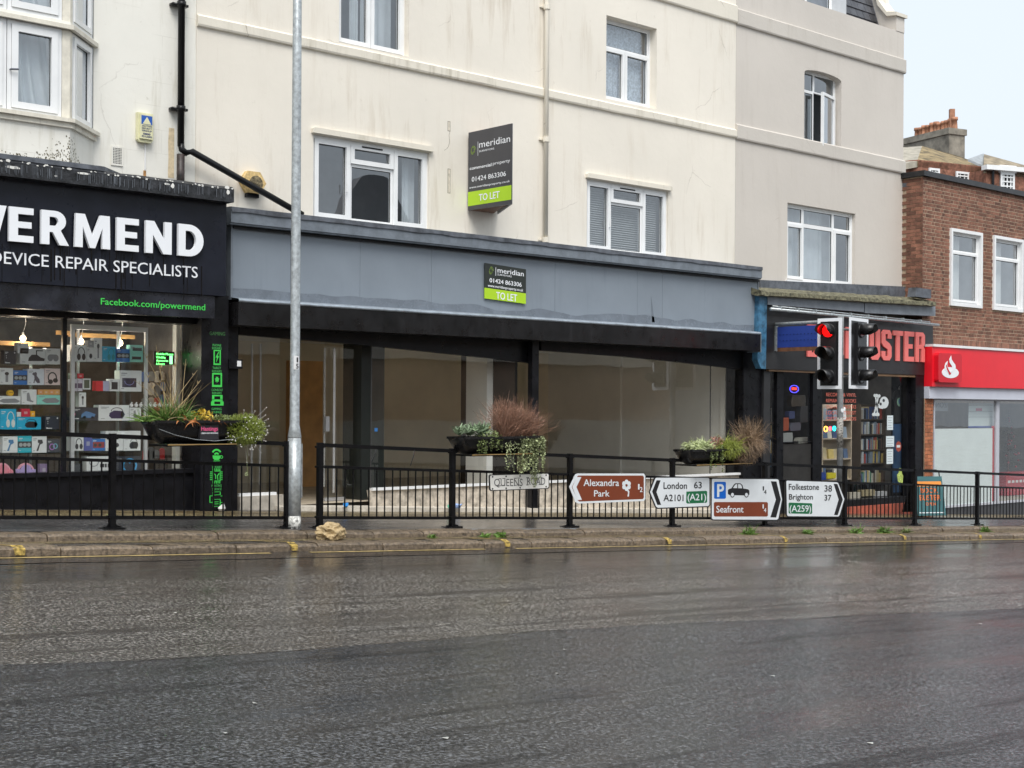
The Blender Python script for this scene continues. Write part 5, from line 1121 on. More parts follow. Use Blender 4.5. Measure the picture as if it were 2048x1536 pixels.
for i, (x0, x1, Y_) in enumerate(((1240, 1310, 18.9), (1312, 1362, 18.2), (1364, 1420, 17.4), (1450, 1480, 16.3))): blk('partition', x0, x1, Y_, .12, WHI)
Fq = FY(18.2)
for x in (1350,): mb = MB(); a, z0 = Fq.px(x, 834); box(mb, Fq, a, a + .11, z0, z0 + .1, 0, .01); box(mb, Fq, a + .15, a + .26, z0, z0 + .1, 0, .01); ob('socket', mb, SIGNW, vs1)
Fq = FY(17.4); mb = MB(); a, z0 = Fq.px(1374, 835); box(mb, Fq, a, a + .13, z0, z0 + .12, 0, .05); ob('socket', mb, SIGNW, vs1)
# fascia board sign and projecting V board
DKG = mat('dark_green_grey_board', (.028, .034, .030), .3, var=.1); WT = SIGNW; LOGO = mat('olive_logo', (.18, .26, .06), .5, var=.3, vs_=60)
def agent(t, F, x0, y0, x1, y1, big):
    pass
a, zb_ = FV.px(966.5, 600); c, _ = FV.px(1049, 606); z1 = FV.px(966.5, 532)[1]; zb_ = FV.px(1008, 604)[1]
# the sign hangs level with the fascia, tipped slightly
ft = Fr(FV.P(a, zb_, .02), (1, 0, -.045), (0, -1, 0)); Wd = c - a; Hd = FV.px(1008, 534)[1] - zb_
t = thing('to_let_board', 'small dark and lime to let board fixed flat on the blank grey fascia', 'sign', FV.P((a + c) / 2, zb_, .02))
ht = Hd; 
sh = lambda u: 0
mb = MB(); box(mb, ft, 0, Wd, .32 * ht + .02, ht + .03, 0, .012); ob('board', mb, DKG, t)
mb = MB(); box(mb, ft, 0, Wd, .03, .32 * ht + .02, 0, .0125); ob('green_panel', mb, LIME, t)
lettering('TO LET', ft, .27 * Wd, .78 * Wd, .045, .20 * ht, .0125, WT, t, .016)
lettering('www.meridianproperty.co.uk', ft, .07 * Wd, .93 * Wd, .40 * ht, .075 * ht, .0125, WT, t, .012)
lettering('01424 863306', ft, .11 * Wd, .89 * Wd, .53 * ht, .12 * ht, .0125, WT, t, .016)
lettering('meridian', ft, .30 * Wd, .94 * Wd, .82 * ht + .01, .145 * ht, .0125, WT, t, .01)
lettering('SURVEYORS', ft, .30 * Wd, .64 * Wd, .74 * ht + .01, .05 * ht, .0125, WT, t, .01)
mb = MB(); box(mb, ft, .255 * Wd, .265 * Wd, .74 * ht, .98 * ht, .012, .0135); ob('divider', mb, WT, t)
mb = MB()
for k in range(6): ring(mb, ft, .15 * Wd + .012 * math.cos(k), .86 * ht + .014 * math.sin(k * 1.7), .04 - .003 * k, .055 - .004 * k, .007, .012, .0135, k * .9, k * .9 + 4.2, 12)
ob('logo', mb, LOGO, t)
# V board
p0 = Vector((FC.px(934, 340)[0], 16.22, 0)); Yap = 15.25; p1 = Vector((FY(Yap).px(1023, 330)[0], Yap, 0)); p2 = Vector((FC.px(977, 420)[0] + .15, 16.22, 0))
e = (p1 - p0).normalized(); FVb = Fr(p0, e, (e.y, -e.x, 0)); L_ = (p1 - p0).length
zt_ = FVb.px(1022, 247)[1]; zb_ = FVb.px(1022, 408)[1]; H_ = zt_ - zb_
t = thing('projecting_to_let_board', 'large V shaped charcoal and lime to let board jutting from the cream wall', 'sign', ((p0.x + p2.x) / 2, 16.1, zb_))
def fb2(u0, u1, v0, v1, m_, name, w=.002, w0=0):
    mb = MB(); box(mb, FVb, u0 * L_, u1 * L_, zb_ + v0 * H_, zb_ + v1 * H_, w0, w); return ob(name, mb, m_, t)
fb2(0, 1, 0, 1, CHAR, 'board', 0, -.02); fb2(0.0, 1, .055, .235, LIME, 'green_panel')
L3 = lambda s_, a, c, v_, h_, b_: lettering(s_, FVb, a * L_, c * L_, zb_ + v_ * H_, h_ * H_, .002, WT, t, b_ * .6)
L3('TO LET', .26, .74, .10, .085, .03); L3('www.meridianproperty.co.uk', .03, .97, .275, .028, .005); L3('01424 863306', .09, .88, .36, .06, .012); L3('commercial', .04, .55, .515, .04, .035); L3('property', .58, .97, .525, .04, .0)
L3('meridian', .26, .97, .775, .085, .0); L3('SURVEYORS', .26, .61, .72, .022, .01); fb2(.225, .23, .68, .86, WT, 'divider')
mb = MB()
for k in range(6): ring(mb, FVb, .115 * L_ + .012 * math.cos(k), zb_ + .76 * H_ + .014 * math.sin(k * 1.7), .055 - .004 * k, .06 - .004 * k, .008, .0, .003, k * .9, k * .9 + 4.2, 12)
ob('logo', mb, LOGO, t)
e2 = (p2 - p1).normalized(); FV2 = Fr(p1, e2, (e2.y, -e2.x, 0)); mb = MB(); box(mb, FV2, .01, (p2 - p1).length, zb_, zt_, -.0, .02); ob('back_board', mb, mat('pale_board_back', (.45, .45, .44), .5, var=.1), t)
mb = MB()
for z in (zb_ + .01, zt_ - .1):
    poly(mb, Fr((0, 0, z), (1, 0, 0), (0, 0, 1), (0, 1, 0)), [(p0.x + .03, 16.24), (p1.x + .03, p1.y + .1), (p2.x - .06, 16.24)], 0, .05)
ob('timber_brace', mb, WOOD, t)

# ---------------- bookshop
bs = thing('bookshop_front', 'black bookshop front with coral letters and moss edged roof', 'shopfront', (22, 15.8, ZW(22, 15.8)))
FK = FY(15.72); FKg = FY(15.9)
a, zb_ = FK.px(1531.8, 738); c, _ = FK.px(1866, 751); zt_ = FK.px(1700, 636)[1]; FKe = FK.px(1533, 618)[1]
mb = MB(); pxpoly(mb, FK, [(1532, 612), (1532, 738), (1866, 751), (1866, 650)], -.25, 0); ob('fascia_board', mb, mat('charcoal_sign_board', (.022, .021, .022), .35, var=.25, vs_=2, rvar=.08), bs)
mb = MB(); pxpoly(mb, FK, [(1540, 738.5), (1540, 742), (1866, 756), (1866, 751.5)], -.2, -.02); ob('timber_edge', mb, mat('bare_timber_edge', (.25, .15, .08), .6, var=.3), bs)
uA = FK.px(1611, 690)[0]; uB = FK.px(1849, 700)[0]; zl0 = FK.px(1840, 724)[1]; zl1 = FK.px(1840, 665)[1]; st_ = (uB - uA) / 10
for k, ch in enumerate('BOOKBUSTER'): glyph(ch, FK, uA + st_ * k + .03, uA + st_ * (k + 1) - .03, zl0, zl1, 0, .03, CORAL, bs)
# gutter boards, awning tubes
FG2 = FY(15.6)
for (x0, ya, yb_, x1, yc, yd) in ((1535.7, 592, 609, 1728, 604, 624), (1730, 604, 626, 1871, 613, 632)):
    mb = MB(); pxpoly(mb, FG2, [(x0, ya), (x0, yb_), (x1, yd), (x1, yc)], -.25, 0); ob('gutter_board', mb, mat('pale_grey_board', (.20, .22, .25), .4, var=.2, vs_=5, streak=.8, streakcol=(.06, .06, .07)), bs)
mb = MB()
for (x0, y0, x1, y1, r_, Y_) in ((1541, 618, 1877, 650, .028, 15.45), (1545, 612, 1860, 644, .012, 15.5)):
    F = FY(Y_); p = F.P(*F.px(x0, y0)); q = F.P(*F.px(x1, y1)); tube(mb, [p, q], r_, 10)
ob('awning_tube', mb, GALV, bs, True)
for k in range(9): mb = MB(); F = FY(15.46); x = 1560 + 35 * k; u, z = F.px(x, 617 + 32 * (x - 1541) / 336); box(mb, F, u - .015, u + .015, z - .01, z + .06, -.2, .035); ob('awning_clip', mb, GALV, bs)
# moss edged roof between wall and gutter
MOSS = mat('mossy_roof_felt', (.14, .13, .08), .8, var=.8, vs_=14, bump=1, bs=20)
FE = FY(15.5); mb = MB(); n = 60; v = []; f = []
p = FE.px(1522, 588); q = FE.px(1872, 610)
for i in range(n + 1):
    t_ = i / n; u = p[0] + (q[0] - p[0]) * t_; z = p[1] + (q[1] - p[1]) * t_; j = .02 * noise.noise(Vector((u * 6, 0, 0)))
    v += [FE.P(u, z - .03, -.1), FE.P(u, z - .02 + j, .01), FE.P(u, z + .05 + j, .0), FE.P(u, z + .15 + 2 * j, -.35), FE.P(u, z + .2, -.75)]
for i in range(n):
    for q_ in range(4): f.append((i * 5 + q_, (i + 1) * 5 + q_, (i + 1) * 5 + q_ + 1, i * 5 + q_ + 1))
f += [tuple(range(5))[::-1], tuple(n * 5 + k for k in range(5))]
ob('roof_edge', MB().add(v, f), MOSS, bs)
mb = MB(); F = FY(16.2); pxpoly(mb, F, [(1518, 560), (1518, 590), (1845, 605), (1845, 575)], -.04, .03); ob('lead_upstand', mb, LEAD, bs)
mb = MB(); F = FY(15.74); pxpoly(mb, F, [(1815, 576), (1845, 580), (1845, 598), (1813, 594)], .02, .2); ob('lead_flap', mb, LEAD, bs)
mb = MB(); F = FY(15.62); pxpoly(mb, F, [(1519, 590), (1534, 594), (1532, 738), (1522, 737), (1515, 720)], -.12, 0); ob('blue_side_board', mb, mat('flaking_blue_paint', (.05, .16, .27), .45, var=.5, vs_=9, bump=.5, bs=20, streak=.7, streakcol=(.3, .32, .3)), bs)
# front: posts, door, window
def kb(name, x0, x1, z0, z1, m_, w0=-.06, w1=.06, F=FKg, lbl=None): a, c = F.px(x0, 900)[0], F.px(x1, 900)[0]; mb = MB(); box(mb, F, a, c, z0, z1, w0, w1); return ob(name, mb, m_, bs, label=lbl)
kt = FKg.px(1700, 744)[1]; kbz = FKg.px(1690, 1000)[1]; gl_ = lambda x: ZW(FKg.px(x, 900)[0], 15.8)
kb('pilaster', 1518, 1531, gl_(1520) - .1, kt + .2, mat('grey_black_paint', (.03, .03, .032), .4, var=.3), -.3, .1)
kb('pilaster', 1816, 1846, gl_(1850) - .2, kt + .02, BLACK, -.4, .17); kb('pilaster_head', 1846.5, 1862, FKg.px(1860, 797)[1], kt + .02, BLACK, .1, .24)
for x0, x1 in ((1550, 1563), (1622, 1640), (1812, 1817)): kb('frame_post', x0, x1, gl_(x0) - .05, kt, BLACK, -.08, .04)
kb('door_rail', 1563, 1622, FKg.px(1590, 885)[1], FKg.px(1590, 890)[1] + .06, BLACK, -.06, .02)
kb('window_sill', 1640, 1817, kbz - .13, kbz, BLACK, -.2, .07)
kb('door_panel', 1563, 1622, gl_(1600), FKg.px(1590, 888)[1], DARK, -.05, .0)
def kpane(x0, x1, z0, z1, w_=0.0): a, c = FKg.px(x0, 900)[0], FKg.px(x1, 900)[0]; mb = MB(); mb.add([FKg.P(a, z0, w_), FKg.P(c, z0, w_), FKg.P(c, z1, w_), FKg.P(a, z1, w_)], [(0, 1, 2, 3)]); return ob('shop_pane', mb, SHOPGLASS, bs)
kpane(1530, 1551, FKg.px(1540, 985)[1], kt); dpn = kpane(1563, 1622, FKg.px(1590, 886)[1], kt); kpane(1639, 1813, kbz, kt)
BR = mat('red_step_brick', (.36, .085, .05), .6, var=.3, vs_=8, bump=.4, rnd=.2)
a = FK.px(1688, 900)[0]; c = FK.px(1830, 900)[0]; zst = kbz - .13
k = 0; x = a
while x < c:
    mb = MB(); F = FY(15.78); box(mb, F, x + .004, x + .295, gl_(1760) - .3, zst, -.15, .0 + .004 * (k % 2)); ob('brick', mb, BR, bs); x += .3; k += 1
# bookshop interior
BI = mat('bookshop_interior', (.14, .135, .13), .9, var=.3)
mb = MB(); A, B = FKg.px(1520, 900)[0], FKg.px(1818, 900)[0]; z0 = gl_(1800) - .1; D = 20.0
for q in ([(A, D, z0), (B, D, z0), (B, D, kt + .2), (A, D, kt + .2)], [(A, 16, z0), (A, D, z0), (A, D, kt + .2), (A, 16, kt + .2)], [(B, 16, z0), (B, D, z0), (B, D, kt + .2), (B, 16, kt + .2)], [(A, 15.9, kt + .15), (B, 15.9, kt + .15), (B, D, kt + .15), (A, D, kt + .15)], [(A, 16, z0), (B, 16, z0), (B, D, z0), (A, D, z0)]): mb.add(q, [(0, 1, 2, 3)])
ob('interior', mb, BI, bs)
PINE = mat('pale_shelf_wood', (.50, .42, .33), .6, var=.12); DSH = mat('dark_shelf', (.10, .075, .055), .6, var=.2)
bcols = [(.08, .13, .24), (.50, .42, .26), (.16, .10, .07), (.62, .60, .54), (.42, .08, .06), (.08, .22, .15), (.03, .03, .035), (.24, .30, .38), (.62, .48, .16), (.05, .08, .2), (.35, .33, .3), (.50, .54, .58)]
bnames = ['navy', 'tan', 'brown', 'cream', 'red', 'dark green', 'black', 'slate blue', 'ochre', 'dark blue', 'grey', 'pale grey']
bmats = [mat('book_cover_%d' % i, c_, .5, var=.12, vs_=12) for i, c_ in enumerate(bcols)]
bmesh_cache = {}
def bookmesh(i, w_, h_):
    k = (i, w_, h_)
    if k not in bmesh_cache:
        mb = MB(); F = Fr((0, 0, 0), (1, 0, 0), (0, -1, 0)); box(mb, F, 0, w_, 0, h_, -.16, 0); me = meshof('book', mb); me.materials.append(bmats[i]); bmesh_cache[k] = me
    return bmesh_cache[k]
rb = random.Random(11)
def shelfunit(label, x0, x1, Yf, ys, m_, faceout=False, rowlab=''):
    F = FY(Yf); a, c = F.px(x0, 900)[0], F.px(x1, 900)[0]; xm = (x0 + x1) / 2; t = thing('bookshelf', label, 'bookshelf', F.P((a + c) / 2, F.px(xm, ys[-1])[1], -.1))
    zs = [F.px(xm, y)[1] for y in ys]
    mb = MB(); box(mb, F, a - .025, a, zs[-1] - .03, zs[0] + .3, -.25, .0); box(mb, F, c, c + .025, zs[-1] - .03, zs[0] + .3, -.25, .0); box(mb, F, a, c, zs[-1], zs[0] + .3, -.25, -.24); ob('side_panel', mb, m_, t)
    for i, z in enumerate(zs): mb = MB(); box(mb, F, a, c, z - .025, z, -.24, .005); ob('shelf', mb, m_, t)
    for i, z in enumerate(zs):
        hmax = (zs[i - 1] - z - .04) if i else .28; x = a + .01; nb = 0; pos = ('top', 'second', 'third', 'fourth', 'fifth', 'sixth')[i]
        while x < c - .05:
            ci = rb.randrange(12); w_ = rb.choice((.03, .04, .05)) if not faceout else rb.choice((.14, .17)); h_ = round(min(hmax, rb.choice((.19, .22, .25))), 3)
            if x + w_ > c: break
            o = bpy.data.objects.new('book', bookmesh(ci, w_, h_)); C.objects.link(o); o.location = (x, Yf + rb.uniform(.0, .04), z); o.rotation_euler = (-.12 if faceout else 0, rb.choice((0, 0, 0, .05)) if not faceout else 0, 0)
            tag(o, '%s book, %s from left, %s shelf of the %s' % (bnames[ci], ORD[nb], pos, rowlab), 'book', 'books in the bookshop window'); nb += 1; x += w_ + .003 + (.02 if faceout else 0)
shelfunit('pale wooden rack of face out books in the bookshop window', 1646, 1702, 16.25, (839, 876, 917, 958), PINE, True, 'pale wooden rack')
shelfunit('dark bookcase behind the crossbones sticker in the bookshop', 1722, 1768, 16.45, (838, 868, 899, 926, 965), DSH, False, 'dark bookcase left of the notices')
shelfunit('dark bookcase behind the white notices in the bookshop', 1771, 1812, 16.45, (838, 868, 899, 926, 965), DSH, False, 'dark bookcase behind the notices')
shelfunit('narrow bookcase in the slot window left of the bookshop door', 1530, 1551, 16.3, (843, 874, 906), DSH, False, 'narrow bookcase left of the door')
mb = MB(); F = FY(16.2); a, c = F.px(1528, 920)[0], F.px(1552, 920)[0]; z1 = F.px(1540, 908)[1]; box(mb, F, a, c, z1 - .25, z1, -.3, 0); o = ob('blue_crate', mb, mat('blue_plastic', (.03, .12, .26), .5, var=.15)); tag(o, 'dark blue crate under the narrow bookcase by the bookshop door', 'crate')
# low display in the window
for k, (x0, x1, y0, y1, cc, lb_) in enumerate(((1700, 1722, 985, 998, (.55, .5, .42), 'pale book lying flat low in the bookshop window, beneath the wooden rack'), (1725, 1750, 980, 992, (.4, .33, .2), 'tan book lying flat low in the bookshop window'), (1754, 1774, 983, 992, (.5, .5, .52), 'grey book lying flat low in the bookshop window'), (1641, 1652, 945, 960, (.02, .06, .3), 'blue magazine at the foot of the wooden rack'), (1655, 1672, 946, 957, (.7, .6, .02), 'yellow and black magazine at the foot of the wooden rack'))):
    F = FY(16.08); a, z0 = F.px(x0, y1); c, _ = F.px(x1, y1); z1 = F.px((x0 + x1) / 2, y0)[1]; z0 = F.px((x0 + x1) / 2, y1)[1]; mb = MB(); box(mb, F, a, c, z0, z1, -.12, 0); o = ob('book', mb, pmat(cc)); tag(o, lb_, 'book', 'loose books in the bookshop window')
# window lettering and stickers on the bookshop glass
FT = FY(15.895)
CORD = mat('coral_vinyl', (.55, .13, .09), .5, var=.05)
for k, (s_, y) in enumerate((('RECORDS & VINYL', 793), ('REMAINDER BOOKS', 805), ('2ND-HAND BOOKS', 817), ('LOCAL INTEREST', 829), ('GIFTS & CARDS', 841))):
    a, _ = FT.px(1652, y); c, _ = FT.px(1712, y); z = FT.px(1680, y)[1]; lettering(s_, FT, a, c, z, .068, .0, CORD, bs, .012)
BONE = mat('white_vinyl', (.62, .66, .66), .5, var=.1)
t = thing('skull_sticker', 'white skull and crossed bones sticker on the bookshop window', 'sticker', FT.P(*FT.px(1762, 815), 0))
mb = MB()
for (x0, y0, x1, y1) in ((1752, 793, 1756, 829), (1756, 801, 1752, 826)):
    p = FT.px(1750, 790); 
for seg in (((1751, 791), (1755, 829)), ((1757, 792), (1748, 829))):
    (x0, y0), (x1, y1) = seg; p = FT.px(x0, y0); q = FT.px(x1, y1); d = Vector((q[0] - p[0], q[1] - p[1])).normalized(); nrm = Vector((-d.y, d.x)) * .022
    poly(mb, FT, [(p[0] + nrm.x, p[1] + nrm.y), (q[0] + nrm.x, q[1] + nrm.y), (q[0] - nrm.x, q[1] - nrm.y), (p[0] - nrm.x, p[1] - nrm.y)], .001, .002)
    for e_ in (p, q): poly(mb, FT, ell(e_[0] - .03, e_[1], .035, .035, 10), .0022, .0026); poly(mb, FT, ell(e_[0] + .03, e_[1], .035, .035, 10), .0028, .0032)
ob('bones', mb, BONE, t)
mb = MB(); ell_px(mb, FT, 1768, 805, 9, 12, .0034, .004); pxpoly(mb, FT, [(1756, 808), (1764, 804), (1766, 818), (1757, 816)], .0035, .0042); ob('skull', mb, BONE, t)
mb = MB(); ell_px(mb, FT, 1767, 801, 2.4, 3.2, .0045, .005); ell_px(mb, FT, 1761, 808, 2.2, 3, .0045, .005); ob('eye_sockets', mb, pmat(K), t)
for (x0, y0, x1, y1, lb_) in ((1774, 831, 1786, 860, 'white paper notice on the bookshop window, topmost of three'), (1772, 872, 1788, 894, 'white paper notice on the bookshop window, middle of three'), (1773, 898, 1786, 928, 'white paper notice on the bookshop window, lowest of three')):
    a, z0 = FT.px(x0, y1); c, z1 = FT.px(x1, y0); t = thing('paper_notice', lb_, 'notice', FT.P(a, z0, 0), 'paper notices on the bookshop window'); mb = MB(); box(mb, FT, a, c, z0, z1, .001, .003); ob('sheet', mb, mat('white_paper', (.66, .74, .76), .6, var=.03), t)
    mb = MB()
    for k in range(5): box(mb, FT, a + .03, c - .03 - .03 * (k % 2), z1 - .05 - .05 * k, z1 - .042 - .05 * k, .003, .004)
    ob('printed_lines', mb, pmat(GY), t)
t = thing('octagon_sticker', 'red octagonal sticker on the bookshop window', 'sticker', FT.P(*FT.px(1797, 893), 0)); mb = MB(); u, v_ = FT.px(1797, 893); poly(mb, FT, ell(u, v_, .10, .11, 8), .001, .003); ob('sticker_face', mb, mat('dull_red_vinyl', (.35, .07, .045), .5, var=.1), t); mb = MB(); box(mb, FT, u - .07, u + .06, v_ - .02, v_ + .03, .003, .004); ob('white_mark', mb, BONE, t)
t = thing('hanging_shirt', 'black t-shirt with green print on a hanger in the bookshop window', 't-shirt', FY(16.1).P(*FY(16.1).px(1799, 830), 0)); F = FY(16.1)
mb = MB(); pxpoly(mb, F, [(1791, 845), (1791, 788), (1787, 800), (1784, 797), (1790, 783), (1796, 780), (1803, 780), (1809, 784), (1813, 798), (1810, 800), (1808, 790), (1808, 845)], -.03, 0); ob('cloth', mb, mat('black_cotton', (.02, .02, .022), .9, var=.2), t)
mb = MB(); ell_px(mb, F, 1799, 804, 5, 9, 0, .003); ob('print', mb, pmat((.35, .6, .45)), t); mb = MB(); ell_px(mb, F, 1799, 803, 2.5, 5, .003, .005); ob('print_centre', mb, pmat((.1, .25, .45)), t)
mb = MB(); p = F.P(*F.px(1799, 779), -.01); tube(mb, [p, p + Vector((0, 0, .03)), p + Vector((.02, 0, .05)), p + Vector((.0, 0, .065))], .004, 5); ob('hanger', mb, WHITE, t)
t = thing('green_creature_poster', 'yellow green figure cut-out low in the bookshop window', 'poster', FT.P(*FT.px(1801, 965), 0)); mb = MB(); pxpoly(mb, FT, [(1796, 964), (1794, 950), (1798, 944), (1795, 938), (1800, 936), (1805, 938), (1803, 944), (1806, 952), (1805, 966)], .001, .003); ob('cut_out', mb, mat('yellow_green_print', (.5, .62, .16), .5, var=.4, vs_=30), t)
mb = MB(); F = FY(16.05); a, z0 = F.px(1788, 985); c, _ = F.px(1811, 985); z1 = F.px(1800, 848)[1]; box(mb, F, a, c, z0, z1, -.04, 0); o = ob('blue_banner', mb, mat('blue_banner_cloth', (.02, .07, .17), .8, var=.2)); tag(o, 'dark blue banner standing behind the white notices', 'banner')
# little neon in the shop, lit oval sign behind the door glass
for (cx_, cy_, rx, ry, col, nm, lb_) in ((1651, 858, 5, 6, (1, .35, .05), 'cup_neon', None), (1660, 857, 3, 4.5, (1, .05, .08), 'letter_neon', None), (1668, 857, 4, 5, (.02, .8, .7), 'letter_neon', None)):
    if nm == 'cup_neon': tn = thing('cafe_neon', 'small lit orange, red and teal neon in the bookshop window', 'neon sign', FT.P(*FT.px(1660, 862), -.1))
    mb = MB(); F = FY(16.0); u, v_ = F.px(cx_, cy_); ring(mb, F, u, v_, rx / 85, ry / 106, .014, 0, .012, n=16); ob('neon_tube', mb, mat(nm + '_%d' % cx_, col, .5, var=0, emit=3.5), tn)
ld = bpy.data.lights.new('bookshop_fill_light', 'POINT'); ld.energy = 8; ld.color = (1, .95, .9); ld.shadow_soft_size = .1; lo = bpy.data.objects.new('bookshop_fill_light', ld); C.objects.link(lo); lo.location = FY(16.03).P(*FY(16.03).px(1720, 790), .02); lo.parent = tn; lo.matrix_parent_inverse = Matrix.Translation(-tn.location)  # added fill light for the bookshop interior, set apart from the neon tubes
tn = thing('open_neon', 'dim blue and red oval neon behind the bookshop door glass', 'neon sign', FY(16.3).P(*FY(16.3).px(1588, 783), 0)); F = FY(16.3); mb = MB(); ring_px(mb, F, 1588, 778, 9, 8, .014, 0, .01); ob('neon_ring', mb, mat('blue_neon', (.08, .06, 1), .5, var=0, emit=1.5), tn)
mb = MB(); a, z = F.px(1583, 780); c, _ = F.px(1593, 780); box(mb, F, a, c, z, z + .05, 0, .01); ob('neon_word', mb, mat('red_neon', (1, .05, .04), .5, var=0, emit=.9), tn)
# clutter behind the door glass
dc = [(1582, 790, 1612, 813, (.07, .05, .03), 'brown cardboard box high behind the bookshop door'), (1601, 790, 1612, 813, (.42, .38, .28), None), (1563, 835, 1578, 862, (.42, .09, .04), 'orange red poster low behind the bookshop door'), (1563, 865, 1586, 885, (.38, .40, .40), 'pale notice card at the foot of the bookshop door glass'), (1596, 874, 1622, 887, (.40, .40, .36), 'pale folded newspaper behind the bookshop door'), (1580, 845, 1602, 862, (.12, .12, .16), 'dark soft toy behind the bookshop door'), (1578, 822, 1590, 838, (.06, .08, .2), 'blue round toy behind the bookshop door'), (1600, 812, 1622, 845, (.05, .05, .06), 'black bag behind the bookshop door')]
for (x0, y0, x1, y1, cc, lb_) in dc:
    if not lb_: continue
    F = FY(16.15); a, z0 = F.px(x0, y1); c, z1 = F.px(x1, y0); W_, H_ = c - a, z1 - z0; mb = MB(); poly(mb, F, [(a + W_ * .05, z0), (c - W_ * .04, z0 + .01), (c, z0 + H_ * .5), (c - .05 * W_, z1), (a + .08 * W_, z1 - .01), (a, z0 + H_ * .4)], -.1, 0); o = ob('door_clutter', mb, pmat(cc)); tag(o, lb_, 'toy' if 'toy' in lb_ else 'card' if 'card' in lb_ else 'box' if 'box' in lb_ else 'poster' if 'poster' in lb_ else 'bag' if 'bag' in lb_ else 'newspaper')
# projecting blue sign of the bookshop
uw = FY(15.70).px(1553, 680)[0]; FH = Fr((uw, 15.70, 0), (0, -1, 0), (-1, 0, 0)); t = thing('hanging_blue_sign', 'blue hanging sign on a grey bracket beside the traffic lights', 'sign', (uw, 15.6, FH.px(1600, 700)[1]))
a, z0 = FH.px(1556, 694); c, _ = FH.px(1648, 694); z1 = FH.px(1600, 652)[1]; z0 = FH.px(1600, 694)[1]
mb = MB(); box(mb, FH, a, c, z0, z1, -.02, .02); ob('sign_panel', mb, mat('blue_sign', (.025, .055, .28), .45, var=.1), t)
mb = MB(); box(mb, FH, a, c, z0 - .07, z0, -.018, .018); ob('bottom_rail', mb, WOOD, t)
mb = MB()
for i in range(12):
    for j in (0.33, .62): u = a + (c - a) * (i + .8) / 13; v_ = z0 + (z1 - z0) * j; poly(mb, FH, ell(u, v_, .012, .008, 6), .02, .028)
ob('stud', mb, mat('dark_blue_stud', (.01, .02, .1), .3, var=0), t)
zz = FH.px(1600, 646)[1]; mb = MB(); tube(mb, [FH.P(-.05, zz, 0), FH.P(c + .02, zz, 0)], .03, 10); box(mb, FH, a - .07, a - .02, z0 - .06, z1 + .02, -.03, .03); ob('bracket', mb, GALV, t)

# ---------------- bank
bk = thing('bank_shopfront', 'bank shopfront with bright red fascia and frosted window', 'shopfront', (28, 15.6, ZW(28, 15.6)))
FRd = FY(15.55); a = FRd.px(1864, 740)[0]; B = a + 9.5; zt_ = FRd.px(1866, 693)[1]; zb_ = FRd.px(1872, 773)[1]; zw = FRd.px(1872, 797)[1]
mb = MB(); box(mb, FRd, a, B, zb_, zt_, -.25, 0); ob('fascia_board', mb, RED, bk)
mb = MB(); box(mb, FRd, a, B, zt_, zt_ + .05, -.25, .03); ob('white_edging', mb, UPVC, bk)
mb = MB(); box(mb, FRd, a, B, zw, zb_ - .002, -.35, -.06); ob('white_band', mb, mat('pale_lilac_panel', (.56, .58, .66), .4, var=.04), bk)
a0, z0 = FRd.px(1868, 763); c0, _ = FRd.px(1915, 763); z1 = FRd.px(1890, 707)[1]; z0 = FRd.px(1890, 765)[1]
r_ = .07; pts = []
for (cu_, cv_, s0) in ((c0 - r_, z1 - r_, 0), (a0 + r_, z1 - r_, 90), (a0 + r_, z0 + r_, 180), (c0 - r_, z0 + r_, 270)):
    for k in range(5): an = math.radians(s0 + 22.5 * k); pts.append((cu_ + r_ * math.cos(an), cv_ + r_ * math.sin(an)))
mb = MB(); poly(mb, FRd, pts, 0, .10); lg = ob('logo_box', mb, mat('deep_red_box', (.62, .008, .02), .3, var=.03), bk)
mb = MB(); Wl, Hl = c0 - a0, z1 - z0; o_ = lambda x, y: (a0 + x * Wl, z0 + y * Hl)
poly(mb, FRd, ell(a0 + .5 * Wl, z0 + .34 * Hl, .36 * Wl, .19 * Hl, 24), .10, .104); ob('logo_mark', mb, SIGNW, lg)
mb = MB(); poly(mb, FRd, [o_(*p) for p in ((.42, .36), (.52, .34), (.66, .42), (.72, .52), (.70, .62), (.62, .70), (.54, .80), (.52, .93), (.44, .80), (.46, .68), (.56, .56), (.58, .46))], .1045, .108); poly(mb, FRd, [o_(*p) for p in ((.26, .44), (.40, .33), (.56, .33), (.46, .40), (.38, .50), (.36, .62), (.38, .74), (.28, .66), (.24, .54))], .1045, .1075); ob('logo_flame', mb, SIGNW, lg)
mb = MB(); poly(mb, FRd, [o_(*p) for p in ((.46, .26), (.52, .30), (.44, .40), (.36, .52), (.34, .62), (.30, .58), (.34, .44))], .109, .110); ob('logo_gap', mb, _m['deep_red_box'], lg)
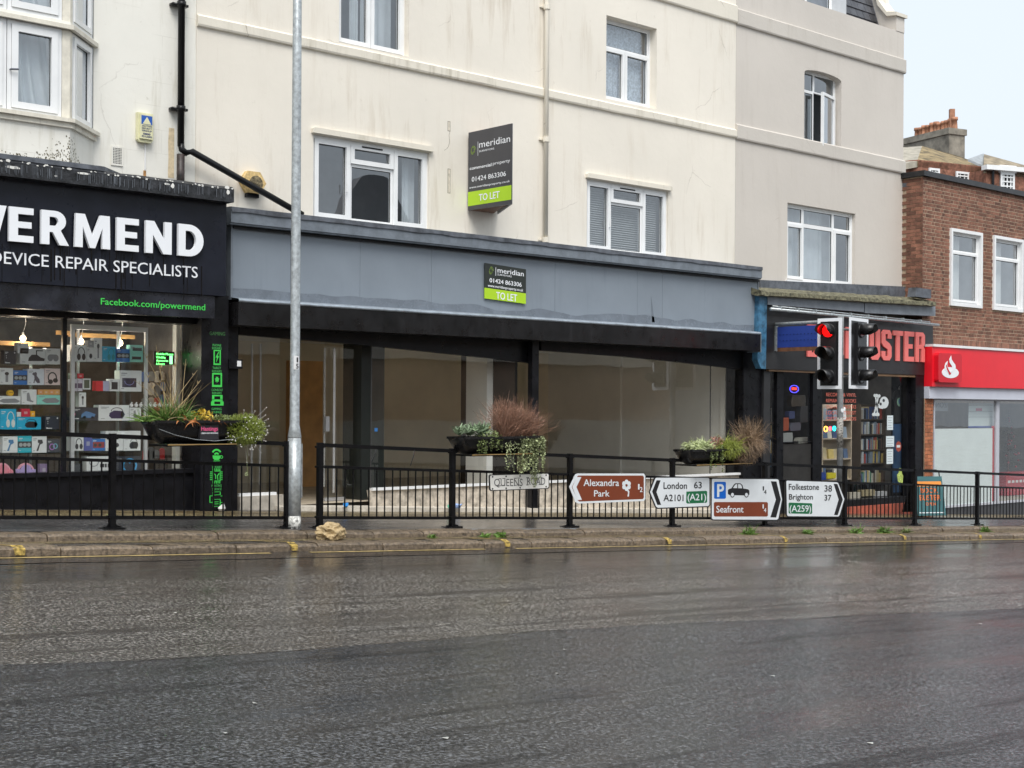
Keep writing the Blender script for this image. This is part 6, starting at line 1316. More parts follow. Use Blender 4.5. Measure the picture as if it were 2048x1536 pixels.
# brick pier of orange bricks
FBp = FY(15.70); a, c = FBp.px(1850, 900)[0], FBp.px(1866, 900)[0]; z = ZW(a, 15.7) - .05; L_ = c - a
mb = MB(); box(mb, FBp, a, c, z, zw + .02, -.5, -.012); ob('pier', mb, MORTAR, bk)
row = 0
while z < zw:
    cut = .215 if row % 2 else .10
    for (p, q) in ((0, min(cut, L_)), (cut + .01, L_)):
        if q - p > .03: mb = MB(); box(mb, FBp, a + p, a + q, z, z + .065, -.012, R.uniform(-.002, .002)); ob('brick', mb, BRICKO, bk)
    z += .075; row += 1
FBg = FY(15.75); ga = FBg.px(1867, 900)[0]; gb = FBg.px(1990, 900)[0]; gz_ = FBg.px(1930, 1008)[1]
mb = MB(); box(mb, FBg, ga - .02, ga + .02, gz_, zw, -.04, .02); box(mb, FBg, gb, gb + .13, gz_ - .04, zw, -.06, .03); box(mb, FBg, ga, B, zw - .03, zw, -.04, .02); box(mb, FBg, ga + .02, B, gz_ - .05, gz_, -.05, .025); box(mb, FBg, gb + 1.9, gb + 2.0, gz_, zw, -.05, .02); box(mb, FBg, B - .1, B, gz_, zw, -.05, .02); ob('window_frame', mb, mat('lilac_grey_frame', (.5, .51, .56), .35, var=.03), bk)
for p, q in ((ga, gb), (gb + .13, gb + 1.9), (gb + 2.0, B)):
    mb = MB(); mb.add([FBg.P(p, gz_, 0), FBg.P(q, gz_, 0), FBg.P(q, zw, 0), FBg.P(p, zw, 0)], [(0, 1, 2, 3)]); ob('shop_pane', mb, SHOPGLASS, bk)
zf = FBg.px(1925, 857)[1]; mb = MB(); box(mb, FBg, ga + .02, gb - .1, gz_, zf, -.02, -.006); ob('frosted_panel', mb, mat('frosted_film', (.74, .80, .80), .5, var=.03), bk)
mb = MB(); box(mb, FBg, gb - .1, gb - .02, gz_ + .02, zf + .05, -.03, -.008); ob('red_strip', mb, mat('red_card', (.5, .02, .03), .5, var=.05), bk)
mb = MB(); box(mb, FBg, ga, B, ZW(ga, 15.7) - .7, gz_ - .05, -.3, .0); ob('stallriser', mb, mat('dark_grey_tile', (.06, .06, .065), .3, var=.2), bk)
mb = MB(); D = 20
for q in ([(ga, D, gz_), (B, D, gz_), (B, D, zw), (ga, D, zw)], [(ga, 15.8, gz_), (ga, D, gz_), (ga, D, zw), (ga, 15.8, zw)], [(B, 15.8, gz_), (B, D, gz_), (B, D, zw), (B, 15.8, zw)], [(ga, 15.8, zw - .01), (B, 15.8, zw - .01), (B, D, zw - .01), (ga, D, zw - .01)], [(ga, 15.8, gz_), (B, 15.8, gz_), (B, D, gz_), (ga, D, gz_)]): mb.add(q, [(0, 1, 2, 3)])
ob('interior', mb, mat('bank_interior', (.45, .42, .36), .8, var=.1), bk)
# posters in the bank window
t = thing('hanging_poster', 'white poster of printed lines hanging in the bank window', 'poster', FY(16.0).P(*FY(16.0).px(1965, 910), 0)); F = FY(15.9)
a, z0 = F.px(1937, 852); c, _ = F.px(1990, 852); z1 = F.px(1962, 800)[1]; z0 = F.px(1962, 852)[1]; mb = MB(); box(mb, F, a, c, z0, z1, -.01, 0); ob('sheet', mb, mat('pale_poster', (.62, .70, .70), .6, var=.03), t)
mb = MB()
for k in range(1, 4): box(mb, F, a, c, z1 - .125 * k, z1 - .125 * k + .008, 0, .002)
ob('printed_lines', mb, pmat(GY), t); mb = MB(); box(mb, F, a + .3, a + .55, z1 - .24, z1 - .18, 0, .002); ob('red_print', mb, pmat((.5, .1, .15)), t); mb = MB(); box(mb, F, a, c, z0 - .04, z0, -.01, .003); ob('blue_edge', mb, mat('blue_edge_strip', (.06, .10, .35), .5, var=0), t)
t = thing('zone_sign_reflection', 'grey and red panel copying a mirrored sign reflection in the bank window, left edge', 'sign', F.P(*F.px(1880, 826), -.3)); F = FY(16.0); a, z0 = F.px(1866, 822); c, _ = F.px(1896, 822); z1 = F.px(1880, 790)[1]; z0 = F.px(1880, 822)[1]
mb = MB(); box(mb, F, a, c, z0, z1, -.04, 0); ob('sign_panel', mb, mat('grey_white_panel', (.42, .45, .47), .5, var=.05), t)
# a street sign's reflection, built as a mirror-written panel
lettering('ZONE', F, c - .04, a + .0, z0 + .07, .12, .0, pmat(GY), t, .03); mb = MB(); poly(mb, F, ell(a + .33, z1 - .06, .15, .09, 16), 0, .002); ob('red_disc', mb, mat('red_disc_print', (.45, .04, .06), .5, var=0), t)
# christmas tree seen through the right hand pane
t = thing('fir_tree', 'dark green decorated fir tree inside the bank window', 'christmas tree', (FBg.px(2018, 960)[0] + .5, 17.0, gz_ + .05)); F = FY(17.0); u, _ = F.px(2016, 930); mb = MB(); rt = random.Random(9); zb2 = gz_ + .25
for k in range(900):
    h_ = rt.random() ** 1.3; r_ = .42 * (1 - h_) * math.sqrt(rt.random()) + .02; an = rt.uniform(0, 6.28); p = Vector((u + r_ * math.cos(an), 17.0 + r_ * math.sin(an), zb2 + h_ * 1.75)); d = Vector((math.cos(an), math.sin(an), rt.uniform(-.4, .1))) * .09; s_ = Vector((-math.sin(an), math.cos(an), 0)) * .012
    mb.add([p - s_, p + s_, p + d], [(0, 1, 2)])
ob('foliage', mb, mat('fir_green', (.03, .06, .03), .7, var=.4), t); mb = MB(); tube(mb, [(u, 17, gz_ + .02), (u, 17, zb2 + 1.2)], .03, 6); ob('trunk', mb, WOOD, t)
mb = MB()
for k in range(26): an = rt.uniform(3.4, 6.0); h_ = rt.random(); r_ = .42 * (1 - h_); p = Vector((u + r_ * math.cos(an), 17 + r_ * math.sin(an), zb2 + h_ * 1.6)); F9 = Fr(p, (1, 0, 0), (0, -1, 0)); poly(mb, F9, ell(0, 0, .022, .022, 8), -.01, .02)
ob('bauble', mb, mat('red_bauble', (.5, .03, .03), .3, var=0), t)
t = thing('red_counter', 'red and white counter display low inside the bank window', 'display stand', FY(16.6).P(*FY(16.6).px(2028, 975), 0)); F = FY(16.6); a, z0 = F.px(2012, 985); c = a + 1.3; mb = MB(); box(mb, F, a, c, gz_ + .01, gz_ + .55, -.3, 0); ob('counter', mb, _m['red_card'], t); mb = MB()
for k in range(6): box(mb, F, a + .08 + .18 * k, a + .2 + .18 * k, gz_ + .3, gz_ + .36, 0, .004)
ob('white_marks', mb, WHITE, t)

fm_ = mat('filled_chase', (.66, .60, .50), .8, var=.2, vs_=20); fe_ = mat('chase_edge', (.16, .12, .08), .9, var=.5, vs_=30)
for (x0, y0, x1, y1) in ((896, 243, 900, 262), (896, 338, 900, 386)):
    a, z1 = FC.px(x0, y0); c, z0 = FC.px(x1, y1); mb = MB(); box(mb, FC, a - .006, c + .006, z0 - .006, z1 + .006, -.004, .0015); ob('chase_edge', mb, fe_, cream); mb = MB(); box(mb, FC, a, c, z0, z1, -.004, .003); ob('filled_chase', mb, fm_, cream)
mb = MB(); p_ = [FC.px(x, y) for x, y in ((888, 301), (893, 298), (897, 293), (899, 284), (898, 270), (900, 262))]
for (a, b_), (c, d) in zip(p_[:-1], p_[1:]): mb.add([FC.P(a - .003, b_, .001), FC.P(a + .003, b_, .001), FC.P(c + .003, d, .001), FC.P(c - .003, d, .001)], [(0, 1, 2, 3)])
ob('wall_crack', mb, fe_, cream)
RS = mat('rust_run', (.42, .22, .08), .8, var=.4, vs_=20)
mb = MB(); a, z1 = FC.px(289, 286); c, z0 = FC.px(290, 340); box(mb, FC, a, a + .012, z0, z1, -.003, .012); o = ob('bell_cable', mb, WHITE, al)
mb = MB(); a, z1 = FC.px(287, 341); c, z0 = FC.px(291, 357); box(mb, FC, a, a + .035, z0, z1, -.005, .0015); ob('rust_run', mb, RS, lb)
mb = MB(); a, z1 = FC.px(337, 255); c, z0 = FC.px(344, 356); n = 14; v = []; f = []
for i in range(n + 1): z = z1 + (z0 - z1) * i / n; k = .02 * noise.noise(Vector((0, z * 3, 2))); v += [FC.P(a + k, z, -.003), FC.P(c + .03, z, -.003)]
for i in range(n): f.append((2 * i, 2 * i + 2, 2 * i + 3, 2 * i + 1))
ob('rust_run', MB().add(v, [q_[::-1] for q_ in f]), mat('faint_rust_run', (.66, .54, .36), .8, var=.25, vs_=10), lb)
# ================================================================== STREET FURNITURE
RY = 13.78; FRl = FY(RY)
RX = lambda x: FRl.px(x, 900)[0]
def railing(label, posts, x_end_gap=False):
    X0, X1 = posts[0], posts[-1]
    t = thing('guard_rail', label, 'guard rail', ((X0 + X1) / 2, RY, ZW((X0 + X1) / 2, RY)), 'black pedestrian guard rails along the kerb')
    zg = lambda X: ZW(X, RY)
    for X in posts:
        mb = MB(); F = FRl; z = zg(X); box(mb, F, X - .031, X + .031, z - .02, z + 1.005, -.031, .031); ob('post', mb, BLACKM, t)
        mb = MB(); box(mb, F, X - .12, X + .12, z - .01, z + .014, -.07, .07)
        for s_ in (-1, 1): poly(mb, Fr((0, 0, z + .014), (1, 0, 0), (0, 0, 1), (0, 1, 0)), ell(X + s_ * .085, RY, .014, .014, 6), 0, .016); poly(mb, Fr((0, RY, 0), (1, 0, 0), (0, -1, 0)), [(X + s_ * .032, z + .014), (X + s_ * .075, z + .014), (X + s_ * .032, z + .07)], -.004, .004)
        ob('base_plate', mb, BLACKM, t)
        mb = MB()
        for zz in (.13, .72, .955): box(mb, F, X - .05, X + .05, z + zz - .012, z + zz + .012, -.034, .034)
        ob('clamp', mb, BLACKM, t)
    barmb = MB(); box(barmb, Fr((0, 0, 0), (1, 0, 0), (0, -1, 0)), -.0065, .0065, 0, .595, -.0065, .0065); bme = meshof('bar', barmb); bme.materials.append(BLACKM)
    for a, c in zip(posts[:-1], posts[1:]):
        for zz, r_, nm in ((.975, .023, 'top_rail'), (.72, .017, 'middle_rail'), (.12, .018, 'bottom_rail')):
            mb = MB(); p = Vector((a + .03, RY, zg(a) + zz)); q = Vector((c - .03, RY, zg(c) + zz)); d = (q - p)
            k = d.z / d.x; F = Fr((a + .03, RY, zg(a) + zz), (1, 0, k), (0, -1, 0)); L_ = d.length
            box(mb, F, 0, L_, -r_, r_, -r_ * .9, r_ * .9); ob(nm, mb, BLACKM, t)
        n = round((c - a) / .1176)
        for i in range(1, n):
            X = a + (c - a) * i / n; b_ = link('bar', bme, None, t); b_.matrix_parent_inverse = Matrix.Translation(-t.location); b_.location = (X, RY, zg(X) + .125); b_.rotation_euler = (R.uniform(-.006, .006), R.uniform(-.008, .008), 0)
    return t
pl = [RX(x) for x in (225, 575)]
railing('black guard rail left of the lamp post, in front of the repair shop', [pl[0] - 4.2, pl[0] - 2.1] + pl)
rlx = [RX(x) for x in (640, 905, 1140, 1345, 1530, 1690, 1830, 1955)]; rlx += [rlx[-1] + 2.05, rlx[-1] + 4.1]
railing('long black guard rail right of the lamp post, carrying the road signs', rlx)
# cable ties hanging from the rail
for x0, y0, x1, y1, s_ in ((752, 899, 740, 925, 'left'), (829, 901, 818, 931, 'right')):
    F = FY(13.72); mb = MB(); tube(mb, [F.P(*F.px(x0, y0)), F.P(*F.px(x0 - 3, y0 + 8), .02), F.P(*F.px(x1, y1), .03)], .005, 5); o = ob('cable_tie', mb, BLACK); tag(o, 'loose black cable tie dangling from the top rail, %s of the two' % s_, 'cable tie', 'cable ties on the guard rail')
# ------------------------------------------------------------------ signs on the rail
SGW = mat('sign_white', (.72, .76, .79), .38, var=.05, vs_=4, streak=.25, streakcol=(.35, .36, .36)); SGK = mat('sign_black', (.012, .012, .014), .4, var=0); SGB = mat('sign_brown', (.20, .045, .018), .38, var=.06); SGG = mat('sign_green', (.01, .14, .055), .38, var=.05); SGU = mat('sign_blue', (.0, .12, .55), .38, var=.03)
def signframe(x, y, k, Yp=13.70):
    F0 = FY(Yp); u, v_ = F0.px(x, y); return Fr((u, Yp, v_), (1, 0, k), (0, -1, 0))
def rsign(label, x, y, k, outline, cat='road sign'):
    """outline in photograph pixels, read on the sign's own plane"""
    S = signframe(x, y, k); t = thing('direction_sign', label, cat, S.O, 'direction signs fixed to the guard rail'); return S, t
def spl(S, t, pts, w0, w1, m_, name='panel'):
    mb = MB(); pxpoly(mb, S, pts, w0, w1); return ob(name, mb, m_, t)
def stx(S, t, s_, x0, x1, yb, yc, m_, b_=.02, w=.0086):
    a, z0 = S.px(x0, yb); c, z1_ = S.px(x1, yb); 
    h = S.px(x0, yc)[1] - z0; lettering(s_, S, a, c, z0, h, w, m_, t, b_ * .6, .0012, slant=z1_ - z0)
def clips(S, t, x0, x1, y0, y1):
    for f_ in (.25, .75):
        mb = MB(); x = x0 + (x1 - x0) * f_; a, z1 = S.px(x, y0 + 5); _, z0 = S.px(x, y1 - 5); box(mb, S, a - .02, a + .02, z0, z1, -.05, -.001); ob('mounting_strap', mb, GALV, t)
# 1 Alexandra Park
S, t = rsign('brown tourist sign with flower pointing left to Alexandra Park', 1150, 947, -.023, None)
spl(S, t, [(1138, 974), (1150, 949), (1154, 947), (1287, 947), (1290, 951), (1290, 998), (1287, 1002), (1156, 1007), (1150, 1004)], 0, .006, SGW)
spl(S, t, [(1143, 974), (1154, 953), (1156, 951), (1285, 951), (1287, 954), (1287, 995), (1285, 998), (1158, 1003), (1154, 1000)], .006, .007, SGB)
spl(S, t, [(1144, 974), (1153, 954), (1162, 954), (1152, 974), (1163, 999.5), (1153.5, 1000)], .007, .008, SGW, 'chevron')
stx(S, t, 'Alexandra', 1166, 1237, 972, 958.5, SGW); stx(S, t, 'Park', 1187, 1218, 993, 980.5, SGW)
mb = MB()
for k in range(6): an = math.radians(60 * k + 30); ell_px(mb, S, 1252 + 4.6 * math.cos(an) * 1.25, 970.5 + 5.6 * math.sin(an) * 1.2, 3.5, 4.8, .0072 + .0004 * k, .009 + .0004 * k)
ob('flower_symbol', mb, SGW, t); mb = MB(); ell_px(mb, S, 1252, 970.5, 2.0, 2.6, .012, .0125); ob('flower_centre', mb, SGB, t); spl(S, t, [(1255, 978), (1258, 983), (1257, 993), (1254, 993), (1255.5, 986), (1253, 980)], .007, .0085, SGW, 'flower_stem')
stx(S, t, '1', 1275, 1278, 979, 968, SGW, .02); stx(S, t, '2', 1278.5, 1284, 984, 974, SGW, .02); clips(S, t, 1150, 1290, 947, 1005)
# 2 London
S, t = rsign('white sign pointing left to London with green A21 patch', 1310, 954, -.017, None)
spl(S, t, [(1297, 984), (1308, 955), (1311, 953.5), (1417, 953.5), (1420, 957), (1420, 1010), (1417, 1014), (1314, 1018), (1310, 1015)], 0, .006, SGK, 'border')
spl(S, t, [(1299.5, 984), (1310, 957), (1312, 955.5), (1416, 955.5), (1418, 958), (1418, 1009), (1416, 1012), (1315, 1015.5), (1311.5, 1013)], .006, .007, SGW)
spl(S, t, [(1303.5, 983), (1312.5, 960.5), (1320.5, 960.5), (1312, 984), (1321.5, 1009.5), (1314, 1009.8)], .007, .008, SGK, 'chevron')
stx(S, t, 'London', 1326, 1373, 977.5, 964.5, SGK); stx(S, t, '63', 1387, 1402.5, 976.5, 963.5, SGK); stx(S, t, 'A2101', 1326, 1366, 1002, 989, SGK)
spl(S, t, [(1372, 983), (1411.5, 981.5), (1413.5, 983.5), (1413.5, 1003.5), (1411.5, 1005.5), (1374, 1007), (1371.5, 1005)], .007, .008, SGG, 'green_patch'); stx(S, t, '(A21)', 1374, 1411, 1000.5, 987.5, SGW, .02, .0088); clips(S, t, 1300, 1420, 955, 1015)
# 3 parking and seafront
S, t = rsign('large white sign with blue P, black car and brown Seafront panel', 1424, 955, -.046, None)
spl(S, t, [(1421, 959), (1424, 955.5), (1555, 956), (1558, 958.5), (1565.5, 999), (1558, 1040), (1554, 1042), (1424, 1041), (1421, 1038)], 0, .006, SGK, 'border')
spl(S, t, [(1423, 959), (1425, 957.5), (1554, 958.5), (1556.5, 960), (1563.3, 999), (1556, 1037), (1553, 1039.5), (1425.5, 1038.8), (1423, 1036.5)], .006, .007, SGW)
spl(S, t, [(1541, 962.5), (1552, 962.8), (1561, 999), (1551.5, 1034.8), (1540, 1034.5), (1551, 999)], .007, .008, SGK, 'chevron')
spl(S, t, [(1427.5, 965), (1429, 963.5), (1449, 963.5), (1451, 965), (1451, 995.5), (1449, 997.5), (1429, 997.5), (1427.5, 996)], .007, .008, SGU, 'blue_square'); stx(S, t, 'P', 1433, 1447, 994, 968, SGW, .05, .0088)
spl(S, t, [(1455, 988), (1455, 980), (1457, 978), (1462, 976.5), (1467, 969), (1470, 966.5), (1480, 966.5), (1484, 970), (1486, 977), (1495, 978.5), (1498, 981), (1498, 989), (1495, 991), (1458, 990)], .007, .008, SGK, 'car_symbol')
spl(S, t, [(1465, 976), (1469.5, 969.5), (1471.5, 968.3), (1473.5, 968.3), (1473.5, 976.3)], .008, .0085, SGW, 'car_window'); spl(S, t, [(1475.3, 968.3), (1479.5, 968.3), (1482, 971), (1483.5, 976.6), (1475.3, 976.3)], .008, .0085, SGW, 'car_window')
for x in (1464, 1492):
    mb = MB(); ell_px(mb, S, x, 989.5, 4.3, 5.6, .008, .009); wl = ob('car_wheel', mb, SGK, t); mb = MB(); ell_px(mb, S, x, 989.5, 2.9, 3.9, .009, .0095); ob('wheel_disc', mb, SGW, wl)
stx(S, t, '1', 1524.5, 1527, 981, 972.5, SGK, .01); stx(S, t, '4', 1527, 1532, 988, 979.5, SGK, .01)
spl(S, t, [(1427, 1006), (1429, 1004), (1533, 1004), (1535, 1006), (1535, 1031), (1533, 1033), (1429, 1033), (1427, 1031)], .007, .008, SGB, 'brown_panel'); stx(S, t, 'Seafront', 1431.5, 1486, 1025, 1011.5, SGW, .02, .0088)
stx(S, t, '1', 1524, 1526.5, 1017, 1008.5, SGW, .01, .0088); stx(S, t, '4', 1526.5, 1531.5, 1024.5, 1016, SGW, .01, .0088); clips(S, t, 1424, 1556, 958, 1040)
# 4 Folkestone Brighton
S, t = rsign('white sign pointing right to Folkestone and Brighton with green A259 patch', 1572, 960, -.055, None)
spl(S, t, [(1570, 962), (1573, 959), (1674, 962.5), (1677, 965), (1690, 998), (1680, 1032), (1677, 1035), (1575, 1034.5), (1571.5, 1031)], 0, .006, SGK, 'border')
spl(S, t, [(1572, 963), (1574, 961.3), (1673, 964.5), (1675.5, 966), (1688, 998), (1678.5, 1030.5), (1676, 1033), (1576, 1032.2), (1573.5, 1030)], .006, .007, SGW)
spl(S, t, [(1666.5, 967.5), (1674, 968), (1685, 999), (1674.5, 1030.2), (1667.5, 1029.8), (1676.5, 999)], .007, .008, SGK, 'chevron')
stx(S, t, 'Folkestone', 1576.5, 1637, 979.5, 967.5, SGK); stx(S, t, '38', 1648, 1663, 983, 970.5, SGK); stx(S, t, 'Brighton', 1577, 1625, 999, 988, SGK); stx(S, t, '37', 1648, 1661.5, 1001, 989.5, SGK)
spl(S, t, [(1576.5, 1007), (1578, 1005), (1622, 1006.5), (1623.5, 1008), (1623.5, 1026), (1622, 1027.8), (1578, 1027), (1576.5, 1025.5)], .007, .008, SGG, 'green_patch'); stx(S, t, '(A259)', 1578, 1621, 1023.5, 1010.5, SGW, .02, .0088); clips(S, t, 1572, 1680, 962, 1033)
# nameplate
S = signframe(978, 949, .0, 13.71); t = thing('street_nameplate', 'white street nameplate reading Queens Road, half hidden by trailing leaves', 'street sign', S.O)
spl(S, t, [(977, 952), (979, 949), (1095, 945.5), (1097.5, 948), (1097.5, 975), (1095.5, 977.5), (981, 982), (978, 979.5)], 0, .01, SGK, 'border'); spl(S, t, [(979, 953), (981, 950.8), (1094, 947.4), (1096, 949.5), (1096, 974), (1094, 976), (982, 980.2), (980, 978)], .01, .0112, mat('nameplate_white', (.82, .81, .77), .4, var=.05, vs_=6, streak=.25, streakcol=(.3, .26, .2)))
stx(S, t, 'QUEENS', 987, 1044, 972, 957.5, mat('nameplate_grey', (.09, .09, .09), .5, var=.1), -.004, .0115); stx(S, t, 'ROAD', 1053, 1089, 969.5, 955, _m['nameplate_grey'], -.004, .0115)
# serifs
mb = MB()
for x, yb, yt in ((998, 971.4, 957.4), (1006, 971, 957), (1029, 970.4, 956.4), (1036, 970.2, 956), (1053.5, 969.5, 955.2), (1078.5, 968.6, 954.3)):
    for y in (yb, yt): a, z = S.px(x, y); box(mb, S, a - .02, a + .03, z - .005, z + .004, .0115, .0127)
ob('serif', mb, _m['nameplate_grey'], t)
mb = MB()
for x in (984, 1011, 1039, 1091): 
    for y in (953.5 - (x - 984) * .03, 977.5 - (x - 984) * .04): mb = MB(); a, z = S.px(x, y); poly(mb, S, ell(a, z, .012, .012, 8), .0112, .014); ob('screw', mb, SGK, t)
# ------------------------------------------------------------------ lamp post
LPY = 13.75; F = FY(LPY); u, zb_ = F.px(588, 1061); t = thing('lamp_post', 'tall galvanised steel lamp post with number 15 sticker', 'lamp post', (u, LPY, zb_))
u2 = F.px(593, 0)[0]; z_a = F.px(588, 876)[1]; z_b = F.px(589, 852)[1]
mb = MB(); tube(mb, [(u, LPY, zb_ - .02), (u, LPY, z_a)], .077, 24); ob('base_shaft', mb, GALV, t, True)
mb = MB(); tube(mb, [(u, LPY, z_a), (u, LPY, z_a + .01), (u, LPY, z_b), (u, LPY, z_b + .01), (u + .002, LPY, zb_ + 5), (u + .004, LPY, zb_ + 9.5)], [.077, .080, .060, .057, .053, .046], 24, True); ob('upper_shaft', mb, GALV, t, True)
mb = MB(); tube(mb, [(u, LPY, zb_), (u, LPY, zb_ + .17)], .0785, 24); ob('painted_foot', mb, mat('flaking_white_foot', (.5, .5, .47), .6, var=.9, vs_=26, bump=.3), t, True)
mb = MB(); tube(mb, [(u + .002, LPY, zb_ + 9.4), (u + .3, LPY - .9, zb_ + 9.9), (u + .5, LPY - 1.6, zb_ + 9.95)], .03, 8); box(mb, Fr((u + .5, LPY - 1.9, zb_ + 9.9), (1, 0, 0), (0, -1, 0)), -.15, .15, 0, .12, -.3, .3); ob('lamp_arm', mb, GALV, t)
Fp = FY(LPY - .0); a, z0 = Fp.px(601.5, 995); _, z1 = Fp.px(601.5, 887); mb = MB(); box(mb, Fp, u + .074, u + .088, z0, z1, -.035, .035); ob('side_strip', mb, GALV, t)
FSt = FY(LPY - .056); a, z0 = FSt.px(588, 739); c, z1 = FSt.px(597.5, 712)
mb = MB(); box(mb, FSt, a, c, z0, z1, -.012, .0); ob('number_sticker', mb, WHITE, t)
xm_ = (a + c) / 2 + .01; lettering('1', FSt, xm_ - .008, xm_ + .012, z0 + .085, .055, .0, SGK, t, .03); lettering('5', FSt, xm_ - .016, xm_ + .018, z0 + .012, .055, .0, SGK, t, .02)
# ------------------------------------------------------------------ traffic lights
TY = 14.05; F = FY(TY); u = F.px(1679, 1040)[0]; t = thing('traffic_light', 'grey traffic light pole with two white edged signal heads, red lit on the left', 'traffic light', (u, TY, ZW(u, TY)))
POLE = mat('grey_pole_paint', (.20, .21, .215), .45, var=.25, vs_=12, streak=.4, streakcol=(.1, .1, .1)); ztop = F.px(1686, 633)[1]
mb = MB(); tube(mb, [(u, TY, ZW(u, TY) - .05), (u, TY, ztop)], .053, 16); ob('pole', mb, POLE, t, True)
mb = MB(); za_ = F.px(1679, 895)[1]; zb2 = F.px(1679, 835)[1]; tube(mb, [(u, TY, za_), (u, TY, zb2)], .0545, 16); ob('torn_stickers', mb, mat('torn_sticker_paper', (.26, .25, .23), .8, var=1.0, vs_=34, bump=.3), t, True)
u3, z3 = F.px(1679, 821); mb = MB(); poly(mb, FY(TY - .056), ell(u3, z3, .03, .035, 12), -.01, .0); ob('round_sticker', mb, SIGNW, t)
HB = mat('black_signal_plastic', (.014, .014, .015), .35, var=.15); LR = mat('red_lens_lit', (.9, .006, .006), .3, var=0, emit=.8, spec=.1); LRD = mat('red_lens_dim', (.16, .008, .01), .2, var=0); LDK = mat('dark_lens', (.02, .015, .012), .15, var=0)
def head(xc, x0, x1, y0, y1, al_, lit, lbl):
    al = math.radians(al_); en = (-fwd * math.cos(al) - rgt0 * math.sin(al)).normalized(); ex = Vector((0, 0, 1)).cross(en)
    u_, zt = F.px(xc, (y0)); _, zb = F.px(xc, y1); c0 = Vector((u_, TY - .10, 0)); H = Fr(c0, ex, en)
    # width measured so that the board spans the photographed pixels
    ua = H.px(x0, (y0 + y1) / 2)[0]; uc = H.px(x1, (y0 + y1) / 2)[0]; mid = (ua + uc) / 2; hw = (uc - ua) / 2
    mb = MB(); o_ = [(mid - hw, zb), (mid + hw, zb), (mid + hw, zt), (mid - hw, zt)]; b_ = .055
    for q_ in ((mid - hw, mid - hw + b_, zb, zt), (mid + hw - b_, mid + hw, zb, zt), (mid - hw + b_, mid + hw - b_, zb, zb + b_), (mid - hw + b_, mid + hw - b_, zt - b_, zt)): box(mb, H, *q_, -.012, .004)
    hd = ob('backing_board', mb, SIGNW, t, label=lbl); mb = MB(); box(mb, H, mid - hw + b_ - .002, mid + hw - b_ + .002, zb + b_ - .002, zt - b_ + .002, -.01, .001); ob('board_face', mb, HB, hd)
    mb = MB(); box(mb, H, mid - .14, mid + .14, zb + .08, zt - .08, -.10, .045); ob('housing', mb, HB, hd)
    for k in range(3):
        zc = zt - .215 - k * (zt - zb - .40) / 2 * .97
        mb = MB(); ring(mb, H, mid, zc, .128, .128, .012, .045, .06); 
        # open hood: shell with its lower part cut away
        n = 18; v = []; f = []
        for i in range(n + 1):
            a_ = math.radians(-35 + 250 * i / n); dep = .05 + .20 * (1 - max(0, -math.sin(a_)) * 1.2)
            for r_, w_ in ((.122, .05), (.118, .05 + dep), (.110, .05 + dep), (.112, .05)): v.append(H.P(mid + r_ * math.cos(a_), zc + r_ * math.sin(a_), w_))
        for i in range(n):
            for q_ in range(4): f.append((i * 4 + q_, (i + 1) * 4 + q_, (i + 1) * 4 + (q_ + 1) % 4, i * 4 + (q_ + 1) % 4))
        mb.add(v, f); ob('hood', mb, HB, hd, True)
        mb = MB(); poly(mb, H, ell(mid, zc, .104, .104, 20), .045, .062); m_ = (LR if lit else LRD) if k == 0 else LDK; ob('lens', mb, m_, hd)
        if lit and k == 0:
            ld = bpy.data.lights.new('signal_light', 'POINT'); ld.energy = 1.2; ld.color = (1, .02, .015); ld.shadow_soft_size = .06; lo = bpy.data.objects.new('signal_light', ld); C.objects.link(lo); lo.location = H.P(mid, zc, .13); lo.parent = t; lo.matrix_parent_inverse = Matrix.Translation(-t.location)
    mb = MB()
    for z in (zt - .2, zb + .2): tube(mb, [H.P(mid, z, -.09), Vector((u, TY, z))], .02, 8)
    ob('bracket', mb, POLE, hd)
head(1659, 1635, 1683, 636.5, 778, 42, True, 'left signal head with red lit'); head(1717, 1699, 1736, 638, 778, -52, False, 'right signal head with no lamp lit towards the viewer')
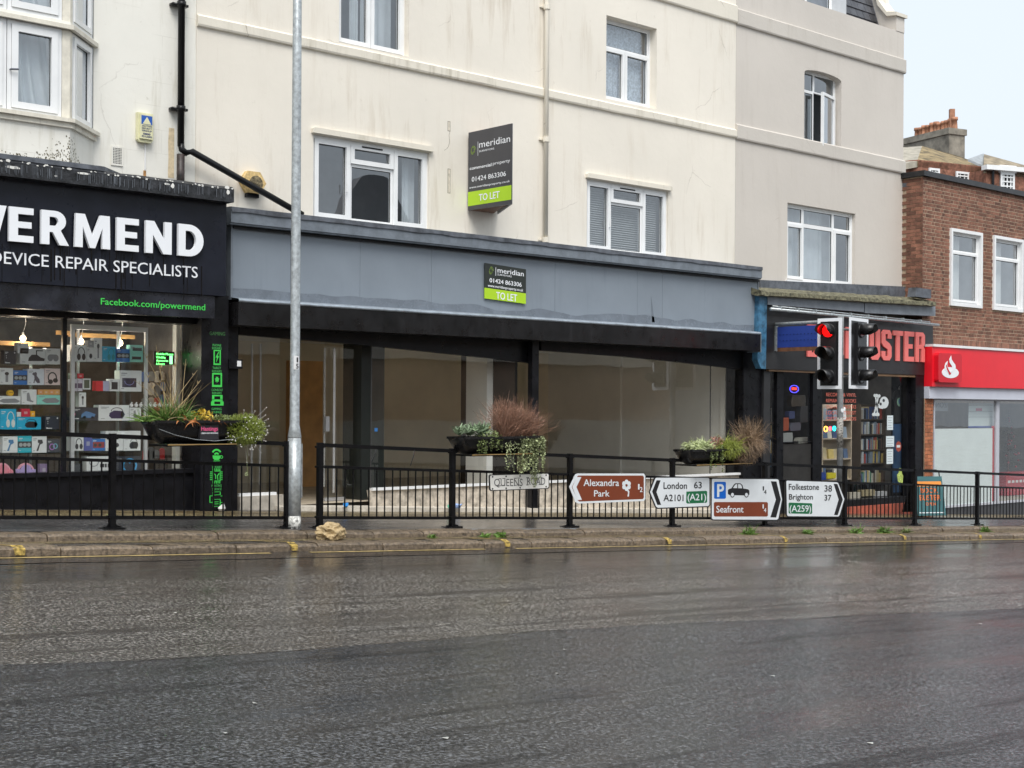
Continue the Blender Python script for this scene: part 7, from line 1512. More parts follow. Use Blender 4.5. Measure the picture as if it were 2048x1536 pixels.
# ------------------------------------------------------------------ planters and plants
PLB = mat('black_trough_plastic', (.012, .012, .013), .3, var=.3, vs_=6, rvar=.1); SOIL = mat('dark_soil', (.03, .02, .012), .9, var=.4, vs_=20, bump=.8); BAMB = mat('tan_bracket_edge', (.38, .25, .10), .45, var=.25)
def planter(label, x0, x1, ytop, ybot):
    F = FY(13.50); a, zt = F.px(x0, ytop); c, _ = F.px(x1, ytop); _, zb = F.px((x0 + x1) / 2, ybot); zt = F.px((x0 + x1) / 2, ytop + .5)[1]; h_ = zt - zb; yc = 13.70; r_ = .16; a += .2
    t = thing('planter', label, 'planter', ((a + c) / 2, yc, zb), 'black trough planters hooked over the guard rail'); v = []; f = []; n = 12; us = [(a, 0, 1), (a + .03, 0, 1), (a + .16, 0, 1), (c - .16, 0, 1), (c, 0, 1)]
    prof = [(yc - r_ * math.cos(math.pi * k / n) ** (1), -h_ * math.sin(math.pi * k / n) ** .7) for k in range(n + 1)]
    for i, u_ in enumerate((a, a + .05, a + .13, c - .13, c - .05, c)):
        s_ = (0.0, .75, 1, 1, .75, 0.0)[i]
        for y_, dz in prof: v.append((u_, y_ if s_ else yc + (y_ - yc) * .96, zt + dz * (s_ if s_ else .25)))
    for i in range(5):
        for k in range(n): f.append((i * (n + 1) + k, i * (n + 1) + k + 1, (i + 1) * (n + 1) + k + 1, (i + 1) * (n + 1) + k))
    f += [tuple(range(n + 1))[::-1], tuple(5 * (n + 1) + k for k in range(n + 1))]
    ob('trough', MB().add(v, [q_[::-1] for q_ in f]), PLB, t, True)
    mb = MB(); box(mb, F, a - .01, c + .01, zt - .02, zt + .01, -.02, .015); box(mb, F, a - .01, c + .01, zt - .02, zt + .01, -.36, -.34); ob('rim', mb, PLB, t)
    mb = MB(); box(mb, FY(yc), a + .02, c - .02, zt - .05, zt - .015, -.15, .15); ob('soil', mb, SOIL, t)
    mb = MB(); Fb_ = FY(13.53); box(mb, Fb_, a + .14, c - .1, zb - .025, zb - .005, -.42, .0); tb = ob('bracket_shelf', mb, BLACKM, t)
    mb = MB(); box(mb, Fb_, a + .14, c - .1, zb - .012, zb - .002, .0, .012); ob('shelf_edge', mb, BAMB, tb)
    return t, a, c, zt, zb
def stems(mb, base, n, L_, spread, droop, w_, rr, jitter=.05, curl=0, seg=5, upb=1.0, dirf=None):
    for i in range(n):
        an = rr.uniform(0, 2 * math.pi) if dirf is None else dirf(rr); sp_ = spread * math.sqrt(rr.random()) if dirf is None else spread * rr.uniform(.6, 1.1); l = L_ * rr.uniform(.55, 1.1)
        p = Vector(base) + Vector((rr.uniform(-1, 1), rr.uniform(-1, 1) * .6, 0)) * jitter; d = Vector((math.cos(an) * math.sin(sp_), math.sin(an) * math.sin(sp_), math.cos(sp_) * upb)); side = d.cross(Vector((rr.uniform(-1, 1), rr.uniform(-1, 1), .3))).normalized(); v = []
        for k in range(seg + 1):
            ww = w_ * (1 - (k / seg) ** 1.6) * .5 + .0006
            v += [p - side * ww, p + side * ww]; d = (d + Vector((0, 0, -droop / seg)) * rr.uniform(.7, 1.3) + Vector((rr.uniform(-1, 1), rr.uniform(-1, 1), rr.uniform(-1, 1))) * curl).normalized(); p = p + d * l / seg
        mb.add(v, [(2 * k, 2 * k + 1, 2 * k + 3, 2 * k + 2) for k in range(seg)])
def leaves(mb, rr, pfun, n, size, elong=1.6, up_=.3):
    for i in range(n):
        p = Vector(pfun(rr)); d = Vector((rr.uniform(-1, 1), rr.uniform(-1, 1), rr.uniform(-1, 1) + up_)).normalized(); s_ = d.cross(Vector((rr.uniform(-1, 1), rr.uniform(-1, 1), rr.uniform(-1, 1)))).normalized(); z = size * rr.uniform(.6, 1.2); nn = d.cross(s_) * z * .12
        mb.add([p, p + d * z * .5 * elong + s_ * z * .5 + nn, p + d * z * elong, p + d * z * .5 * elong - s_ * z * .5 + nn], [(0, 1, 2, 3)])
def inell(c_, r_, shell=.3):
    def f_(rr):
        while True:
            q_ = Vector((rr.uniform(-1, 1), rr.uniform(-1, 1), rr.uniform(-1, 1)))
            if shell < q_.length < 1: return (c_[0] + q_.x * r_[0], c_[1] + q_.y * r_[1], c_[2] + q_.z * r_[2])
    return f_
def fol(name, c_, v_=.35): return mat(name, c_, .55, var=.25, vs_=8, rnd=v_, islands=True)
GR1 = fol('fresh_green_leaf', (.10, .19, .03)); GR2 = fol('yellow_green_leaf', (.24, .28, .04)); DRY = fol('dry_stalk', (.34, .25, .12)); SAGE = fol('sage_leaf', (.22, .30, .18), .25); RUSTY = fol('rusty_wire_stem', (.27, .145, .095)); YEL = fol('golden_leaf', (.60, .42, .05), .2); ORA = fol('orange_leaf', (.42, .16, .05)); PALEL = fol('pale_leaf', (.46, .52, .26), .25); BRN = fol('brown_hair_stem', (.22, .145, .085)); DKG2 = fol('deep_green_leaf', (.06, .11, .03)); OLV = fol('olive_leaf', (.15, .19, .06)); FLW = mat('small_white_flower', (.75, .72, .68), .5, var=.05); PNK = fol('reddish_leaf', (.34, .16, .12))
P3 = lambda x, y, Yp=13.7: FY(Yp).P(*FY(Yp).px(x, y))
def plant(name, label, cat, parts, base):
    t = thing(name, label, cat, base)
    for nm, mb, m_ in parts: ob(nm, mb, m_, t, kind='stuff' if nm == 'flowers' else None)
    return t
rr = random.Random(21)
t, a, c, zt, zb = planter('black trough planter with pink logo label, holding grass and a daisy mound', 279, 492, 842, 888)
FP1 = FY(13.50); FPl = Fr((0, 13.52, 0), (1, 0, 0), (0, -1, -.0)); u0, z0 = FPl.px(400, 880); u1, z1 = FPl.px(437, 850)
mb = MB(); box(mb, FPl, u0, u1, z0, z1, -.05, .004); lp = ob('logo_plate', mb, mat('dark_label_plate', (.03, .03, .035), .35, var=.05), t)
lettering('Hastings', FPl, u0 + .01, u1 - .01, z0 + .10, .045, .004, mat('pink_print', (.75, .10, .25), .5, var=0), t, .035); lettering('GREEN AND GROWING', FPl, u0 + .01, u1 - .01, z0 + .065, .016, .004, SIGNW, t, .02)
mb = MB(); tube(mb, [P3(x, y, 13.505) for x, y in ((318, 858), (350, 870), (390, 879), (430, 882), (470, 878), (495, 868))], .003, 5); ob('hanging_wire', mb, GALV, t)
g = MB(); d_ = MB(); br = MB(); B_ = P3(345, 842)
stems(g, B_, 420, .30, 1.35, .55, .011, rr, .16); stems(g, P3(300, 843), 120, .2, 1.3, .6, .01, rr, .12); stems(d_, B_, 26, .62, .75, .25, .006, rr, .12, 0, 6); stems(d_, B_, 40, .36, 1.2, 1.3, .012, rr, .15)
for x, y in ((395, 740), (372, 718), (355, 705), (318, 722), (285, 700), (290, 745), (268, 760), (402, 760), (312, 690), (352, 720), (330, 760), (300, 770)):
    p = B_ + Vector((rr.uniform(-.1, .1), rr.uniform(-.08, .08), 0)); q_ = P3(x, y); m_ = (p + q_) / 2 + Vector((0, 0, .05)); tube(d_, [p, m_, q_], [.004, .003, .0015], 4); stems(d_, q_ - (q_ - m_) * .25, 5, .05, .6, .2, .005, rr, .01)
plant('grass_clump', 'green grass clump with long dry stalks in the leftmost planter', 'plant', [('blades', g, GR1), ('dry_stalks', d_, DRY)], B_)
y_ = MB(); leaves(y_, rr, inell(P3(406, 836), (.14, .12, .08), .1), 160, .03); g = MB(); leaves(g, rr, inell(P3(440, 840), (.22, .12, .05), .1), 420, .022); o_ = MB(); stems(o_, P3(372, 843, 13.52), 20, .17, 1.2, 1.9, .025, rr, .1); stems(o_, P3(420, 843, 13.52), 14, .14, 1.3, 2.0, .02, rr, .12)
plant('golden_plant', 'golden and orange leaved plant in the middle of the leftmost planter', 'plant', [('golden_leaves', y_, YEL), ('low_leaves', g, OLV), ('orange_leaves', o_, ORA)], P3(406, 842))
g = MB(); Cc = P3(498, 858, 13.66); 
def tufts(mb, rr, c_, r_, n, l_, w_, up_=.35):
    for i in range(n):
        p = Vector(inell(c_, r_, .15)(rr)); d = (Vector(((p.x - c_[0]) / r_[0], (p.y - c_[1]) / r_[1], (p.z - c_[2]) / r_[2] + up_)) + Vector((rr.uniform(-1, 1), rr.uniform(-1, 1), rr.uniform(-1, 1))) * .7).normalized(); s_ = d.cross(Vector((rr.uniform(-1, 1), rr.uniform(-1, 1), rr.uniform(-1, 1)))).normalized() * w_ * .5; l = l_ * rr.uniform(.5, 1.2); q_ = p + d * l * .55; e_ = q_ + (d + Vector((rr.uniform(-1, 1), rr.uniform(-1, 1), -.6)) * .45).normalized() * l * .45
        mb.add([p - s_, p + s_, q_ + s_ * .8, q_ - s_ * .8, e_], [(0, 1, 2, 3), (3, 2, 4)])
Cc = P3(487, 860, 13.60); tufts(g, rr, Cc, (.25, .17, .165), 4200, .055, .006, .5); fl_ = MB()
for k in range(75):
    an = rr.uniform(0, 6.28); e_ = rr.uniform(-1, 1); p = Cc + Vector((math.cos(an) * .27 * math.sqrt(1 - e_ * e_), -abs(math.sin(an)) * .19, e_ * .18 - .03)) * rr.uniform(.9, 1.1); Ff = Fr(p, (1, rr.uniform(-.3, .3), 0), (0, -1, 0)); s_ = rr.uniform(.003, .007); poly(fl_, Ff, ell(0, 0, s_, s_, 6), -.003, .003)
for (x, y) in ((527, 855), (531, 830), (533, 815), (529, 845), (537, 838), (538, 852), (534, 862), (510, 822), (488, 820), (505, 895), (498, 910), (494, 925), (522, 905)):
    p = P3(x, y, 13.6); Ff = Fr(p, (1, 0, 0), (0, -1, 0)); poly(fl_, Ff, ell(0, 0, .0055, .0055, 6), -.003, .003); tube(fl_, [p, Cc + (p - Cc) * .6], .0012, 3)
plant('daisy_mound', 'round fine leaved mound dotted with tiny daisies, right end of the leftmost planter', 'plant', [('foliage', g, fol('fine_green_leaf', (.22, .27, .045), .4)), ('flowers', fl_, FLW)], Cc)
mb = MB(); tube(mb, [P3(495, 890), P3(494, 930), P3(496, 950)], .002, 4); leaves(mb, rr, lambda r: P3(494 + r.uniform(-4, 4), 948 + r.uniform(-6, 6)), 12, .018)
o = ob('trailing_sprig', mb, PALEL); tag(o, 'thin sprig trailing below the daisy mound', 'sprig')
# second planter
t, a, c, zt, zb = planter('black trough planter overflowing with rust coloured stems above the nameplate', 906, 1078, 874, 908)
g = MB()
for k in range(34):
    p = P3(912 + rr.uniform(0, 62), 871 + rr.uniform(-14, 2), 13.6 + rr.uniform(0, .2)); stems(g, p, 11, .13, 1.3, .15, .024, rr, .012)
plant('sage_plant', 'grey green rosette plant at the left end of the second planter', 'plant', [('leaves', g, SAGE)], P3(940, 874))
g = MB(); leaves(g, rr, inell(P3(978, 882, 13.62), (.20, .16, .15), .1), 900, .018); leaves(g, rr, lambda r: P3(962 + r.uniform(-6, 12) , 885 + r.uniform(-5, 22), 13.5), 140, .016); y_ = MB(); leaves(y_, rr, inell(P3(975, 855), (.05, .05, .02), .1), 60, .015)
plant('bushy_green_plant', 'small leaved green plant between the sage rosette and rusty stems', 'plant', [('leaves', g, OLV), ('yellow_tips', y_, YEL)], P3(975, 880))
g = MB(); Cb = P3(1034, 878); stems(g, P3(1012, 880), 560, .62, .55, .1, .0036, rr, .11, .30, 9); stems(g, P3(1045, 880), 560, .56, .75, .35, .0036, rr, .12, .30, 9); tufts(g, rr, P3(1010, 832), (.26, .16, .20), 1500, .07, .003, .4); tufts(g, rr, P3(1048, 846), (.32, .16, .15), 1700, .07, .003, .4)
lf = MB(); leaves(lf, rr, inell(P3(1028, 840), (.38, .16, .20), .1), 700, .009)
plant('rusty_wire_plant', 'tangled rust red wiry stems rising from the second planter', 'plant', [('stems', g, RUSTY), ('tiny_leaves', lf, RUSTY)], Cb)
def trail(mb, rr, x0, x1, ytop, yb0, yb1, n, Yp, size, m_=None):
    for k in range(n):
        x = rr.uniform(x0, x1); yb = rr.uniform(yb0, yb1); y = ytop + rr.uniform(-3, 4); Yq = Yp + rr.uniform(-.05, .08)
        while y < yb: p = P3(x + rr.uniform(-1.3, 1.3), y, Yq); leaves(mb, rr, lambda r: p, 2, size, 1.1, -.3); y += 2.6; x += rr.uniform(-.5, .5)
g = MB(); trail(g, rr, 1040, 1088, 876, 900, 950, 46, 13.52, .026); trail(g, rr, 1000, 1040, 884, 890, 945, 10, 13.5, .02); trail(g, rr, 1062, 1080, 940, 958, 976, 9, 13.62, .02); leaves(g, rr, inell(P3(1064, 884, 13.58), (.20, .12, .07), .2), 420, .03)
plant('trailing_ivy', 'pale variegated ivy trailing from the second planter over the nameplate', 'plant', [('leaves', g, fol('variegated_leaf', (.30, .34, .17), .5))], P3(1064, 880))
# third planter
t, a, c, zt, zb = planter('black trough planter with pale fern and brown hair grass above the London sign', 1366, 1516, 899, 928)
g = MB()
for k in range(40): stems(g, P3(1372 + rr.uniform(0, 44), 896 + rr.uniform(-9, 2), 13.55 + rr.uniform(0, .3)), 14, .15, 1.4, 1.1, .014, rr, .015)
plant('pale_fern', 'pale green drooping plant at the left end of the third planter', 'plant', [('leaves', g, PALEL)], P3(1390, 899))
g = MB(); leaves(g, rr, inell(P3(1432, 888), (.13, .12, .13), .1), 330, .02); h_ = MB(); trail(h_, rr, 1420, 1446, 892, 915, 948, 12, 13.52, .024)
plant('red_leaved_plant', 'reddish leaved plant with green trailing shoots in the third planter', 'plant', [('red_leaves', g, PNK), ('trailing_shoots', h_, OLV)], P3(1432, 899))
g = MB(); stems(g, P3(1458, 893, 13.62), 900, .28, 1.2, 1.8, .007, rr, .16, .06); tufts(g, rr, P3(1458, 900, 13.55), (.22, .12, .11), 900, .08, .005, -.7)
plant('yellow_green_grass', 'yellow green arching grass in the middle of the third planter', 'plant', [('blades', g, GR2)], P3(1464, 899))
g = MB(); stems(g, P3(1494, 890, 13.6), 1300, .42, 1.0, 2.1, .005, rr, .14, .10, 7); tufts(g, rr, P3(1490, 903, 13.56), (.30, .14, .17), 1500, .10, .004, -.9); stems(g, P3(1500, 892, 13.7), 500, .48, .6, .3, .0035, rr, .12, .26, 8)
plant('brown_hair_grass', 'brown hair like grass drooping over the right end of the third planter', 'plant', [('blades', g, BRN)], P3(1503, 899))
# small weeds at the foot of the kerb
for k, (x, y, s_, lb_) in enumerate(((1508, 1070, 1.0, 'green weed tuft on the kerb below the parking sign'), (1600, 1066, .7, 'small weed at the kerb below the Folkestone sign'), (1690, 1064, .9, 'weed tuft on the kerb beneath the traffic light'), (1740, 1063, 1.1, 'bright green weed on the kerb right of the traffic light'), (1798, 1064, .7, 'thin weed on the kerb right of the bright green one'), (1995, 1066, 1.0, 'weed tuft on the kerb near the right edge'), (985, 1072, .6, 'low weed on the kerb below the nameplate'), (965, 1074, .45, 'tiny weed left of the low one below the nameplate'), (845, 1073, .35, 'tiny sprig on the kerb right of the crumpled bag'))):
    p = G(x, y, LS); p = Vector((p.x, 13.33, LS(p.x, 13.33))); g = MB(); stems(g, p, int(46 * s_) + 10, .17 * s_ + .03, 1.3, .8, .014, rr, .08 * s_); leaves(g, rr, inell(p + Vector((0, 0, .04 * s_)), (.12 * s_, .06, .04 * s_), 0), int(50 * s_), .03)
    o = ob('weed', g, GR1 if k != 4 else OLV); tag(o, lb_, 'weed', 'weeds growing along the kerb')
# ------------------------------------------------------------------ crumpled bag
p = G(661, 1080, LS); base = Vector((p.x, 13.22, LS(p.x, 13.2))); v = []; f = []; n1, n2 = 64, 36
for j in range(n2 + 1):
    th = math.pi * j / n2
    for i in range(n1):
        ph = 2 * math.pi * i / n1; d = Vector((math.sin(th) * math.cos(ph), math.sin(th) * math.sin(ph), math.cos(th)))
        q_ = d * 1.6 + Vector((3.1, 1.7, .4)); rr_n = 1.13 - abs(noise.noise(q_ * .9)) * .55 - abs(noise.noise(q_ * 1.9 + Vector((4, 0, 2)))) * .28 - abs(noise.noise(q_ * 5)) * .06
        x_, y_, z_ = d.x * .185 * rr_n, d.y * .14 * rr_n, d.z * .13 * rr_n
        if d.x > .25: z_ *= 1 - .35 * (d.x - .25)
        v.append(base + Vector((x_, y_, max(.0, z_ * (.9) + .085))))
for j in range(n2):
    for i in range(n1): f.append((j * n1 + i, (j + 1) * n1 + i, (j + 1) * n1 + (i + 1) % n1, j * n1 + (i + 1) % n1))
BAG = mat('wet_tan_cloth', (.43, .32, .17), .45, var=.35, vs_=9, bump=.8, bs=38); o = ob('crumpled_bag', MB().add(v, f), BAG, smooth=False); tag(o, 'crumpled wet tan cloth bag lying on the kerb beside the lamp post', 'bag')
# ------------------------------------------------------------------ a-board
AY = 15.1; FAb = FY(AY); u0, z0 = FAb.px(1836, 1024); u1, _ = FAb.px(1876, 1030); gz = ZW(u0, AY); H_ = .80
t = thing('pavement_board', 'teal and orange a-board leaning on the pavement by the orange brick pier', 'a-board', (u0 + .35, AY, gz)); en = (-fwd * .9 + Vector((-.5, 0, 0))).normalized(); en = Vector((-.45, -.86, .22)).normalized(); ex = Vector((.86, -.45, 0)).normalized(); ez = en.cross(ex); ez = ez if ez.z > 0 else -ez
FA1 = Fr((u0, AY, gz + .01), ex, en, ez); Wd = .62
mb = MB(); box(mb, FA1, 0, Wd, .02, H_, -.02, 0); bd = ob('front_panel', mb, mat('teal_board', (.05, .14, .15), .4, var=.15), t)
mb = MB(); box(mb, FA1, .03, Wd - .03, .60, .70, 0, .002); ob('orange_band', mb, mat('orange_print', (.75, .28, .05), .45, var=.05), bd)
OP = mat('orange_red_print', (.65, .16, .04), .45, var=.05); lettering('BOOK', FA1, .12, Wd - .12, .47, .10, 0, OP, bd, .03); lettering('BUSTER', FA1, .08, Wd - .08, .32, .11, 0, OP, bd, .03); lettering('OPEN', FA1, .2, Wd - .2, .22, .06, 0, OP, bd, .02)
mb = MB(); box(mb, FA1, .04, Wd - .04, .07, .085, 0, .002); ob('white_line', mb, SIGNW, bd)
bk_ = Vector((.45, .86, 0)).normalized(); topc = FA1.P(Wd / 2, H_, 0)
e3 = (bk_ * .42 + Vector((0, 0, -H_ * .97))).normalized(); FA2 = Fr(FA1.P(0, H_, -.03), ex, ex.cross(e3) if True else en, -e3)
mb = MB(); L_ = H_ * 1.02; box(mb, FA2, 0, Wd, -L_, -.01, -.012, .012); ob('rear_panel', mb, BLACK, t)
mb = MB(); tube(mb, [FA1.P(.04, H_ - .1, -.01), FA1.P(.04, H_ + .1, -.02), FA1.P(.09, H_ + .13, -.02), FA1.P(Wd - .09, H_ + .13, -.02), FA1.P(Wd - .04, H_ + .1, -.02), FA1.P(Wd - .04, H_ - .1, -.01)], .012, 8); ob('handle_frame', mb, BLACKM, t)
# ------------------------------------------------------------------ litter
mb = MB(); rl = random.Random(4)
for (x, y) in ((146, 1107), (226, 1282), (600, 1280), (890, 1480), (1130, 1302), (1115, 1350), (1090, 1500), (1770, 1158), (1740, 1490), (510, 1410), (450, 1470), (1545, 1355), (790, 1163), (350, 1228), (860, 1094), (1450, 1120), (1960, 1250)):
    p = G(x, y); w_ = rl.uniform(.008, .022); an = rl.uniform(0, 3); q_ = [(p.x + w_ * math.cos(an + a_) * (1 if k_ % 2 else .6), p.y + w_ * math.sin(an + a_)) for k_, a_ in enumerate((0, 1.2, 2.4, 3.6, 5))]; mb.add([(x_, y_, ZR(x_, y_) + .010 + .004 * (i_ % 2)) for i_, (x_, y_) in enumerate(q_)], [(0, 1, 2, 3, 4)])
ob('litter', mb, mat('pale_litter', (.38, .38, .35), .6, var=.2), kind='stuff')
for (x, y, cc, s_, lb_) in ((692, 1002, (.02, .22, .6), .06, 'small blue plastic scrap on the shop step behind the guard rail'), (917, 992, (.3, .42, .7), .10, 'blue and white crumpled wrapper against the pale plinth'), (900, 1000, (.08, .35, .22), .05, 'small green wrapper left of the crumpled blue one'), (443, 1008, (.7, .7, .68), .09, 'scrap of torn white paper at the foot of the green stickered pilaster')):
    Yp = 15.62 if x != 443 else 15.55; X = FY(Yp).px(x, y)[0]; z = ZW(X, Yp) + (.055 if x != 443 else 0); pts = [(X + s_ * math.cos(k) * rl.uniform(.5, 1), Yp - .02 * rl.random() + (.05 if k == 2 else 0), z + .004 + s_ * rl.uniform(.5, 1.4) * (.5 + .5 * math.sin(k))) for k in range(6)]
    mb = MB(); c_ = (X, Yp - .04, z + s_ * .5); mb.add([c_] + pts, [(0, i, i % 6 + 1) for i in range(1, 7)]); o = ob('paper_scrap', mb, pmat(cc)); tag(o, lb_, 'litter')
mb = MB()
for k in range(70):
    X = rl.uniform(FY(15.7).px(740, 900)[0], FY(15.7).px(1480, 900)[0]); Yp = rl.uniform(15.7, 15.9); z = ZW(X, 15.8) + .068 - .0; s_ = rl.uniform(.01, .035); an = rl.uniform(0, 6); mb.add([(X + s_ * math.cos(an + a_), Yp + s_ * .7 * math.sin(an + a_), z + .012 * rl.random()) for a_ in (0, 2, 4)], [(0, 1, 2)])
ob('paint_flakes', mb, mat('white_flake', (.7, .68, .62), .6, var=.1), kind='stuff')
# ------------------------------------------------------------------ houses on the hill behind
def hframe(depth, side, ang):
    a_ = math.radians(ang); ex = rgt0 * math.cos(a_) + fwd * math.sin(a_); en = Vector((0, 0, 1)).cross(ex) * -1
    en = -(fwd * math.cos(a_) - rgt0 * math.sin(a_)); return Fr(CAM + fwd * depth + rgt0 * side, ex, en)
HB1 = mat('hill_brick', (.25, .11, .07), .85, var=.45, vs_=6, bump=.3, bs=9); TILE = mat('mossy_roof_tile', (.26, .21, .14), .8, var=.55, vs_=3, bump=.6, bs=6); TILE2 = mat('orange_mossy_tile', (.24, .18, .09), .8, var=.6, vs_=2.5, bump=.6, bs=6); STK = mat('chimney_render', (.24, .22, .18), .8, var=.4, vs_=2)
def roofpoly(name, Fa, Fb, lower, upper, m_, t, th=.25):
    P_ = [Fa.P(*Fa.px(*q_)) for q_ in lower] + [Fb.P(*Fb.px(*q_)) for q_ in upper[::-1]]; n = len(P_); d = Vector((0, 0, -th)); return ob(name, MB().add(P_ + [p_ + d for p_ in P_], [tuple(range(n)), tuple(range(n, 2 * n))[::-1]] + [(i, n + i, n + (i + 1) % n, (i + 1) % n) for i in range(n)]), m_, t)
Fa = hframe(58, 17, 25.5); Fb = hframe(62, 17, 25.5)
t = thing('hillside_house', 'red brick house with hipped tiled roof and chimney pots behind the brick building', 'house', Fa.P(*Fa.px(1890, 420), -3))
mb = MB(); a, z1 = Fa.px(1836, 319); c, z2 = Fa.px(1972, 333); zz = Fa.px(1900, 326)[1]; box(mb, Fa, a, c, -4, zz, -7, 0); ob('wall', mb, HB1, t)
mb = MB(); Fl_ = hframe(58.05, 17, 25.5); 
roofpoly('roof', Fa, Fb, [(1834, 322), (1900, 328), (1975, 336)], [(1844, 292), (1905, 309), (1968, 329)], TILE2, t)
Fs = Fr(Fa.P(a, 0, 0), Fa.en * -1, -Fa.ex); mb = MB(); mb.add([Fa.P(a, -4, 0), Fa.P(a, zz, 0), Fa.P(a - 2.2, zz, -3.5), Fa.P(a - 2.2, -4, -3.5)], [(0, 1, 2, 3)]); ob('side_wall', mb, HB1, t)
roofpoly('side_roof', Fa, Fb, [(1808, 327), (1835, 322)], [(1790, 296), (1844, 292)], mat('pale_tile', (.34, .31, .25), .8, var=.3, vs_=3), t)
def hwin(F, x0, x1, y0, y1, t, nx, ny):
    a, z1 = F.px(x0, y0); c, _ = F.px(x1, y0); z0 = F.px((x0 + x1) / 2, y1)[1]; z1 = F.px((x0 + x1) / 2, y0)[1]; mb = MB()
    box(mb, F, a, c, z0, z1, -.1, .02); wn = ob('window', mb, BLACK, t); mb = MB(); b_ = .09
    for q_ in ((a, a + b_, z0, z1), (c - b_, c, z0, z1), (a + b_, c - b_, z1 - b_, z1), (a + b_, c - b_, z0, z0 + b_)): box(mb, F, *q_, .02, .09)
    for k in range(1, nx): u_ = a + (c - a) * k / nx; box(mb, F, u_ - .025, u_ + .025, z0 + b_, z1 - b_, .02, .06)
    for k in range(1, ny): v_ = z0 + (z1 - z0) * k / ny; box(mb, F, a + b_, c - b_, v_ - .025, v_ + .025, .061, .075)
    ob('frame', mb, UPVC, wn); return wn
hwin(Fa, 1910, 1936, 344, 378, t, 3, 4); hwin(Fa, 1856, 1877, 337, 370, t, 3, 4)
Fc_ = hframe(70, 19.5, -64); mb = MB(); a, z0 = Fc_.px(1805, 322); c, _ = Fc_.px(1898, 300); zt_ = Fc_.px(1897, 268)[1]; zc_ = Fc_.px(1897, 262)[1]; box(mb, Fc_, a - 3, c, z0 - 4, zt_, -1.0, 0); ob('chimney', mb, STK, t)
ch_ = None; mb = MB(); box(mb, Fc_, a - 3.1, c + .06, zt_, zc_ + .15, -1.08, .08); cc_ = ob('chimney_cap', mb, STK, t)
POT = mat('terracotta_pot', (.50, .24, .14), .75, var=.25, vs_=4, rnd=.3)
for k, x in enumerate((1818.5, 1826.5, 1833, 1840, 1849, 1857, 1863.5, 1871.5, 1878, 1885.5, 1893.5)):
    u_, _ = Fc_.px(x, 270); zb_ = zc_ + .14 + EYE; h_ = (.85, .8, .9, .85, .95, .95, .8, .85, .85, .9, .95)[k]; mb = MB(); q_ = Fc_.P(u_, 0, -.5); tube(mb, [(q_.x, q_.y, zb_ - .3), (q_.x, q_.y, zb_ - .3 + h_ * .5), (q_.x, q_.y, zb_ + h_ * .45), (q_.x, q_.y, zb_ + h_ * .46), (q_.x, q_.y, zb_ + h_ * .62)], [.15, .13, .11, .15, .15], 10); ob('chimney_pot', mb, POT, cc_, True)
u_, _ = Fc_.px(1905, 262); q_ = Fc_.P(c - .35, 0, -.5); mb = MB(); tube(mb, [(q_.x, q_.y, zc_ + EYE - .1), (q_.x, q_.y, zc_ + EYE + 1.15)], .17, 4); ob('chimney_pot', mb, POT, cc_)
Fd = hframe(57, 17, 20); Fe = hframe(61, 17, 20)
t = thing('far_brick_house', 'red brick house with mossy tiled roof and white sash window at the right edge', 'house', Fd.P(*Fd.px(2010, 420), -3))
mb = MB(); a, _ = Fd.px(1972, 340); zz = Fd.px(2010, 341)[1]; box(mb, Fd, a, a + 14, -4, zz, -7, 0); ob('wall', mb, HB1, t)
mb = MB(); a2 = Fd.px(1966, 336)[0]; box(mb, Fd, a2, a + 14, zz - .05, zz + .14, -.1, .25); ob('gutter', mb, UPVC, t)
roofpoly('roof', Fd, Fe, [(1967, 334), (2048, 343), (2300, 371)], [(1968, 308), (2048, 330), (2300, 398 - 30)], TILE, t)
roofpoly('roof_hip', Fa, Fe, [(1936, 318), (1968, 332)], [(1966, 307), (1969, 308)], mat('grey_slate_roof', (.30, .32, .33), .6, var=.2, vs_=3), t, .1)
hwin(Fd, 1999, 2027, 346, 382, t, 4, 4); mb = MB(); a, z0 = Fd.px(1997, 345); c, _ = Fd.px(2029, 345); box(mb, Fd, a, c, z0, z0 + .3, 0, .12); ob('window_head', mb, UPVC, t)
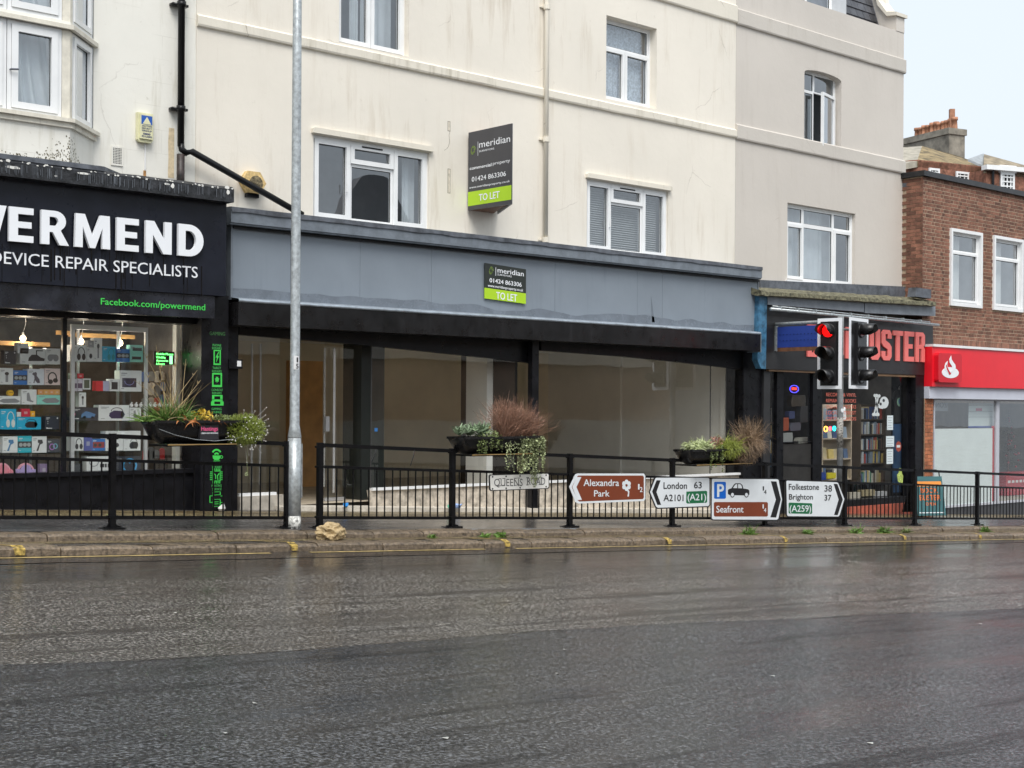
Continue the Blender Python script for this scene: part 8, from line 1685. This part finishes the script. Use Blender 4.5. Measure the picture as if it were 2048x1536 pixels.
mb = MB(); a, z0 = Fd.px(1983, 338); tube(mb, [Fd.P(a, z0, .1), Fd.P(a, z0 - 4, .1)], .06, 6); ob('downpipe', mb, BLACK, t)
# ------------------------------------------------------------------ opposite side of the street (seen only mirrored in the glass and wet road)
opw = mat('opposite_brick', (.42, .27, .17), .8, var=.2, vs_=1.5); opc = mat('opposite_pale_band', (.62, .56, .47), .7, var=.1)
ob('opposite_pavement', grid(XA, XB, 30, [-9, -3], fz(ZR, .1)), PAVE, kind='structure')
t = thing('opposite_terrace', 'brown brick terrace with pale fascia across the street, mirrored in the shop glass', 'building', (20, -9, 0)); FO_ = Fr((0, -9, 0), (1, 0, 0), (0, 1, 0))
mb = MB(); box(mb, FO_, -25, 46, -3, 7.8, -8, 0); ob('wall', mb, opw, t); mb = MB(); box(mb, FO_, 53, 66, -4, 7.0, -8, 0); ob('dark_reflection_block', mb, mat('reflection_block_dark', (.12, .12, .12), .8, var=.3), t); mb = MB(); box(mb, FO_, -25, 46, 3.35, 4.5, 0, .3); ob('fascia', mb, opc, t); mb = MB(); box(mb, FO_, -25, 46, -2.9, 1.1, 0, .15); ob('plinth', mb, opc, t)  # second, darker block is unseen, added so the bookshop glass reflects dark
mb = MB(); pts = []
n = 220
for i in range(n + 1): u_ = -25 + 71 * i / n; k = (u_ - 30.4) / 1.3; pts.append((u_, 7.95 + .25 * math.cos(u_ * .35) + 1.7 * math.exp(-k * k * k * k) + .5 * math.exp(-(k / 2.2) ** 2)))
poly(mb, FO_, pts + [(46, 7.0), (-25, 7.0)], -.5, .05); ob('parapet', mb, mat('dark_parapet', (.22, .22, .23), .8, var=.2), t)
for i in range(14):
    u_ = -23 + 5.1 * i; mb = MB(); box(mb, FO_, u_, u_ + 1.3, 5.4, 7.2, 0, .02); wn = ob('window', mb, mat('far_window_glass', (.05, .06, .07), .1, var=0), t); mb = MB(); box(mb, FO_, u_ - .1, u_ + 1.4, 5.25, 5.4, 0, .1); ob('sill', mb, opc, wn)
# falling rain drops caught against the dark fronts
